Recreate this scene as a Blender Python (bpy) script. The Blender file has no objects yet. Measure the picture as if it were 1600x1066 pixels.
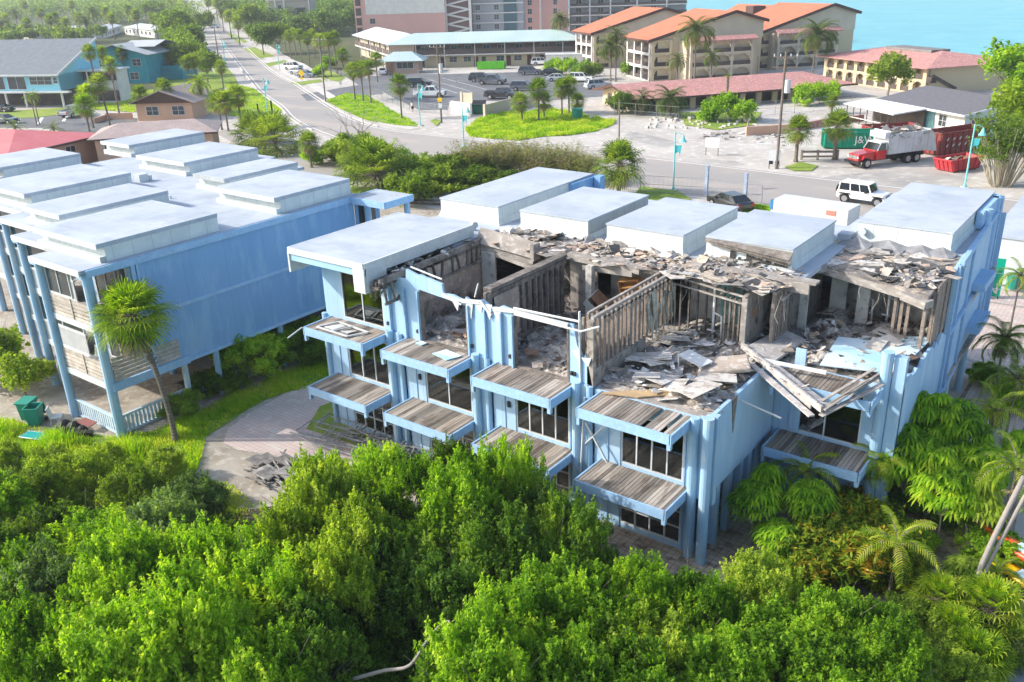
import bpy, math, random
import numpy as np
from mathutils import Vector, Matrix
R = math.radians
random.seed(7); RNG = np.random.default_rng(11)
SC = bpy.context.scene; COL = SC.collection

# ---------------- camera ----------------
CF, CP, CR_, CY = 1386.467, 0.393686945, -0.0324762007, -0.653655435
def _cam():
    cy, sy, cp, sp = math.cos(CY), math.sin(CY), math.cos(CP), math.sin(CP)
    fw = Vector((sy*cp, cy*cp, -sp)); r = Vector((cy, -sy, 0)); u = r.cross(fw)
    cr, sr = math.cos(CR_), math.sin(CR_)
    return fw, cr*r + sr*u, -sr*r + cr*u
FW, RT, UP = _cam()
CAMP = Vector((0, 0, 20))
cd = bpy.data.cameras.new("camera"); cam = bpy.data.objects.new("camera", cd); COL.objects.link(cam)
cam.matrix_world = Matrix(((RT.x, UP.x, -FW.x, 0), (RT.y, UP.y, -FW.y, 0), (RT.z, UP.z, -FW.z, 20), (0, 0, 0, 1)))
cd.sensor_width = 36; cd.lens = CF/1600*36; cd.clip_end = 9000; cd.clip_start = .3
SC.camera = cam
def at(x, y, z=0.):                      # point of the place seen at a pixel of the 1600 px photo, at height z
    d = (x-800)/CF*RT - (y-533)/CF*UP + FW
    return CAMP + d*((z-20)/d.z)

# ---------------- sky and sun ----------------
SUN_EL = R(30); sd = Vector((-.84, -.56, 0)).normalized()
SUNV = Vector((sd.x*math.cos(SUN_EL), sd.y*math.cos(SUN_EL), math.sin(SUN_EL)))
w = bpy.data.worlds.new("World"); SC.world = w; w.use_nodes = True
nt = w.node_tree; sky = nt.nodes.new("ShaderNodeTexSky"); sky.sky_type = 'NISHITA'; sky.sun_disc = False
sky.sun_elevation = SUN_EL; sky.sun_rotation = math.atan2(SUNV.x, SUNV.y); sky.dust_density = 2.5
bg = nt.nodes["Background"]; nt.links.new(sky.outputs[0], bg.inputs[0]); bg.inputs[1].default_value = 0.15
sl = bpy.data.lights.new("sun", 'SUN'); sl.energy = 2.55; sl.angle = R(.6); sl.color = (1, .95, .87)
so = bpy.data.objects.new("sun", sl); COL.objects.link(so)
so.rotation_euler = (-SUNV).to_track_quat('-Z', 'Y').to_euler(); so.location = (0, 0, 60)
SC.view_settings.view_transform = 'Standard'; SC.view_settings.look = 'None'
SC.view_settings.exposure = 1.12; SC.view_settings.gamma = 1
SC.render.engine = 'CYCLES'
SC.cycles.max_bounces = 6; SC.cycles.diffuse_bounces = 3; SC.cycles.glossy_bounces = 2
SC.cycles.transmission_bounces = 3; SC.cycles.transparent_max_bounces = 6; SC.cycles.volume_bounces = 0
SC.cycles.use_denoising = True; SC.cycles.caustics_reflective = False; SC.cycles.caustics_refractive = False

# ---------------- materials ----------------
MATS = {}
def lin(h):
    v = [int(h[i:i+2], 16)/255 for i in (0, 2, 4)]
    return tuple(c/12.92 if c <= .04045 else ((c+.055)/1.055)**2.4 for c in v)
def mat(name, base, rough=.75, col2=None, scale=1.5, col3=None, amt3=.5, scale3=9, bump=0., bscale=30, lines=None,
        island=0., spec=.3, metal=0., trans=0., stretch=None, contrast=(.35, .65), ramp3=(.52, .62), grid=None):
    """noise blended base/col2, speckle col3, grooves (axis, period, width, darkness)"""
    if name in MATS: return MATS[name]
    m = bpy.data.materials.new(name); m.use_nodes = True; MATS[name] = m
    t = m.node_tree; N = t.nodes; L = t.links; b = N["Principled BSDF"]
    base = tuple(base)+(1,); tc = N.new("ShaderNodeTexCoord"); co = tc.outputs["Object"]
    if stretch:
        mp = N.new("ShaderNodeMapping"); mp.inputs[3].default_value = stretch; L.new(co, mp.inputs[0]); cs = mp.outputs[0]
    else: cs = co
    def noise(s, d=5):
        n = N.new("ShaderNodeTexNoise"); n.inputs["Scale"].default_value = s; n.inputs["Detail"].default_value = d
        n.inputs["Roughness"].default_value = .6
        L.new(cs, n.inputs["Vector"]); return n.outputs["Fac"]
    def mix(f, a, c, mode='MIX'):
        x = N.new("ShaderNodeMix"); x.data_type = 'RGBA'; x.blend_type = mode
        if isinstance(f, float): x.inputs[0].default_value = f
        else: L.new(f, x.inputs[0])
        for i, s in ((6, a), (7, c)):
            if isinstance(s, tuple): x.inputs[i].default_value = s
            else: L.new(s, x.inputs[i])
        return x.outputs[2]
    def mr(v, a, c, o0=0., o1=1.):
        x = N.new("ShaderNodeMapRange"); L.new(v, x.inputs[0]); x.inputs[1].default_value = a; x.inputs[2].default_value = c
        x.inputs[3].default_value = o0; x.inputs[4].default_value = o1; return x.outputs[0]
    def mth(op, a, c=None):
        x = N.new("ShaderNodeMath"); x.operation = op
        for i, s in enumerate((a, c)):
            if s is None: continue
            if isinstance(s, (int, float)): x.inputs[i].default_value = s
            else: L.new(s, x.inputs[i])
        return x.outputs[0]
    c = mix(mr(noise(scale), *contrast), base, tuple(col2)+(1,)) if col2 else base
    if col3: c = mix(mth('MULTIPLY', mr(noise(scale3, 6), *ramp3), amt3), c, tuple(col3)+(1,))
    if island:
        g = N.new("ShaderNodeNewGeometry"); v = mr(g.outputs["Random Per Island"], 0, 1, 1-island, 1+island*.6)
        cb = N.new("ShaderNodeCombineColor"); [L.new(v, cb.inputs[i]) for i in range(3)]
        c = mix(1., c, cb.outputs[0], 'MULTIPLY')
    h = None
    if lines or grid:
        sx = N.new("ShaderNodeSeparateXYZ"); L.new(co, sx.inputs[0])
        for (ax, per, wd, dk) in (lines if isinstance(lines, list) else [lines] if lines else []) + (grid or []):
            f = mth('LESS_THAN', mth('FRACT', mth('DIVIDE', sx.outputs[ax], per)), wd)
            h = f if h is None else mth('MAXIMUM', h, f)
            c = mix(mth('MULTIPLY', f, dk), c, (0.01, .01, .012, 1))
    if isinstance(c, tuple): b.inputs["Base Color"].default_value = c
    else: L.new(c, b.inputs["Base Color"])
    b.inputs["Roughness"].default_value = rough; b.inputs["Metallic"].default_value = metal
    b.inputs["Specular IOR Level"].default_value = spec
    if bump:
        bp = N.new("ShaderNodeBump"); bp.inputs["Strength"].default_value = bump; bp.inputs["Distance"].default_value = .05
        hh = noise(bscale, 4)
        if h is not None: hh = mth('SUBTRACT', hh, h)
        L.new(hh, bp.inputs["Height"]); L.new(bp.outputs[0], b.inputs["Normal"])
    if trans:
        out = N["Material Output"]; tr = N.new("ShaderNodeBsdfTranslucent"); ms = N.new("ShaderNodeMixShader"); ms.inputs[0].default_value = trans
        br = mix(1., c, (1.6, 1.75, .6, 1), 'MULTIPLY'); L.new(br, tr.inputs[0])
        L.new(b.outputs[0], ms.inputs[1]); L.new(tr.outputs[0], ms.inputs[2]); L.new(ms.outputs[0], out.inputs[0])
    return m
def leafmat(name, cols, rough=.62, trans=.48, big=.5):
    """leaf colours picked per leaf cluster; clumps vary along a broad noise"""
    if name in MATS: return MATS[name]
    m = bpy.data.materials.new(name); m.use_nodes = True; MATS[name] = m
    t = m.node_tree; N = t.nodes; L = t.links; b = N["Principled BSDF"]
    g = N.new("ShaderNodeNewGeometry"); tc = N.new("ShaderNodeTexCoord"); n = N.new("ShaderNodeTexNoise")
    n.inputs["Scale"].default_value = big; n.inputs["Detail"].default_value = 3; L.new(tc.outputs["Object"], n.inputs["Vector"])
    oi = N.new("ShaderNodeObjectInfo")
    a = N.new("ShaderNodeMath"); a.operation = 'MULTIPLY_ADD'; L.new(n.outputs["Fac"], a.inputs[0]); a.inputs[1].default_value = 1.3; a.inputs[2].default_value = -.98
    n2 = N.new("ShaderNodeTexNoise"); n2.inputs["Scale"].default_value = 3.2; n2.inputs["Detail"].default_value = 2; L.new(tc.outputs["Object"], n2.inputs["Vector"])  # finer noise paints clump-sized sunlit and shaded tones into the leaves
    a2 = N.new("ShaderNodeMath"); a2.operation = 'MULTIPLY_ADD'; L.new(n2.outputs["Fac"], a2.inputs[0]); a2.inputs[1].default_value = 1.1; L.new(a.outputs[0], a2.inputs[2]); a = a2
    c0 = N.new("ShaderNodeMath"); c0.operation = 'MULTIPLY_ADD'; L.new(g.outputs["Random Per Island"], c0.inputs[0]); c0.inputs[1].default_value = .42; L.new(a.outputs[0], c0.inputs[2])
    c1 = N.new("ShaderNodeMath"); c1.operation = 'MULTIPLY_ADD'; L.new(oi.outputs["Random"], c1.inputs[0]); c1.inputs[1].default_value = .34; L.new(c0.outputs[0], c1.inputs[2])
    r = N.new("ShaderNodeValToRGB"); e = r.color_ramp.elements
    for i, c in enumerate(cols):
        p = i/(len(cols)-1)
        if 0 < i < len(cols)-1: e.new(p)
    for i, c in enumerate(cols): e[i].color = tuple(c)+(1,)
    L.new(c1.outputs[0], r.inputs[0]); L.new(r.outputs[0], b.inputs["Base Color"])
    b.inputs["Roughness"].default_value = rough; b.inputs["Specular IOR Level"].default_value = .16
    tr = N.new("ShaderNodeBsdfTranslucent"); mx = N.new("ShaderNodeMix"); mx.data_type = 'RGBA'; mx.blend_type = 'MULTIPLY'
    mx.inputs[0].default_value = 1; L.new(r.outputs[0], mx.inputs[6]); mx.inputs[7].default_value = (1.75, 1.85, .4, 1); L.new(mx.outputs[2], tr.inputs[0])
    ms = N.new("ShaderNodeMixShader"); ms.inputs[0].default_value = trans
    L.new(b.outputs[0], ms.inputs[1]); L.new(tr.outputs[0], ms.inputs[2]); L.new(ms.outputs[0], N["Material Output"].inputs[0])
    return m
def glassmat(name, col, rough=.08, spec=.6):
    return mat(name, col, rough=rough, spec=spec)

# ---------------- objects ----------------
def tag(o, label=None, cat=None, group=None, kind=None):
    if label: o["label"] = label
    if cat: o["category"] = cat
    if group: o["group"] = group
    if kind: o["kind"] = kind
    return o
def empty(name, loc, label=None, cat=None, group=None, rz=0., kind=None):
    o = bpy.data.objects.new(name, None); COL.objects.link(o); o.location = loc; o.rotation_euler.z = rz
    o.empty_display_size = .2
    return tag(o, label, cat, group, kind)
class MB:
    """collects shapes, builds ONE mesh object"""
    def __init__(s): s.v = []; s.f = []; s.mi = []; s.m = 0; s.starts = []
    def add(s, vs, fs):
        n = len(s.v); s.starts.append((n, len(s.f))); s.v += [tuple(p) for p in vs]; s.f += [tuple(i+n for i in f) for f in fs]; s.mi += [s.m]*len(fs); return s
    def box(s, x0, x1, y0, y1, z0, z1):
        if x0 > x1: x0, x1 = x1, x0
        if y0 > y1: y0, y1 = y1, y0
        if z0 > z1: z0, z1 = z1, z0
        return s.add([(x0,y0,z0),(x1,y0,z0),(x1,y1,z0),(x0,y1,z0),(x0,y0,z1),(x1,y0,z1),(x1,y1,z1),(x0,y1,z1)],
                     [(0,3,2,1),(4,5,6,7),(0,1,5,4),(1,2,6,5),(2,3,7,6),(3,0,4,7)])
    def bar(s, p, q, w, h, up=(0, 0, 1), roll=0.):
        p = Vector(p); q = Vector(q); d = (q-p).normalized(); up = Vector(up)
        if abs(d.dot(up)) > .99: up = Vector((0, 1, 0))
        a = d.cross(up).normalized(); b = a.cross(d).normalized()
        if roll: a, b = a*math.cos(roll)+b*math.sin(roll), b*math.cos(roll)-a*math.sin(roll)
        a *= w/2; b *= h/2
        return s.add([p-a-b, p+a-b, p+a+b, p-a+b, q-a-b, q+a-b, q+a+b, q-a+b], [(0,1,2,3),(7,6,5,4),(4,5,1,0),(5,6,2,1),(6,7,3,2),(7,4,0,3)])
    def tube(s, pts, rad, n=8, cap=True):
        pts = [Vector(p) for p in pts]; rad = rad if isinstance(rad, (list, tuple)) else [rad]*len(pts); vs = []; fs = []
        a = None
        for i, p in enumerate(pts):
            d = (pts[min(i+1, len(pts)-1)]-pts[max(i-1, 0)]).normalized()
            if a is None: a = d.orthogonal().normalized()
            else: a = (a-d*a.dot(d)).normalized()
            b = d.cross(a)
            vs += [p+(a*math.cos(2*math.pi*k/n)+b*math.sin(2*math.pi*k/n))*rad[i] for k in range(n)]
        for i in range(len(pts)-1):
            for k in range(n): fs.append((i*n+k, i*n+(k+1) % n, (i+1)*n+(k+1) % n, (i+1)*n+k))
        if cap: fs.append(tuple(range(n-1, -1, -1))); fs.append(tuple((len(pts)-1)*n+k for k in range(n)))
        return s.add(vs, fs)
    def prism(s, poly, z0, z1):                     # poly in xy, counter-clockwise
        n = len(poly); vs = [(x, y, z0) for x, y in poly]+[(x, y, z1) for x, y in poly]
        return s.add(vs, [tuple(range(n-1, -1, -1)), tuple(range(n, 2*n))]+[(i, (i+1) % n, n+(i+1) % n, n+i) for i in range(n)])
    def slab(s, pts, t, d=None):                    # polygon of 3-D points given a thickness t along its normal
        P = [Vector(p) for p in pts]; n = (P[1]-P[0]).cross(P[2]-P[0]).normalized() if d is None else Vector(d)
        k = len(P); vs = P+[p-n*t for p in P]
        return s.add(vs, [tuple(range(k)), tuple(range(2*k-1, k-1, -1))]+[(i, k+i, k+(i+1) % k, (i+1) % k) for i in range(k)])
    def hip(s, x0, x1, y0, y1, z, h, ridge='x', inset=None, gable=False, over=0., t=.12):
        """hip or gable roof over a rectangle"""
        x0 -= over; x1 += over; y0 -= over; y1 += over
        if ridge == 'x':
            i = 0 if gable else (inset if inset is not None else (y1-y0)/2); ym = (y0+y1)/2
            A, B = (x0+i, ym, z+h), (x1-i, ym, z+h)
            top = [[(x0,y0,z),(x1,y0,z),B,A],[(x1,y1,z),(x0,y1,z),A,B],[(x1,y0,z),(x1,y1,z),B],[(x0,y1,z),(x0,y0,z),A]]
        else:
            i = 0 if gable else (inset if inset is not None else (x1-x0)/2); xm = (x0+x1)/2
            A, B = (xm, y0+i, z+h), (xm, y1-i, z+h)
            top = [[(x1,y0,z),(x1,y1,z),B,A],[(x0,y1,z),(x0,y0,z),A,B],[(x0,y0,z),(x1,y0,z),A],[(x1,y1,z),(x0,y1,z),B]]
        for k, q in enumerate(top):
            if gable and k >= 2: continue
            s.slab(q, t, (0, 0, 1))
        return s
    def split(s, name, m, parent, world=True, **k):
        b = s.starts+[(len(s.v), len(s.f))]; out = []
        for (v0, f0), (v1, f1) in zip(b[:-1], b[1:]):
            q = MB(); q.v = s.v[v0:v1]; q.f = [tuple(i-v0 for i in f) for f in s.f[f0:f1]]; q.mi = [0]*len(q.f); out.append(q.build(name, m, parent, world=world, **k))
        return out[0]
    def build(s, name, m, parent=None, world=False, smooth=False, bevel=0., label=None):
        me = bpy.data.meshes.new(name); vs = s.v
        if parent is not None and world:
            org = parent
            off = Vector((0, 0, 0))
            while org is not None: off += Vector(org.location); org = org.parent
            vs = [(x-off.x, y-off.y, z-off.z) for x, y, z in vs]
        me.from_pydata(vs, [], s.f); ms = m if isinstance(m, (list, tuple)) else [m]
        for q in ms: me.materials.append(q)
        if len(ms) > 1: me.polygons.foreach_set("material_index", s.mi)
        if smooth: me.polygons.foreach_set("use_smooth", [True]*len(s.f))
        me.update(); o = bpy.data.objects.new(name, me); COL.objects.link(o)
        if parent is not None: o.parent = parent
        if bevel:
            bm = o.modifiers.new("bevel", 'BEVEL'); bm.width = bevel; bm.segments = 2; bm.limit_method = 'ANGLE'
        if label: o["label"] = label
        return o
def npmesh(name, V, F, m, parent=None, smooth=False, uvs=None):
    """fast mesh from numpy: V (n,3); F (k,4) or (k,3)"""
    me = bpy.data.meshes.new(name); n = F.shape[1]
    me.vertices.add(len(V)); me.vertices.foreach_set("co", V.astype(np.float32).ravel())
    me.loops.add(F.size); me.loops.foreach_set("vertex_index", F.astype(np.int32).ravel())
    me.polygons.add(len(F)); me.polygons.foreach_set("loop_start", np.arange(0, F.size, n, dtype=np.int32))
    me.polygons.foreach_set("loop_total", np.full(len(F), n, dtype=np.int32))
    me.update(calc_edges=True); me.materials.append(m)
    if smooth: me.polygons.foreach_set("use_smooth", [True]*len(F))
    o = bpy.data.objects.new(name, me); COL.objects.link(o)
    if parent is not None: o.parent = parent
    return o
def kids(o): return [c for c in bpy.data.objects if c.parent is o]
_KID = {}
def copy_tree(o, parent=None):
    c = o.copy(); COL.objects.link(c); c.parent = parent
    if o not in _KID: _KID[o] = kids(o)
    for ch in _KID[o]: copy_tree(ch, c)
    return c
def sheet(name, poly, z, m, kind="structure", label=None, cat=None):
    mb = MB(); mb.add([(p[0], p[1], z) for p in poly], [tuple(range(len(poly)))]); o = mb.build(name, m)
    return tag(o, label, cat, kind=kind)
def smoothline(pts, k=6):
    P = [Vector(p) for p in pts]; out = []
    for i in range(len(P)-1):
        a, b, c, d = P[max(i-1, 0)], P[i], P[i+1], P[min(i+2, len(P)-1)]
        for j in range(k):
            t = j/k; out.append(.5*((2*b)+(c-a)*t+(2*a-5*b+4*c-d)*t*t+(3*b-3*c+d-a)*t**3))
    out.append(P[-1]); return out
# ---------------- ground, roads, water ----------------
m_sand = mat("sandy ground", (.50,.465,.42), rough=.95, col2=(.40,.365,.325), scale=.12, col3=(.60,.575,.54), amt3=.7, scale3=.9, bump=.3, bscale=12)
m_dirt = mat("trodden dirt", (.40,.36,.30), rough=.95, col2=(.26,.22,.17), scale=.5, col3=(.48,.44,.38), amt3=.8, scale3=2.5, bump=.4, bscale=9)
m_road = mat("road asphalt", (.37,.335,.305), rough=.9, col2=(.30,.285,.27), scale=.06, col3=(.44,.375,.32), amt3=.6, scale3=.25, bump=.1, bscale=60, stretch=(.35, 1, 1))
m_lot = mat("parking lot asphalt", (.115,.12,.13), rough=.8, col2=(.17,.17,.175), scale=.08, col3=(.22,.21,.20), amt3=.5, scale3=.5, bump=.1, bscale=50)
m_lot2 = mat("worn asphalt", (.30,.285,.27), rough=.9, col2=(.42,.395,.36), scale=.18, col3=(.50,.47,.43), amt3=.7, scale3=.7)
m_conc = mat("pavement concrete", (.60,.57,.52), rough=.85, col2=(.50,.47,.43), scale=.4, lines=[(0, 3., .012, .5)], bump=.05)
m_grass = mat("lawn", (.15,.25,.03), rough=.95, col2=(.26,.33,.05), scale=.15, col3=(.38,.38,.07), amt3=.6, scale3=1.4, bump=.9, bscale=14)
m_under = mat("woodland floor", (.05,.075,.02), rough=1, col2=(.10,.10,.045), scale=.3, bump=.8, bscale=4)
m_line = mat("road paint", (.75,.75,.72), rough=.6, col3=(.4,.38,.36), amt3=.5, scale3=3)
m_pav = mat("brick pavers", (.58,.46,.41), rough=.9, col2=(.50,.41,.37), scale=.6, col3=(.60,.55,.49), amt3=.7, scale3=1.8, bump=.25, bscale=25, grid=[(0, .24, .07, .38), (1, .24, .07, .38)])
m_pavd = mat("dirty brick pavers", (.36,.27,.21), rough=.95, col2=(.50,.43,.35), scale=.9, col3=(.14,.11,.08), amt3=.75, scale3=2.2, bump=.4, bscale=14, grid=[(0, .26, .10, .5), (1, .26, .10, .5)])

gpoly = [(70,-40),(70,100),(30,140),(-5,165),(-24,181),(-45,196),(-80,222),(-130,275),(-200,345),(-290,440),(-450,600),(-900,1010),(-2500,2400),(-3200,2000),(-3200,-40)]
sheet("ground", gpoly, 0., m_sand)
m_sea = mat("sea water", (.13,.44,.48), rough=.35, col2=(.09,.38,.44), scale=.02, col3=(.26,.54,.57), amt3=.7, scale3=.12, bump=.9, bscale=.35, stretch=(1, 3, 1), spec=.4)
sheet("sea", [(-3300,-3300),(3300,-3300),(3300,3300),(-3300,3300)], -.55, m_sea)
# main road: straight past the buildings, then bending away to the upper left
far = [(40,88.2),(-10,88.8),(-27.5,89.2),(-44.5,90.3),(-62,90.6),(-75.7,90.9),(-88,91),(-97,93.5),(-108,99),(-124,108.8),(-149,124.6),(-175,140),(-235,180),(-322,239),(-466,337),(-1016,712)]
near = [(40,75.2),(-8.4,75.6),(-27.5,75.4),(-41,75.2),(-62,76),(-80,79.3),(-92,82.5),(-104,87.6),(-113,92.5),(-126,101),(-145,112.2),(-168,127.5),(-226,166.5),(-314,226),(-460,326),(-1022,703)]
def ribbon(name, A, B, z, m, kind="structure"):
    mb = MB()
    n = len(A); mb.add([(p[0], p[1], z) for p in A]+[(p[0], p[1], z) for p in B], [(i, n+i, n+i+1, i+1) for i in range(n-1)])
    return tag(mb.build(name, m), kind=kind)
A = [tuple(p) for p in smoothline([(x, y, 0) for x, y in far])]; B = [tuple(p) for p in smoothline([(x, y, 0) for x, y in near])]
ribbon("road", A, B, .012, m_road)
def offs(P, d):
    out = []
    for i, p in enumerate(P):
        a = Vector(P[max(i-1, 0)][:2]); b = Vector(P[min(i+1, len(P)-1)][:2]); t = (b-a).normalized()
        out.append((p[0]-t.y*d, p[1]+t.x*d, 0))
    return out
ribbon("road_edge_line", offs(A, .45), offs(A, .62), .018, m_line); ribbon("road_edge_line", offs(B, -.45), offs(B, -.62), .018, m_line)
def curb(name, P, d0, d1):
    P0, P1 = offs(P, d0), offs(P, d1); mb = MB(); n = len(P); 
    vs = [(p[0], p[1], .0) for p in P0]+[(p[0], p[1], .12) for p in P0]+[(p[0], p[1], .12) for p in P1]+[(p[0], p[1], 0) for p in P1]
    fs = [(k*n+i, k*n+i+1, (k+1)*n+i+1, (k+1)*n+i) for k in range(3) for i in range(n-1)]
    mb.add(vs, fs); return tag(mb.build(name, m_conc), kind="structure")
curb("kerb", A[40:], -.02, -.25); curb("kerb", B[40:], .02, .25)
# pavement along the far side (behind the verge) and along the near side
ribbon("pavement", offs(A[36:72], -1.6), offs(A[36:72], -3.4), .03, m_conc)
def px(*ps, z=0.): return [tuple(at(x, y, z))[:2] for x, y in ps]
def ccw(P):
    a = sum(P[i][0]*P[(i+1) % len(P)][1]-P[(i+1) % len(P)][0]*P[i][1] for i in range(len(P)))
    return P if a > 0 else P[::-1]
def gs(name, pts, z, m): return sheet(name, ccw(px(*pts)), z, m)
# parking lot of the motel and its approach
gs("parking_lot", [(575,120),(612,116),(700,116),(845,112),(900,118),(960,135),(955,150),(850,158),(800,158),(702,158),(700,172),(655,172),(640,165),(600,145),(566,132)], .02, m_lot)
gs("side_street", [(470,148),(560,133),(540,120),(520,112),(500,104),(566,118),(600,147),(480,158)], .016, m_lot)
gs("parking_bay", [(405,95),(440,105),(462,118),(500,116),(476,100),(452,92)], .02, m_conc)
gs("left_parking_lot", [(95,178),(215,185),(215,205),(160,215),(60,200),(-20,200),(-20,188)], .02, m_lot)
mb = MB()
for a, b in [((636,128),(700,148)),((650,126),(715,146)),((668,124),(735,143)),((690,122),(760,140))]:
    p, q = at(*a), at(*b); d = (q-p).normalized(); n = Vector((-d.y, d.x, 0))*.07
    mb.add([(v.x, v.y, .028) for v in (p-n, q-n, q+n, p+n)], [(0,1,2,3)])
for a, b in [((30,186),(24,196)),((66,184),(60,194)),((104,182),(99,190))]:
    p, q = at(*a), at(*b); d = (q-p).normalized(); n = Vector((-d.y, d.x, 0))*.25
    mb.add([(v.x, v.y, .028) for v in (p-n, q-n, q+n, p+n)], [(0,1,2,3)])
tag(mb.build("parking_line", m_line), kind="structure")
# lawns and verges
LAWNS = [
 [(508,158),(540,146),(576,150),(612,172),(655,196),(650,198),(618,196),(572,188),(535,172)],
 [(735,214),(727,204),(742,190),(772,180),(800,176),(870,172),(930,184),(962,188),(958,196),(930,206),(890,212),(850,214),(808,220),(775,218)],
 [(380,76),(398,74),(430,88),(404,92)],[(354,52),(368,54),(388,66),(372,68)],[(412,100),(445,94),(450,97),(418,105)],[(452,130),(500,124),(504,128),(470,134)],[(482,112),(498,108),(512,128),(504,124)],
 [(500,110),(520,112),(540,122),(530,128),(516,126)],
 [(355,128),(398,140),(440,172),(436,182),(388,184),(350,180)],[(330,92),(338,90),(366,118),(372,132),(340,130)],[(250,120),(330,112),(372,132),(330,142),(240,150)],
 [(-20,176),(115,168),(150,172),(60,184),(-20,188)],[(116,156),(240,140),(240,160),(210,176),(150,172)],
 [(1000,292),(1060,300),(1080,312),(1040,330),(985,318)],[(1160,318),(1205,326),(1200,340),(1160,335)],[(1225,262),(1250,254),(1278,260),(1268,268),(1240,268)],
 [(1060,176),(1190,176),(1180,196),(1120,204),(1070,196)],[(690,190),(680,186),(672,190),(682,198)],
]
for i_, P in enumerate(LAWNS): gs("grass_verge", P, .034+.003*i_, m_grass)
for i_, (P, mm) in enumerate([([(1180,292),(1240,283),(1330,272),(1440,262),(1530,268),(1500,292),(1400,297),(1290,291)], m_lot2), ([(830,242),(870,232),(960,236),(1060,252),(1180,268),(1160,274),(1030,262),(900,250)], m_road), ([(1068,246),(1150,252),(1165,258),(1120,262),(1060,256)], m_lot2), ([(985,205),(1060,222),(1040,232),(975,216)], m_lot2), ([(420,200),(470,222),(560,240),(600,300),(540,300),(440,262),(330,205)], m_road)]): gs("asphalt_patch", P, .010+.0005*i_, mm)
# near yard
sheet("yard_dirt", [(-75,-5),(-10.5,-5),(-10.5,24),(-31,24.5),(-36.5,34),(-40,60),(-75,60)], .008, m_dirt)
sheet("yard_lawn", ccw([(-47.5,14),(-44.5,15.4),(-41.5,16.6),(-38.4,18.0),(-37.2,19.5),(-37,24),(-36.6,30),(-36,36),(-31,36),(-31.2,31),(-32,29.5),(-34.5,28.2),(-35.4,24.5),(-34.8,22.6),(-34.4,20.5),(-33,19),(-31,17.5),(-30,14),(-40,10)]), .03, m_grass)
sheet("yard_lawn", ccw([(-31,24),(-27.5,24.2),(-27.8,25.3),(-30,25.3),(-32,27.5),(-32.3,26)]), .036, m_grass)
sheet("paver_patio", ccw(px((356,672),(349,693),(372,704),(430,712),(462,722),(560,742),(640,735),(620,650),(560,600),(545,578),(500,586),(430,624),(390,646))), .026, m_pav)
sheet("paver_patio", ccw([(-18.5,25.3),(-18,21),(-14,19.5),(-9,20.5),(-6.5,24),(-6.5,31.3),(-18.5,31.3)]), .026, m_pavd)
sheet("paver_path", ccw([(-6.1,34),(-3.6,34),(-3.2,44),(-3.2,58.5),(3,58.5),(3,62.3),(-8.6,62.3),(-8.6,50),(-6.1,49)]), .026, m_pav)
sheet("beach_path", ccw([(-2.4,22),(4,24),(5,31),(-1.2,28.5),(-2.6,24.5)]), .02, mat("grey decking boards", (.22,.25,.29), rough=.85, col2=(.20,.21,.24), scale=.8, lines=[(1, .5, .05, .7)], bump=.2))
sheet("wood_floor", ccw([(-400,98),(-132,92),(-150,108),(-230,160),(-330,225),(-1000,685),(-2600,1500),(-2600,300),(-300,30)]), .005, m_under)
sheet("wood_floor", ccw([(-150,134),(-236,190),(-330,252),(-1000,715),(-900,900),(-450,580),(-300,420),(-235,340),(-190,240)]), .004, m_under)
# ---------------- shared building materials ----------------
m_blue = mat("pale blue siding", (.33,.475,.63), rough=.8, col2=(.34,.54,.74), scale=.5, col3=(.50,.64,.74), amt3=.35, scale3=1.7, bump=.08, lines=[(0, .62, .02, .4)], stretch=(1, 1, .35))
m_blueY = mat("pale blue side siding", (.30,.47,.65), rough=.8, col2=(.38,.55,.70), scale=.35, col3=(.52,.66,.75), amt3=.4, scale3=1.2, bump=.08, lines=[(1, .6, .02, .25)], stretch=(1, 1, .3))
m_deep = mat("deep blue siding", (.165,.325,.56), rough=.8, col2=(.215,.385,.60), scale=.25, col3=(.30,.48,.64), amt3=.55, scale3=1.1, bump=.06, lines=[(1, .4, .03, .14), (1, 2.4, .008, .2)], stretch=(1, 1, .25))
m_trim = mat("blue painted trim", (.27,.43,.62), rough=.7, col2=(.30,.50,.72), scale=1.2, col3=(.48,.58,.66), amt3=.4, scale3=6)
m_col = mat("blue painted concrete", (.26,.44,.62), rough=.85, col2=(.33,.50,.66), scale=1, col3=(.45,.55,.60), amt3=.6, scale3=4, bump=.15, stretch=(1, 1, .3))
m_white = mat("white paint", (.62,.64,.64), rough=.6, col2=(.52,.55,.56), scale=.8, col3=(.36,.35,.33), amt3=.25, scale3=3)
m_roof = mat("white roof membrane", (.44,.485,.54), rough=.85, col2=(.37,.415,.47), scale=.35, col3=(.27,.31,.355), amt3=.6, scale3=.8, lines=[(1, 1.95, .012, .28)], contrast=(.4,.6), bump=.05, ramp3=(.5, .72))
m_rside = mat("white membrane upstand", (.60,.65,.64), rough=.75, col2=(.52,.57,.58), scale=1.2, col3=(.50,.54,.55), amt3=.3, scale3=3, lines=[(0, 1.0, .025, .35), (1, 1.0, .025, .35)])
m_deck = mat("weathered deck boards", (.27,.225,.185), rough=.9, col2=(.38,.35,.31), scale=.8, col3=(.13,.10,.08), amt3=.6, scale3=3, island=.6, stretch=(1, .3, 1))
m_wood = mat("grey weathered timber", (.34,.31,.28), rough=.9, col2=(.24,.215,.195), scale=2, col3=(.50,.47,.43), amt3=.6, scale3=6, island=.3, stretch=(.5, .5, 1))
m_char = mat("charred timber", (.09,.08,.072), rough=.9, col2=(.25,.215,.185), scale=1.2, col3=(.30,.28,.26), amt3=.6, scale3=5, island=.4)
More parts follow.
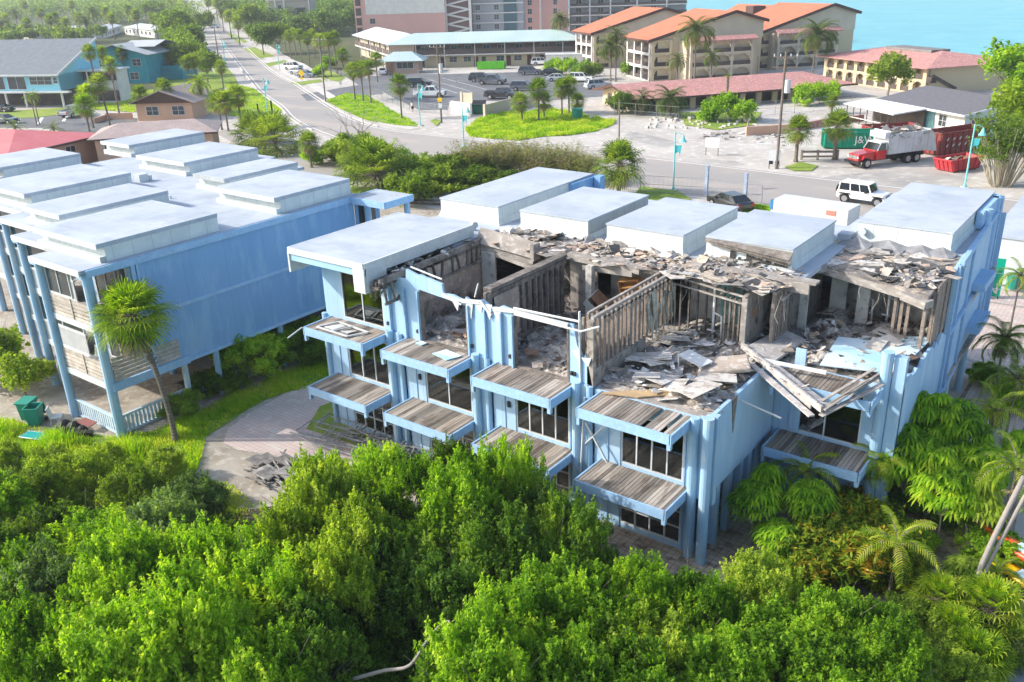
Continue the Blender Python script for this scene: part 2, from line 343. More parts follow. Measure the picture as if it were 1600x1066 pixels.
m_panel = mat("smoke stained wall panel", (.26,.23,.205), rough=.9, col2=(.37,.33,.29), scale=.8, col3=(.08,.07,.065), amt3=.75, scale3=2.5, lines=[(0, .45, .03, .5), (1, .45, .03, .5)])
m_tan = mat("stained plaster", (.46,.38,.31), rough=.9, col2=(.30,.25,.21), scale=.9, col3=(.60,.55,.50), amt3=.6, scale3=3)
m_pale = mat("pale plaster", (.55,.54,.50), rough=.9, col2=(.38,.36,.33), scale=.8, col3=(.18,.16,.15), amt3=.6, scale3=2.5)
m_teal = mat("teal bathroom wall", (.22,.50,.52), rough=.6, col2=(.30,.56,.56), scale=1, col3=(.15,.20,.20), amt3=.5, scale3=3)
m_stud = mat("scorched studs", (.30,.23,.18), rough=.9, col2=(.20,.17,.15), scale=2, col3=(.42,.38,.34), amt3=.5, scale3=7, island=.3)
m_pipe = mat("white plastic pipe", (.75,.75,.73), rough=.4)
def islandmat(name, cols, rough=.9, bump=0.):
    m = bpy.data.materials.new(name); m.use_nodes = True; t = m.node_tree; N = t.nodes; L = t.links; b = N["Principled BSDF"]
    g = N.new("ShaderNodeNewGeometry"); r = N.new("ShaderNodeValToRGB"); r.color_ramp.interpolation = 'CONSTANT'; e = r.color_ramp.elements
    e[1].position = .999
    for i in range(1, len(cols)-1): e.new(i/len(cols))
    for i, c in enumerate(cols): e[i].color = tuple(c)+(1,)
    e[len(cols)-1].position = 1-1/len(cols)
    n = N.new("ShaderNodeTexNoise"); n.inputs["Scale"].default_value = 5; n.inputs["Detail"].default_value = 5
    tc = N.new("ShaderNodeTexCoord"); L.new(tc.outputs["Object"], n.inputs["Vector"])
    mr = N.new("ShaderNodeMapRange"); L.new(n.outputs["Fac"], mr.inputs[0]); mr.inputs[1].default_value = .35; mr.inputs[2].default_value = .62; mr.inputs[3].default_value = .6; mr.inputs[4].default_value = 1.12
    mx = N.new("ShaderNodeMix"); mx.data_type = 'RGBA'; mx.blend_type = 'MULTIPLY'; mx.inputs[0].default_value = 1
    cb = N.new("ShaderNodeCombineColor"); [L.new(mr.outputs[0], cb.inputs[i]) for i in range(3)]
    L.new(g.outputs["Random Per Island"], r.inputs[0]); L.new(r.outputs[0], mx.inputs[6]); L.new(cb.outputs[0], mx.inputs[7]); L.new(mx.outputs[2], b.inputs["Base Color"])
    b.inputs["Roughness"].default_value = rough
    return m
m_rub = islandmat("burnt rubble", [(.60,.57,.52),(.44,.41,.37),(.34,.30,.26),(.14,.12,.11),(.06,.055,.05),(.28,.24,.20),(.68,.66,.62),(.44,.32,.21),(.24,.15,.10),(.52,.48,.43)])
m_rub2 = islandmat("pale rubble", [(.68,.67,.65),(.55,.53,.50),(.42,.40,.37),(.62,.62,.60),(.72,.71,.69),(.22,.20,.18),(.46,.37,.30),(.12,.11,.10)])
m_shred = islandmat("torn roofing", [(.12,.115,.11),(.06,.06,.06),(.36,.32,.28),(.30,.28,.26),(.48,.44,.40),(.58,.53,.47),(.56,.41,.31),(.54,.45,.35),(.26,.24,.22),(.62,.58,.53)])
m_bed = mat("rubble bed", (.20,.175,.155), rough=1, col2=(.42,.38,.33), scale=1.4, col3=(.62,.58,.53), amt3=.8, scale3=4, bump=.8, bscale=9)
def glass_mat():
    m = bpy.data.materials.new("window glass"); m.use_nodes = True; t = m.node_tree; N = t.nodes; L = t.links
    tr = N.new("ShaderNodeBsdfTransparent"); tr.inputs[0].default_value = (.78,.84,.80,1); g = N.new("ShaderNodeBsdfGlossy"); g.inputs["Roughness"].default_value = .04
    g.inputs[0].default_value = (.8,.85,.85,1); fr = N.new("ShaderNodeFresnel"); fr.inputs[0].default_value = 2.3
    ms = N.new("ShaderNodeMixShader"); L.new(fr.outputs[0], ms.inputs[0]); L.new(tr.outputs[0], ms.inputs[1]); L.new(g.outputs[0], ms.inputs[2])
    L.new(ms.outputs[0], N["Material Output"].inputs[0]); return m
m_glass = glass_mat()
m_dglass = mat("dark glass with painted reflections", (.025,.032,.035), rough=.12, spec=.7, col2=(.06,.075,.075), scale=.7)  # opaque pane; grey blotches in its colour stand in for reflections

def deck_boards(mb, x0, x1, y0, y1, z, w=.145, t=.035, axis='y', jit=.012, miss=0.):
    a = x0 if axis == 'y' else y0; e = x1 if axis == 'y' else y1
    while a < e-.03:
        b = min(a+w-.018, e); dz = random.uniform(-jit, jit)*.5; s = random.uniform(0, jit*2)
        if random.random() >= miss:
            if axis == 'y': mb.box(a, b, y0-s, y1, z-t+dz, z+dz)
            else: mb.box(x0-s, x1, a, b, z-t+dz, z+dz)
        a += w
def deck(B, x0, x1, y0, y1, z, miss=0., label=None, bare=False):
    mb = MB(); deck_boards(mb, x0+.03, x1-.03, y0+.03, y1, z, miss=miss)
    if bare:
        mb = MB(); deck_boards(mb, x0+.03, x1-.75, y0+.03, y1, z, miss=.05)
    d = mb.build("deck", m_deck, B, world=True, label=label)
    f = MB(); h = .34
    f.box(x0, x1, y0-.04, y0+.03, z-h, z+.03); f.box(x0-.04, x0+.03, y0-.04, y1, z-h, z+.03); f.box(x1-.03, x1+.04, y0-.04, y1, z-h, z+.03)
    for x in (x0+.9, (x0+x1)/2, x1-.9): f.box(x-.04, x+.04, y0+.03, y1, z-.28, z-.045)
    f.box(x0-.02, x0+.1, y0-.03, y0+.12, z-.62, z-h); f.box(x1-.12, x1+.02, y0-.03, y0+.12, z-.55, z-h)
    fo = f.build("deck_fascia", m_trim, d, world=False)
    # keep the fascia in the deck's own frame
    off = Vector(B.location)
    me = fo.data; co = np.empty(len(me.vertices)*3, np.float32); me.vertices.foreach_get("co", co); co = co.reshape(-1, 3)-np.array(off, np.float32)
    me.vertices.foreach_set("co", co.ravel()); me.update()
    return d
def rebase(o, B):
    me = o.data; co = np.empty(len(me.vertices)*3, np.float32); me.vertices.foreach_get("co", co)
    me.vertices.foreach_set("co", (co.reshape(-1, 3)-np.array(Vector(B.location), np.float32)).ravel()); me.update(); return o
def window(B, x0, x1, y, z0, z1, n, rows=1, fr=.055, glass=m_glass, fm=None, axis='x', label=None, missing=()):
    """framed window in a wall facing -y (axis x) or +x (axis y)"""
    fm = fm or m_white; mb = MB(); g = MB()
    def bx(M, a, b, c, d, e, f):
        if axis == 'x': M.box(a, b, y+c, y+d, e, f)
        else: M.box(y-d, y-c, a, b, e, f)
    bx(mb, x0, x1, -.05, .05, z0, z0+fr); bx(mb, x0, x1, -.05, .05, z1-fr, z1)
    for i in range(n+1):
        x = x0+(x1-x0-fr)*i/n; bx(mb, x, x+fr, -.05, .05, z0+fr, z1-fr)
    for r in range(1, rows):
        z = z0+(z1-z0)*r/rows; bx(mb, x0, x1, -.045, .045, z-.018, z+.018)
    w = rebase(mb.build("window", fm, B), B)
    if label: w["label"] = label
    for i in range(n):
        if i in missing: continue
        a = x0+(x1-x0-fr)*i/n+fr; b = x0+(x1-x0-fr)*(i+1)/n
        bx(g, a, b, -.01, .006, z0+fr, z1-fr)
    if g.v: rebase(g.build("pane", glass, w), B)
    return w
SPLIT = {'column', 'stud', 'beam', 'junction_box', 'interior_wall', 'burnt_wall', 'batten', 'curled_roofing', 'partition', 'roof_vent', 'top_plate', 'bathroom_wall', 'window_frame', 'door_jamb', 'tube_frame', 'plaster', 'side_canopy', 'fallen_ceiling_board'}
def P(B, mb, name, m, **k):
    return mb.split(name, m, B, **k) if name in SPLIT else mb.build(name, m, B, world=True, **k)
def chips(mb, x0, x1, y0, y1, z, n, smin=.08, smax=.4, h=.25, tilt=.5, zf=None, tk=.02):
    for _ in range(n):
        x = random.uniform(x0, x1); y = random.uniform(y0, y1); s = smin+(smax-smin)*random.random()**2.2; r = random.uniform(.25, 1)
        zz = (zf(x, y) if zf else z)+random.random()**2*h
        a = random.uniform(0, math.pi); t1 = random.gauss(0, tilt); t2 = random.gauss(0, tilt)
        u = Vector((math.cos(a)*math.cos(t1), math.sin(a)*math.cos(t1), math.sin(t1)))*s/2
        v = Vector((-math.sin(a)*math.cos(t2), math.cos(a)*math.cos(t2), math.sin(t2)))*s*r/2
        p = Vector((x, y, zz)); k = random.uniform(.5, 1)
        mb.slab([p-u-v*k, p+u-v, p+u*random.uniform(.6, 1)+v, p-u*random.uniform(.5, 1)+v*k], tk, (0, 0, 1))
def bed(B, name, x0, x1, y0, y1, z, h, m, nx=36, ny=36, world=True, kind=None):
    V = []; F = []
    from mathutils import noise
    for j in range(ny+1):
        for i in range(nx+1):
            x = x0+(x1-x0)*i/nx; y = y0+(y1-y0)*j/ny
            e = min(1, min(i, nx-i, j, ny-j)/3)
            V.append((x, y, z+e*h*max(0, .35+noise.noise(Vector((x*1.3, y*1.3, 3)))+.4*noise.noise(Vector((x*4, y*4, 7))))))
    for j in range(ny):
        for i in range(nx): a = j*(nx+1)+i; F.append((a, a+1, a+nx+2, a+nx+1))
    mb = MB(); mb.add(V, F); return mb.build(name, m, B, world=world)

# ---------------- the burnt building ----------------
B = empty("burnt_building", (-18.2, 31, 0), "fire gutted blue two storey motel block on stilts with a collapsed roof and wooden decks", "building")
YF = 25.4; Z1, Z2, ZR = 2.78, 5.62, 8.45
bays = [-29.85, -25.05, -20.2, -15.35]
# floors
mb = MB(); mb.box(-30.15, -11.02, YF+.1, 41.8, Z1-.25, Z1-.02); mb.box(-11.02, -6.35, 31.5, 48.3, Z1-.25, Z1-.02)
mb.box(-30.15, -11.02, YF+.1, 41.8, Z2-.25, Z2-.02); mb.box(-11.02, -6.35, 31.5, 48.3, Z2-.25, Z2-.02)
P(B, mb, "floor_slab", m_wood)
# front facade panels
mb = MB(); cols = MB(); tr = MB()
tops2 = {0: 8.35, 1: 8.05, 2: 7.95}
for k, d in enumerate(bays):
    w0, w1 = d+.85, d+3.4; pr = d+3.9
    for lv, (z0, z1, wz0, wz1) in enumerate([(0, Z1, .25, 2.25), (Z1, Z2, Z1+.12, Z1+2.25)]):
        mb.box(d-.3 if k else -30.2, w0, YF, YF+.12, z0, z1); mb.box(w1, pr, YF, YF+.12, z0, z1)
        mb.box(w0, w1, YF, YF+.12, z0, wz0); mb.box(w0, w1, YF, YF+.12, wz1, z1)
        if k < 3: mb.box(pr, d+4.5, YF+.45, YF+.55, z0, z1); mb.box(pr-.06, pr, YF+.12, YF+.45, z0, z1); mb.box(d+4.5, d+4.56, YF+.12, YF+.55, z0, z1)
    # battens
    for x in (d+.25, d+.78, w1+.02, pr-.08): tr.box(x, x+.06, YF-.035, YF, 0, Z2)
    cx = d+3.85
    cols.tube([(cx, YF-.2, 0), (cx, YF-.2, Z2+(.2 if k < 3 else .1))], .17, 12)
    cols.box(cx+.12, cx+.42, YF-.12, YF+.05, 0 if k < 3 else 2.5, Z2+.12)
    cols.tube([(d-.5 if k else -30.3, YF-.05, 0), (d-.5 if k else -30.3, YF-.05, Z2+.1)], .13, 10)
# level 2 remains
mb.box(-30.2, -29.0, YF, YF+.12, Z2, 8.4); mb.box(-29.0, -26.45, YF, YF+.12, Z2, Z2+.12); mb.box(-29.0, -26.45, YF, YF+.12, 7.95, 8.4)
P(B, mb, "wall", m_blue); P(B, cols, "column", m_col, smooth=False); P(B, tr, "batten", m_trim)
t = MB()
def facepoly(M, pts, y=YF, th=.12): M.slab([(x, y, z) for x, z in pts], th, (0, -1, 0))
facepoly(t, [(-26.45,Z2),(-24.2,Z2),(-24.2,7.95),(-24.2,8.55),(-24.9,8.72),(-24.95,8.3),(-26.45,8.1)])
facepoly(t, [(-24.2,7.95),(-21.72,7.72),(-21.72,7.9),(-22.4,8.05),(-22.9,8.02),(-22.95,8.42),(-24.2,8.6)])
facepoly(t, [(-21.72,Z2),(-19.33,Z2),(-19.33,8.0),(-19.9,8.08),(-20.3,7.85),(-20.9,8.15),(-21.3,7.9),(-21.72,8.1)])
facepoly(t, [(-16.82,Z2),(-15.75,Z2),(-15.95,6.5),(-16.05,6.95),(-16.2,6.75),(-16.45,7.25),(-16.6,8.0),(-16.82,8.0)])
P(B, t, "burnt_wall", m_blue, label="scorched upper wall torn off along its top")
t = MB()
for x in (-26.0, -25.1, -24.3, -21.6, -20.75, -19.95, -19.4): t.box(x, x+.07, YF-.15, YF-.02, Z2, 7.9 if x < -22 else 7.8)
P(B, t, "batten", m_trim)
t = MB()      # torn pale sheathing hanging along the top
for (a, za, b, zb) in [(-22.9,8.0,-21.9,7.8),(-22,7.9,-20.9,8.05),(-20.9,8.1,-20.4,7.6),(-20.3,7.9,-19.3,8.0),(-19.3,8.0,-16.8,7.95)]:
    t.bar((a, YF-.03, za), (b, YF-.03, zb), .12, .14)
for x, z, h in [(-22.2,7.9,.45),(-21.5,7.95,.7),(-20.55,8,.6),(-21.0,7.95,.35),(-20.1,7.9,.5),(-16.4,7.0,.35),(-16.0,6.8,.3)]:
    t.slab([(x-.25, YF-.05, z), (x+.2, YF-.05, z+.05), (x+.1, YF-.09, z-h)], .02, (0, -1, 0))
P(B, t, "torn_sheathing", m_white)
t = MB()      # steel tube frame of bay 3
t.tube([(-19.3,YF-.02,8.12),(-16.3,YF-.05,8.2),(-16.25,YF-.1,6.9)], .05, 6); t.tube([(-19,YF-.4,8.05),(-16.0,YF-.4,8.0),(-15.3,YF-.3,8.3)], .04, 6)
t.tube([(-16.3,YF-.05,8.6),(-16.25,YF-.05,Z2)], .045, 6); t.tube([(-24.9,YF+.3,8.75),(-23.2,YF+.3,8.5)], .04, 6); t.tube([(-21.4,YF+.2,8.1),(-21.2,YF+.2,8.7)], .035, 6)
P(B, t, "tube_frame", m_white)
# windows
window(B, -29.0, -26.45, YF+.05, Z2+.12, 7.95, 2)
for k, d in enumerate(bays):
    window(B, d+.85, d+3.4, YF+.05, Z1+.12, Z1+2.25, [3, 2, 4, 4][k])
    window(B, d+.85, d+3.4, YF+.05, .25, 2.25, 4, rows=3)
# burnt openings frames
t = MB()
for a in (-24.22, -19.35): 
    t.box(a-.03, a+.05, YF-.03, YF+.16, Z2, 7.95); t.box(a+2.48, a+2.56, YF-.03, YF+.16, Z2, 7.9); t.box(a, a+2.5, YF-.02, YF+.14, Z2, Z2+.08)
P(B, t, "window_frame", m_char, label="burnt out window frame without glass")
# decks
for k, d in enumerate(bays):
    deck(B, d, d+3.68, 23.72, YF, Z2, miss=.02); deck(B, d, d+3.68, 23.55, YF, Z1-.02)
deck(B, -10.6, -6.95, 29.75, 31.4, Z2, bare=True, label="half stripped deck covered in debris"); deck(B, -10.65, -7.0, 29.6, 31.4, Z1)
# side wall of bay 4 and bay 5
t = MB(); t.slab([(-10.98,25.5,2.62),(-10.98,31.3,2.62),(-10.98,31.3,5.85),(-10.98,27.6,5.8),(-10.98,27.3,4.3),(-10.98,27.0,5.8),(-10.98,25.5,5.78)], .14, (1, 0, 0))
t.box(-11.2, -10.98, YF-.02, YF+.14, 2.55, 5.8)
P(B, t, "wall", m_blueY)
t = MB(); t.slab([(-10.96,27.05,5.78),(-10.96,27.5,5.8),(-10.96,27.3,4.35)], .03, (1, 0, 0)); P(B, t, "wall_tear", m_char)
t = MB()
for i, y in enumerate((26.3,27.4,28.4,29.2,30.0,30.8)): t.box(-11.25, -11.0, y, y+.28, 0, 2.62)
t.box(-11.7, -11.5, 25.5, 31.3, 0, 2.6); t.tube([(-10.95,25.1,0),(-10.95,25.1,5.9)], .19, 14); t.box(-11.0,-10.72,25.3,25.55,2.4,5.9)
P(B, t, "column", m_col)
window(B, 25.6, 27.3, -11.35, .3, 2.3, 4, rows=5, axis='y', glass=m_dglass)
t = MB()
for (z0, z1, w0, w1) in [(0, Z1, .1, .12), (Z1, Z2, Z1+.12, Z1+2.25)]:
    t.box(-11, -10.3, 31.4, 31.52, z0, z1); t.box(-7.6, -6.3, 31.4, 31.52, z0, z1); t.box(-10.3, -7.6, 31.4, 31.52, w1, z1)
    t.box(-10.3, -7.6, 31.4, 31.52, z0, w0)
t.box(-10.3, -9.9, 31.3, 31.4, 2.9, 6.4)
P(B, t, "wall", m_blue)
window(B, -10.3, -7.6, 31.45, Z1+.12, Z1+2.25, 2, missing=(0,))
t = MB(); t.tube([(-6.95,31.25,0),(-6.95,31.25,7.05)], .21, 14); t.box(-6.72,-6.3,31.25,31.55,0,6.9)
for y in (33.6, 37.6, 41.5, 45.2): t.tube([(-6.6,y,0),(-6.6,y,2.7)], .17, 10)
for x in (-30, -25.2, -20.3, -15.5):
    for y in (33, 37, 41.5): t.tube([(x,y,0),(x,y,2.7)], .17, 10)
for y in (35.5,40.5,47.9):
    for x in (-10.8,): t.tube([(x,y,0),(x,y,2.7)], .17, 10)
P(B, t, "column", m_col, smooth=False)
# long right-hand wall (its front part burnt down to the floor)
t = MB(); rag = [(-6.3, 31.5, 2.6), (-6.3, 37.9, 2.6)]
y = 37.9; top = []
while y > 31.5: top.append((-6.3, y, 5.75+random.uniform(-.18, .28))); y -= random.uniform(.15, .45)
t.slab(rag+top+[(-6.3, 31.5, 5.9)], .12, (1, 0, 0))
t.prism([(-6.42,37.9),(-6.3,37.9),(-6.72,48.4),(-6.84,48.4)], 2.6, 8.5)
P(B, t, "wall", m_blueY)
t = MB()
for y in (37.95, 39.2, 41.8): t.box(-6.3-.04*(y-38)-.02, -6.2-.04*(y-38), y, y+.14, 2.6, 8.55)
t.bar((-6.22,37.9,5.56),(-6.62,48.4,5.56),.12,.12); t.bar((-6.25,38.4,8.5),(-6.66,48.4,8.5),.18,.24); t.box(-6.3, -6.18, 31.5, 37.9, 2.45, 2.62); t.bar((-6.24,37.9,2.53),(-6.66,48.4,2.53),.12,.17)
t.tube([(-6.6,44.9,8.4),(-6.6,44.9,9.32)], .2, 12); t.box(-6.95,-6.65,44.2,48.3,8.5,9.3); t.tube([(-6.72,47.6,2.7),(-6.72,47.6,9.3)], .2, 12); t.box(-6.85,-6.5,47.9,48.4,2.7,9.2)
P(B, t, "trim", m_trim)
for (ya, z) in [(43.6, 6.0), (44.2, 3.7)]:
    t = MB(); t.box(-6.7, -6.02, ya, ya+2.6, z, z+.1); t.box(-6.06, -5.98, ya, ya+2.6, z-.25, z+.12); t.box(-6.7, -6.02, ya-.06, ya, z-.25, z+.12)
    P(B, t, "side_canopy", m_trim)
# left wall, back wall
t = MB(); t.box(-30.27, -30.15, YF+.12, 41.9, 2.6, 8.4); t.box(-30.2, -11, 41.8, 41.92, 2.6, 8.4); t.box(-11.05, -6.3, 48.3, 48.42, 2.6, 8.4); t.box(-11.1, -10.98, 38.9, 48.3, 2.6, 8.4)
P(B, t, "wall", m_blueY)
# white roof
t = MB(); t.box(-30.3, -26.0, 29.5, 42, 8.25, ZR); t.box(-26.0, -11.0, 33.1, 42, 8.25, ZR); t.prism([(-11.2,39.3),(-6.32,39.3),(-6.74,48.5),(-11.2,48.5)], 8.25, ZR)
t.box(-11.6, -11.0, 39.3, 48.5, ZR-.2, ZR+.35)
P(B, t, "roof", m_roof)
def roofbox(x0, x1, y0, y1, z=9.4, B=B, zb=ZR):
    t = MB(); t.box(x0-.04, x1+.04, y0-.04, y1+.04, z-.07, z); r = P(B, t, "raised_roof", m_roof)
    s = MB(); s.box(x0, x1, y0, y1, zb-.1, z-.07)
    # sloping skirt at the foot
    e = .12
    s.slab([(x0-e, y0-e, zb+.005), (x1+e, y0-e, zb+.005), (x1, y0-.01, zb+.28), (x0, y0-.01, zb+.28)], .03)
    s.slab([(x1+e, y0-e, zb+.005), (x1+e, y1+e, zb+.005), (x1+.01, y1, zb+.28), (x1+.01, y0, zb+.28)], .03)
    rebase(s.build("upstand", m_rside, r), B); return r
roofbox(-30.15, -26.4, 33.7, 42.4); roofbox(-25.05, -21.2, 33.7, 39.4); roofbox(-20.2, -16.4, 33.7, 39.4); roofbox(-15.5, -11.75, 34.1, 39.3); roofbox(-10.85, -7.0, 39.7, 48.4)
t = MB(); t.box(-26.4, -26.15, 40.0, 42.6, ZR, 9.3); t.box(-26.1,-25.7,42.1,42.6,ZR-.5,9.35); P(B, t, "trim", m_deep)
# scorched end of the fourth raised roof
t = MB(); t.slab([(-15.5,34.05,9.3),(-11.7,34.05,9.24),(-11.7,33.6,9.02),(-15.5,33.95,9.24)], .03); t.bar((-15.5,33.95,9.2),(-11.6,33.55,8.97),.05,.05); 
t.bar((-15.1,33.95,9.1),(-11.8,33.75,8.86),.04,.05); t.bar((-14.2,33.9,9.05),(-11.7,33.8,8.75),.04,.05)
P(B, t, "burnt_roof_edge", m_char)
t = MB()
x = -14.4
while x < -11.9: h = random.uniform(.15, .62); t.slab([(x,34.03,ZR),(x+.16,34.03,ZR),(x+.12,34.03,ZR+h),(x+.04,34.03,ZR+h*.9)], .02, (0,-1,0)); x += .12
P(B, t, "scorch_tongues", mat("soot", (.04,.04,.042), rough=1, col2=(.09,.085,.08), scale=3))
# canopy roof over bay 1
t = MB(); t.box(-30.8, -26.1, 24.15, 31.3, 8.98, 9.08); r = P(B, t, "canopy_roof", m_roof)
t = MB(); t.box(-30.8, -26.1, 24.1, 24.16, 8.82, 9.1); t.box(-26.12, -26.04, 24.15, 31.3, 8.55, 9.09); t.box(-30.86, -30.78, 24.15, 31.3, 8.5, 9.09)
t.box(-30.86, -30.76, 24.12, 25.38, 7.95, 8.9); t.box(-26.7, -26.04, 24.08, 24.2, 7.8, 8.85); t.box(-26.14, -26.02, 24.2, 25.38, 7.8, 8.9)
rebase(t.build("fascia", m_white, r), B)
t = MB(); t.box(-30.76, -26.14, 24.18, 29.5, 8.5, 8.96); P(B, t, "soffit", mat("blue soffit boards", (.35,.55,.70), col2=(.28,.48,.64), scale=1))
# charred edge running along bay 1's roof
t = MB()
t.box(-26.05, -25.5, 24.6, 31.3, 8.1, 8.3); t.bar((-25.75,24.3,8.05),(-25.75,31.3,8.35),.5,.1)
t.bar((-25.5,24.4,8.3),(-25.5,31.3,8.45),.12,.26); t.bar((-25.45,24.6,7.3),(-25.45,31.3,7.55),.1,.1)
y = 24.7
while y < 31.2: t.bar((-25.45,y,7.3+(y-24.7)*.03),(-25.45,y+random.uniform(-.25,.25),8.25),.07,.09); y += random.choice((.35,.5,.8))
t.bar((-25.4,25.2,7.3),(-25.4,26.4,8.3),.08,.08); t.bar((-26.0,24.5,7.4),(-25.4,25.0,8.2),.06,.06)
for i in range(4): t.bar((-26.05+i*.2,24.35+i*.1,7.6),(-25.9+i*.2,24.4,8.3),.05,.09)
P(B, t, "charred_framing", m_char)
t = MB(); t.box(-25.62, -25.5, 25.52, 31.2, Z2, 8.1); P(B, t, "partition", m_tan, label="brown stained partition wall")
t = MB(); t.box(-25.5,-25.46,25.6,29.5,Z2,6.6); t.bar((-25.45,25.6,6.62),(-25.45,29.6,6.62),.03,.06); P(B, t, "partition", m_panel)
# partition between bays 2 and 3
t = MB(); t.box(-20.98, -20.86, 25.6, 31.2, Z2, 8.35); P(B, t, "partition", m_panel, label="blackened partition with a heavy top beam")
t = MB(); t.box(-21.12, -20.72, 25.8, 31.4, 8.34, 8.5); t.bar((-20.9,25.7,8.2),(-20.9,31.3,8.2),.3,.2)
y = 26.2
while y < 31: t.box(-20.86, -20.74, y, y+.16, Z2+.3, 8.3); y += .42
P(B, t, "charred_framing", m_char)
t = MB(); t.slab([(-20.72,26,6.3),(-20.72,27.6,6.1),(-20.72,27.6,8.1),(-20.72,26,8.1)], .03, (1,0,0)); P(B, t, "plaster", m_tan)
# stud wall between bays 3 and 4
t = MB(); t.bar((-15.85,25.5,8.36),(-15.85,31.9,8.36),.13,.1); t.bar((-15.85,26.2,8.16),(-15.85,31.9,8.16),.1,.08); t.bar((-16.35,26,8.3),(-16.35,31.9,8.3),.1,.08)
P(B, t, "top_plate", m_wood)
t = MB(); y = 25.55
while y < 31.8:
    t.box(-15.9, -15.8, y, y+random.uniform(.08,.2), Z2+.7, 8.3); 
    if random.random() < .6: t.box(-16.4, -16.3, y+.1, y+.2, Z2+.5, 8.25)
    y += .33
P(B, t, "stud", m_stud)
t = MB(); t.box(-15.93, -15.76, 25.45, 29.4, Z2, Z2+.72); t.box(-16.0,-15.74,25.4,25.6,Z2,8.3); P(B, t, "partition", m_panel, label="waist high remains of a partition")
t = MB(); t.box(-16.42,-16.36,26,28,Z2,7.2); P(B, t, "plaster", m_tan)
# bay 4: tube grid, studs and dark closet wall
t = MB()
for z in (7.75, 8.05): t.bar((-15.9,31.7,z+.2),(-12.45,31.3,z),.07,.07)
t.bar((-15.6,33.2,8.25),(-12.5,33.4,8.1),.06,.06); t.bar((-15.7,32.3,8.2),(-12.5,32.2,8.05),.07,.05)
for x in (-15.2,-14.2,-13.3): t.bar((x,31.6,8.1),(x+.1,33.3,8.2),.05,.05)
t.bar((-13.5,31.3,8.0),(-12.5,33.5,8.1),.06,.04)
P(B, t, "ceiling_frame", m_wood)
t = MB()
for i in range(9): x = -15.7+i*.39; t.box(x, x+.06, 32.2, 32.3, Z2, 7.95); 
for i in range(5): x = -13.4+i*.2; t.box(x, x+.07, 31.5, 31.58, Z2, 7.85)
P(B, t, "stud", m_char)
t = MB(); t.box(-12.52, -12.4, 31.3, 34.2, Z2, 8.05); t.bar((-12.46,31.3,8.1),(-12.46,34.2,8.1),.16,.06); P(B, t, "partition", m_panel, label="grey panelled closet wall standing alone")
t = MB(); t.box(-12.58,-12.36,31.26,31.36,Z2,8.0); t.box(-12.39,-12.36,32.6,33.0,Z2,7.9); P(B, t, "door_jamb", m_wood)
t = MB(); t.box(-12.385,-12.355,32.0,32.25,7.0,7.4); P(B, t, "outlet_scar", mat("rust stain", (.42,.16,.08)))
t = MB(); t.box(-14.6, -12.6, 33.9, 34.0, Z2, 7.9); P(B, t, "bathroom_wall", m_teal)
t = MB(); t.box(-16, -14.6, 33.9, 34.0, Z2, 7.9); t.box(-16,-11.1,34.6,34.7,Z2,8.3); P(B, t, "interior_wall", m_pale)
t = MB(); t.slab([(-13.9,32.6,8.0),(-13.0,32.5,8.05),(-13.2,33.4,8.15),(-14.2,33.3,8.12)], .03); P(B, t, "ceiling_panel", m_teal)
t = MB(); t.slab([(-13.0,32.3,8.1),(-12.5,32.3,8.1),(-12.4,33.9,8.2),(-12.9,33.9,8.2)], .04); P(B, t, "ceiling_panel", m_white)
def pipes(x, y):
    t = MB(); t.tube([(x,y,Z2),(x,y,8.2)], .06, 8); t.tube([(x,y,Z2+1.3),(x+.35,y,Z2+1.2),(x+.38,y,Z2+.1)], .045, 8); t.tube([(x-.25,y,Z2+.5),(x+.1,y,Z2+.5)], .04, 8)
    P(B, t, "pipe", m_pipe, smooth=True)
pipes(-14.0, 31.9); pipes(-9.5, 37.0); pipes(-8.6, 37.4)
# partition between bays 4 and 5
t = MB(); y = 31.9
while y < 37.4: t.box(-11.62, -11.5, y, y+random.uniform(.08,.26), Z2, 8.15); y += .34
P(B, t, "stud", m_stud)
t = MB(); t.box(-11.48,-11.44,33.6,37.2,Z2,8.2); P(B, t, "partition", m_panel)
t = MB(); t.bar((-11.55,31.9,8.2),(-11.55,37.3,8.25),.14,.1); t.bar((-11.2,31.9,8.0),(-11.25,34.3,8.15),.1,.08); P(B, t, "top_plate", m_wood)
# back walls of the open rooms
t = MB(); t.box(-25.4, -21, 34.2, 34.3, Z2, 8.2); t.box(-20.8,-19.4,31.6,31.7,Z2,8.2); P(B, t, "interior_wall", m_panel)
t = MB(); t.box(-19.3,-16.5,32.6,32.7,Z2,8.1); t.box(-19.5,-19.2,30.8,31.1,Z2,8.3); t.box(-25.4,-24.6,31.0,31.1,Z2,8); P(B, t, "interior_wall", m_pale)
t = MB(); t.box(-11,-9.9,38.3,38.4,Z2,8.2); t.box(-9.8,-6.5,38.3,38.4,Z2,8.2); t.box(-9.7,-9.2,36.6,36.7,Z2,8.0); t.box(-11.0,-10.3,37.2,37.3,Z2,8.0); P(B, t, "interior_wall", m_pale)
t = MB(); 
for x, y in ((-8.0,35.6),(-7.75,35.6),(-7.5,35.6),(-6.75,35.0),(-6.6,35.6),(-6.7,34.6),(-6.55,36.3),(-6.5,36.9)): t.box(x, x+.12, y, y+.12, Z2, 8.1)
t.box(-6.5,-6.44,35.6,37.8,5.8,8.3)
P(B, t, "stud", m_stud)
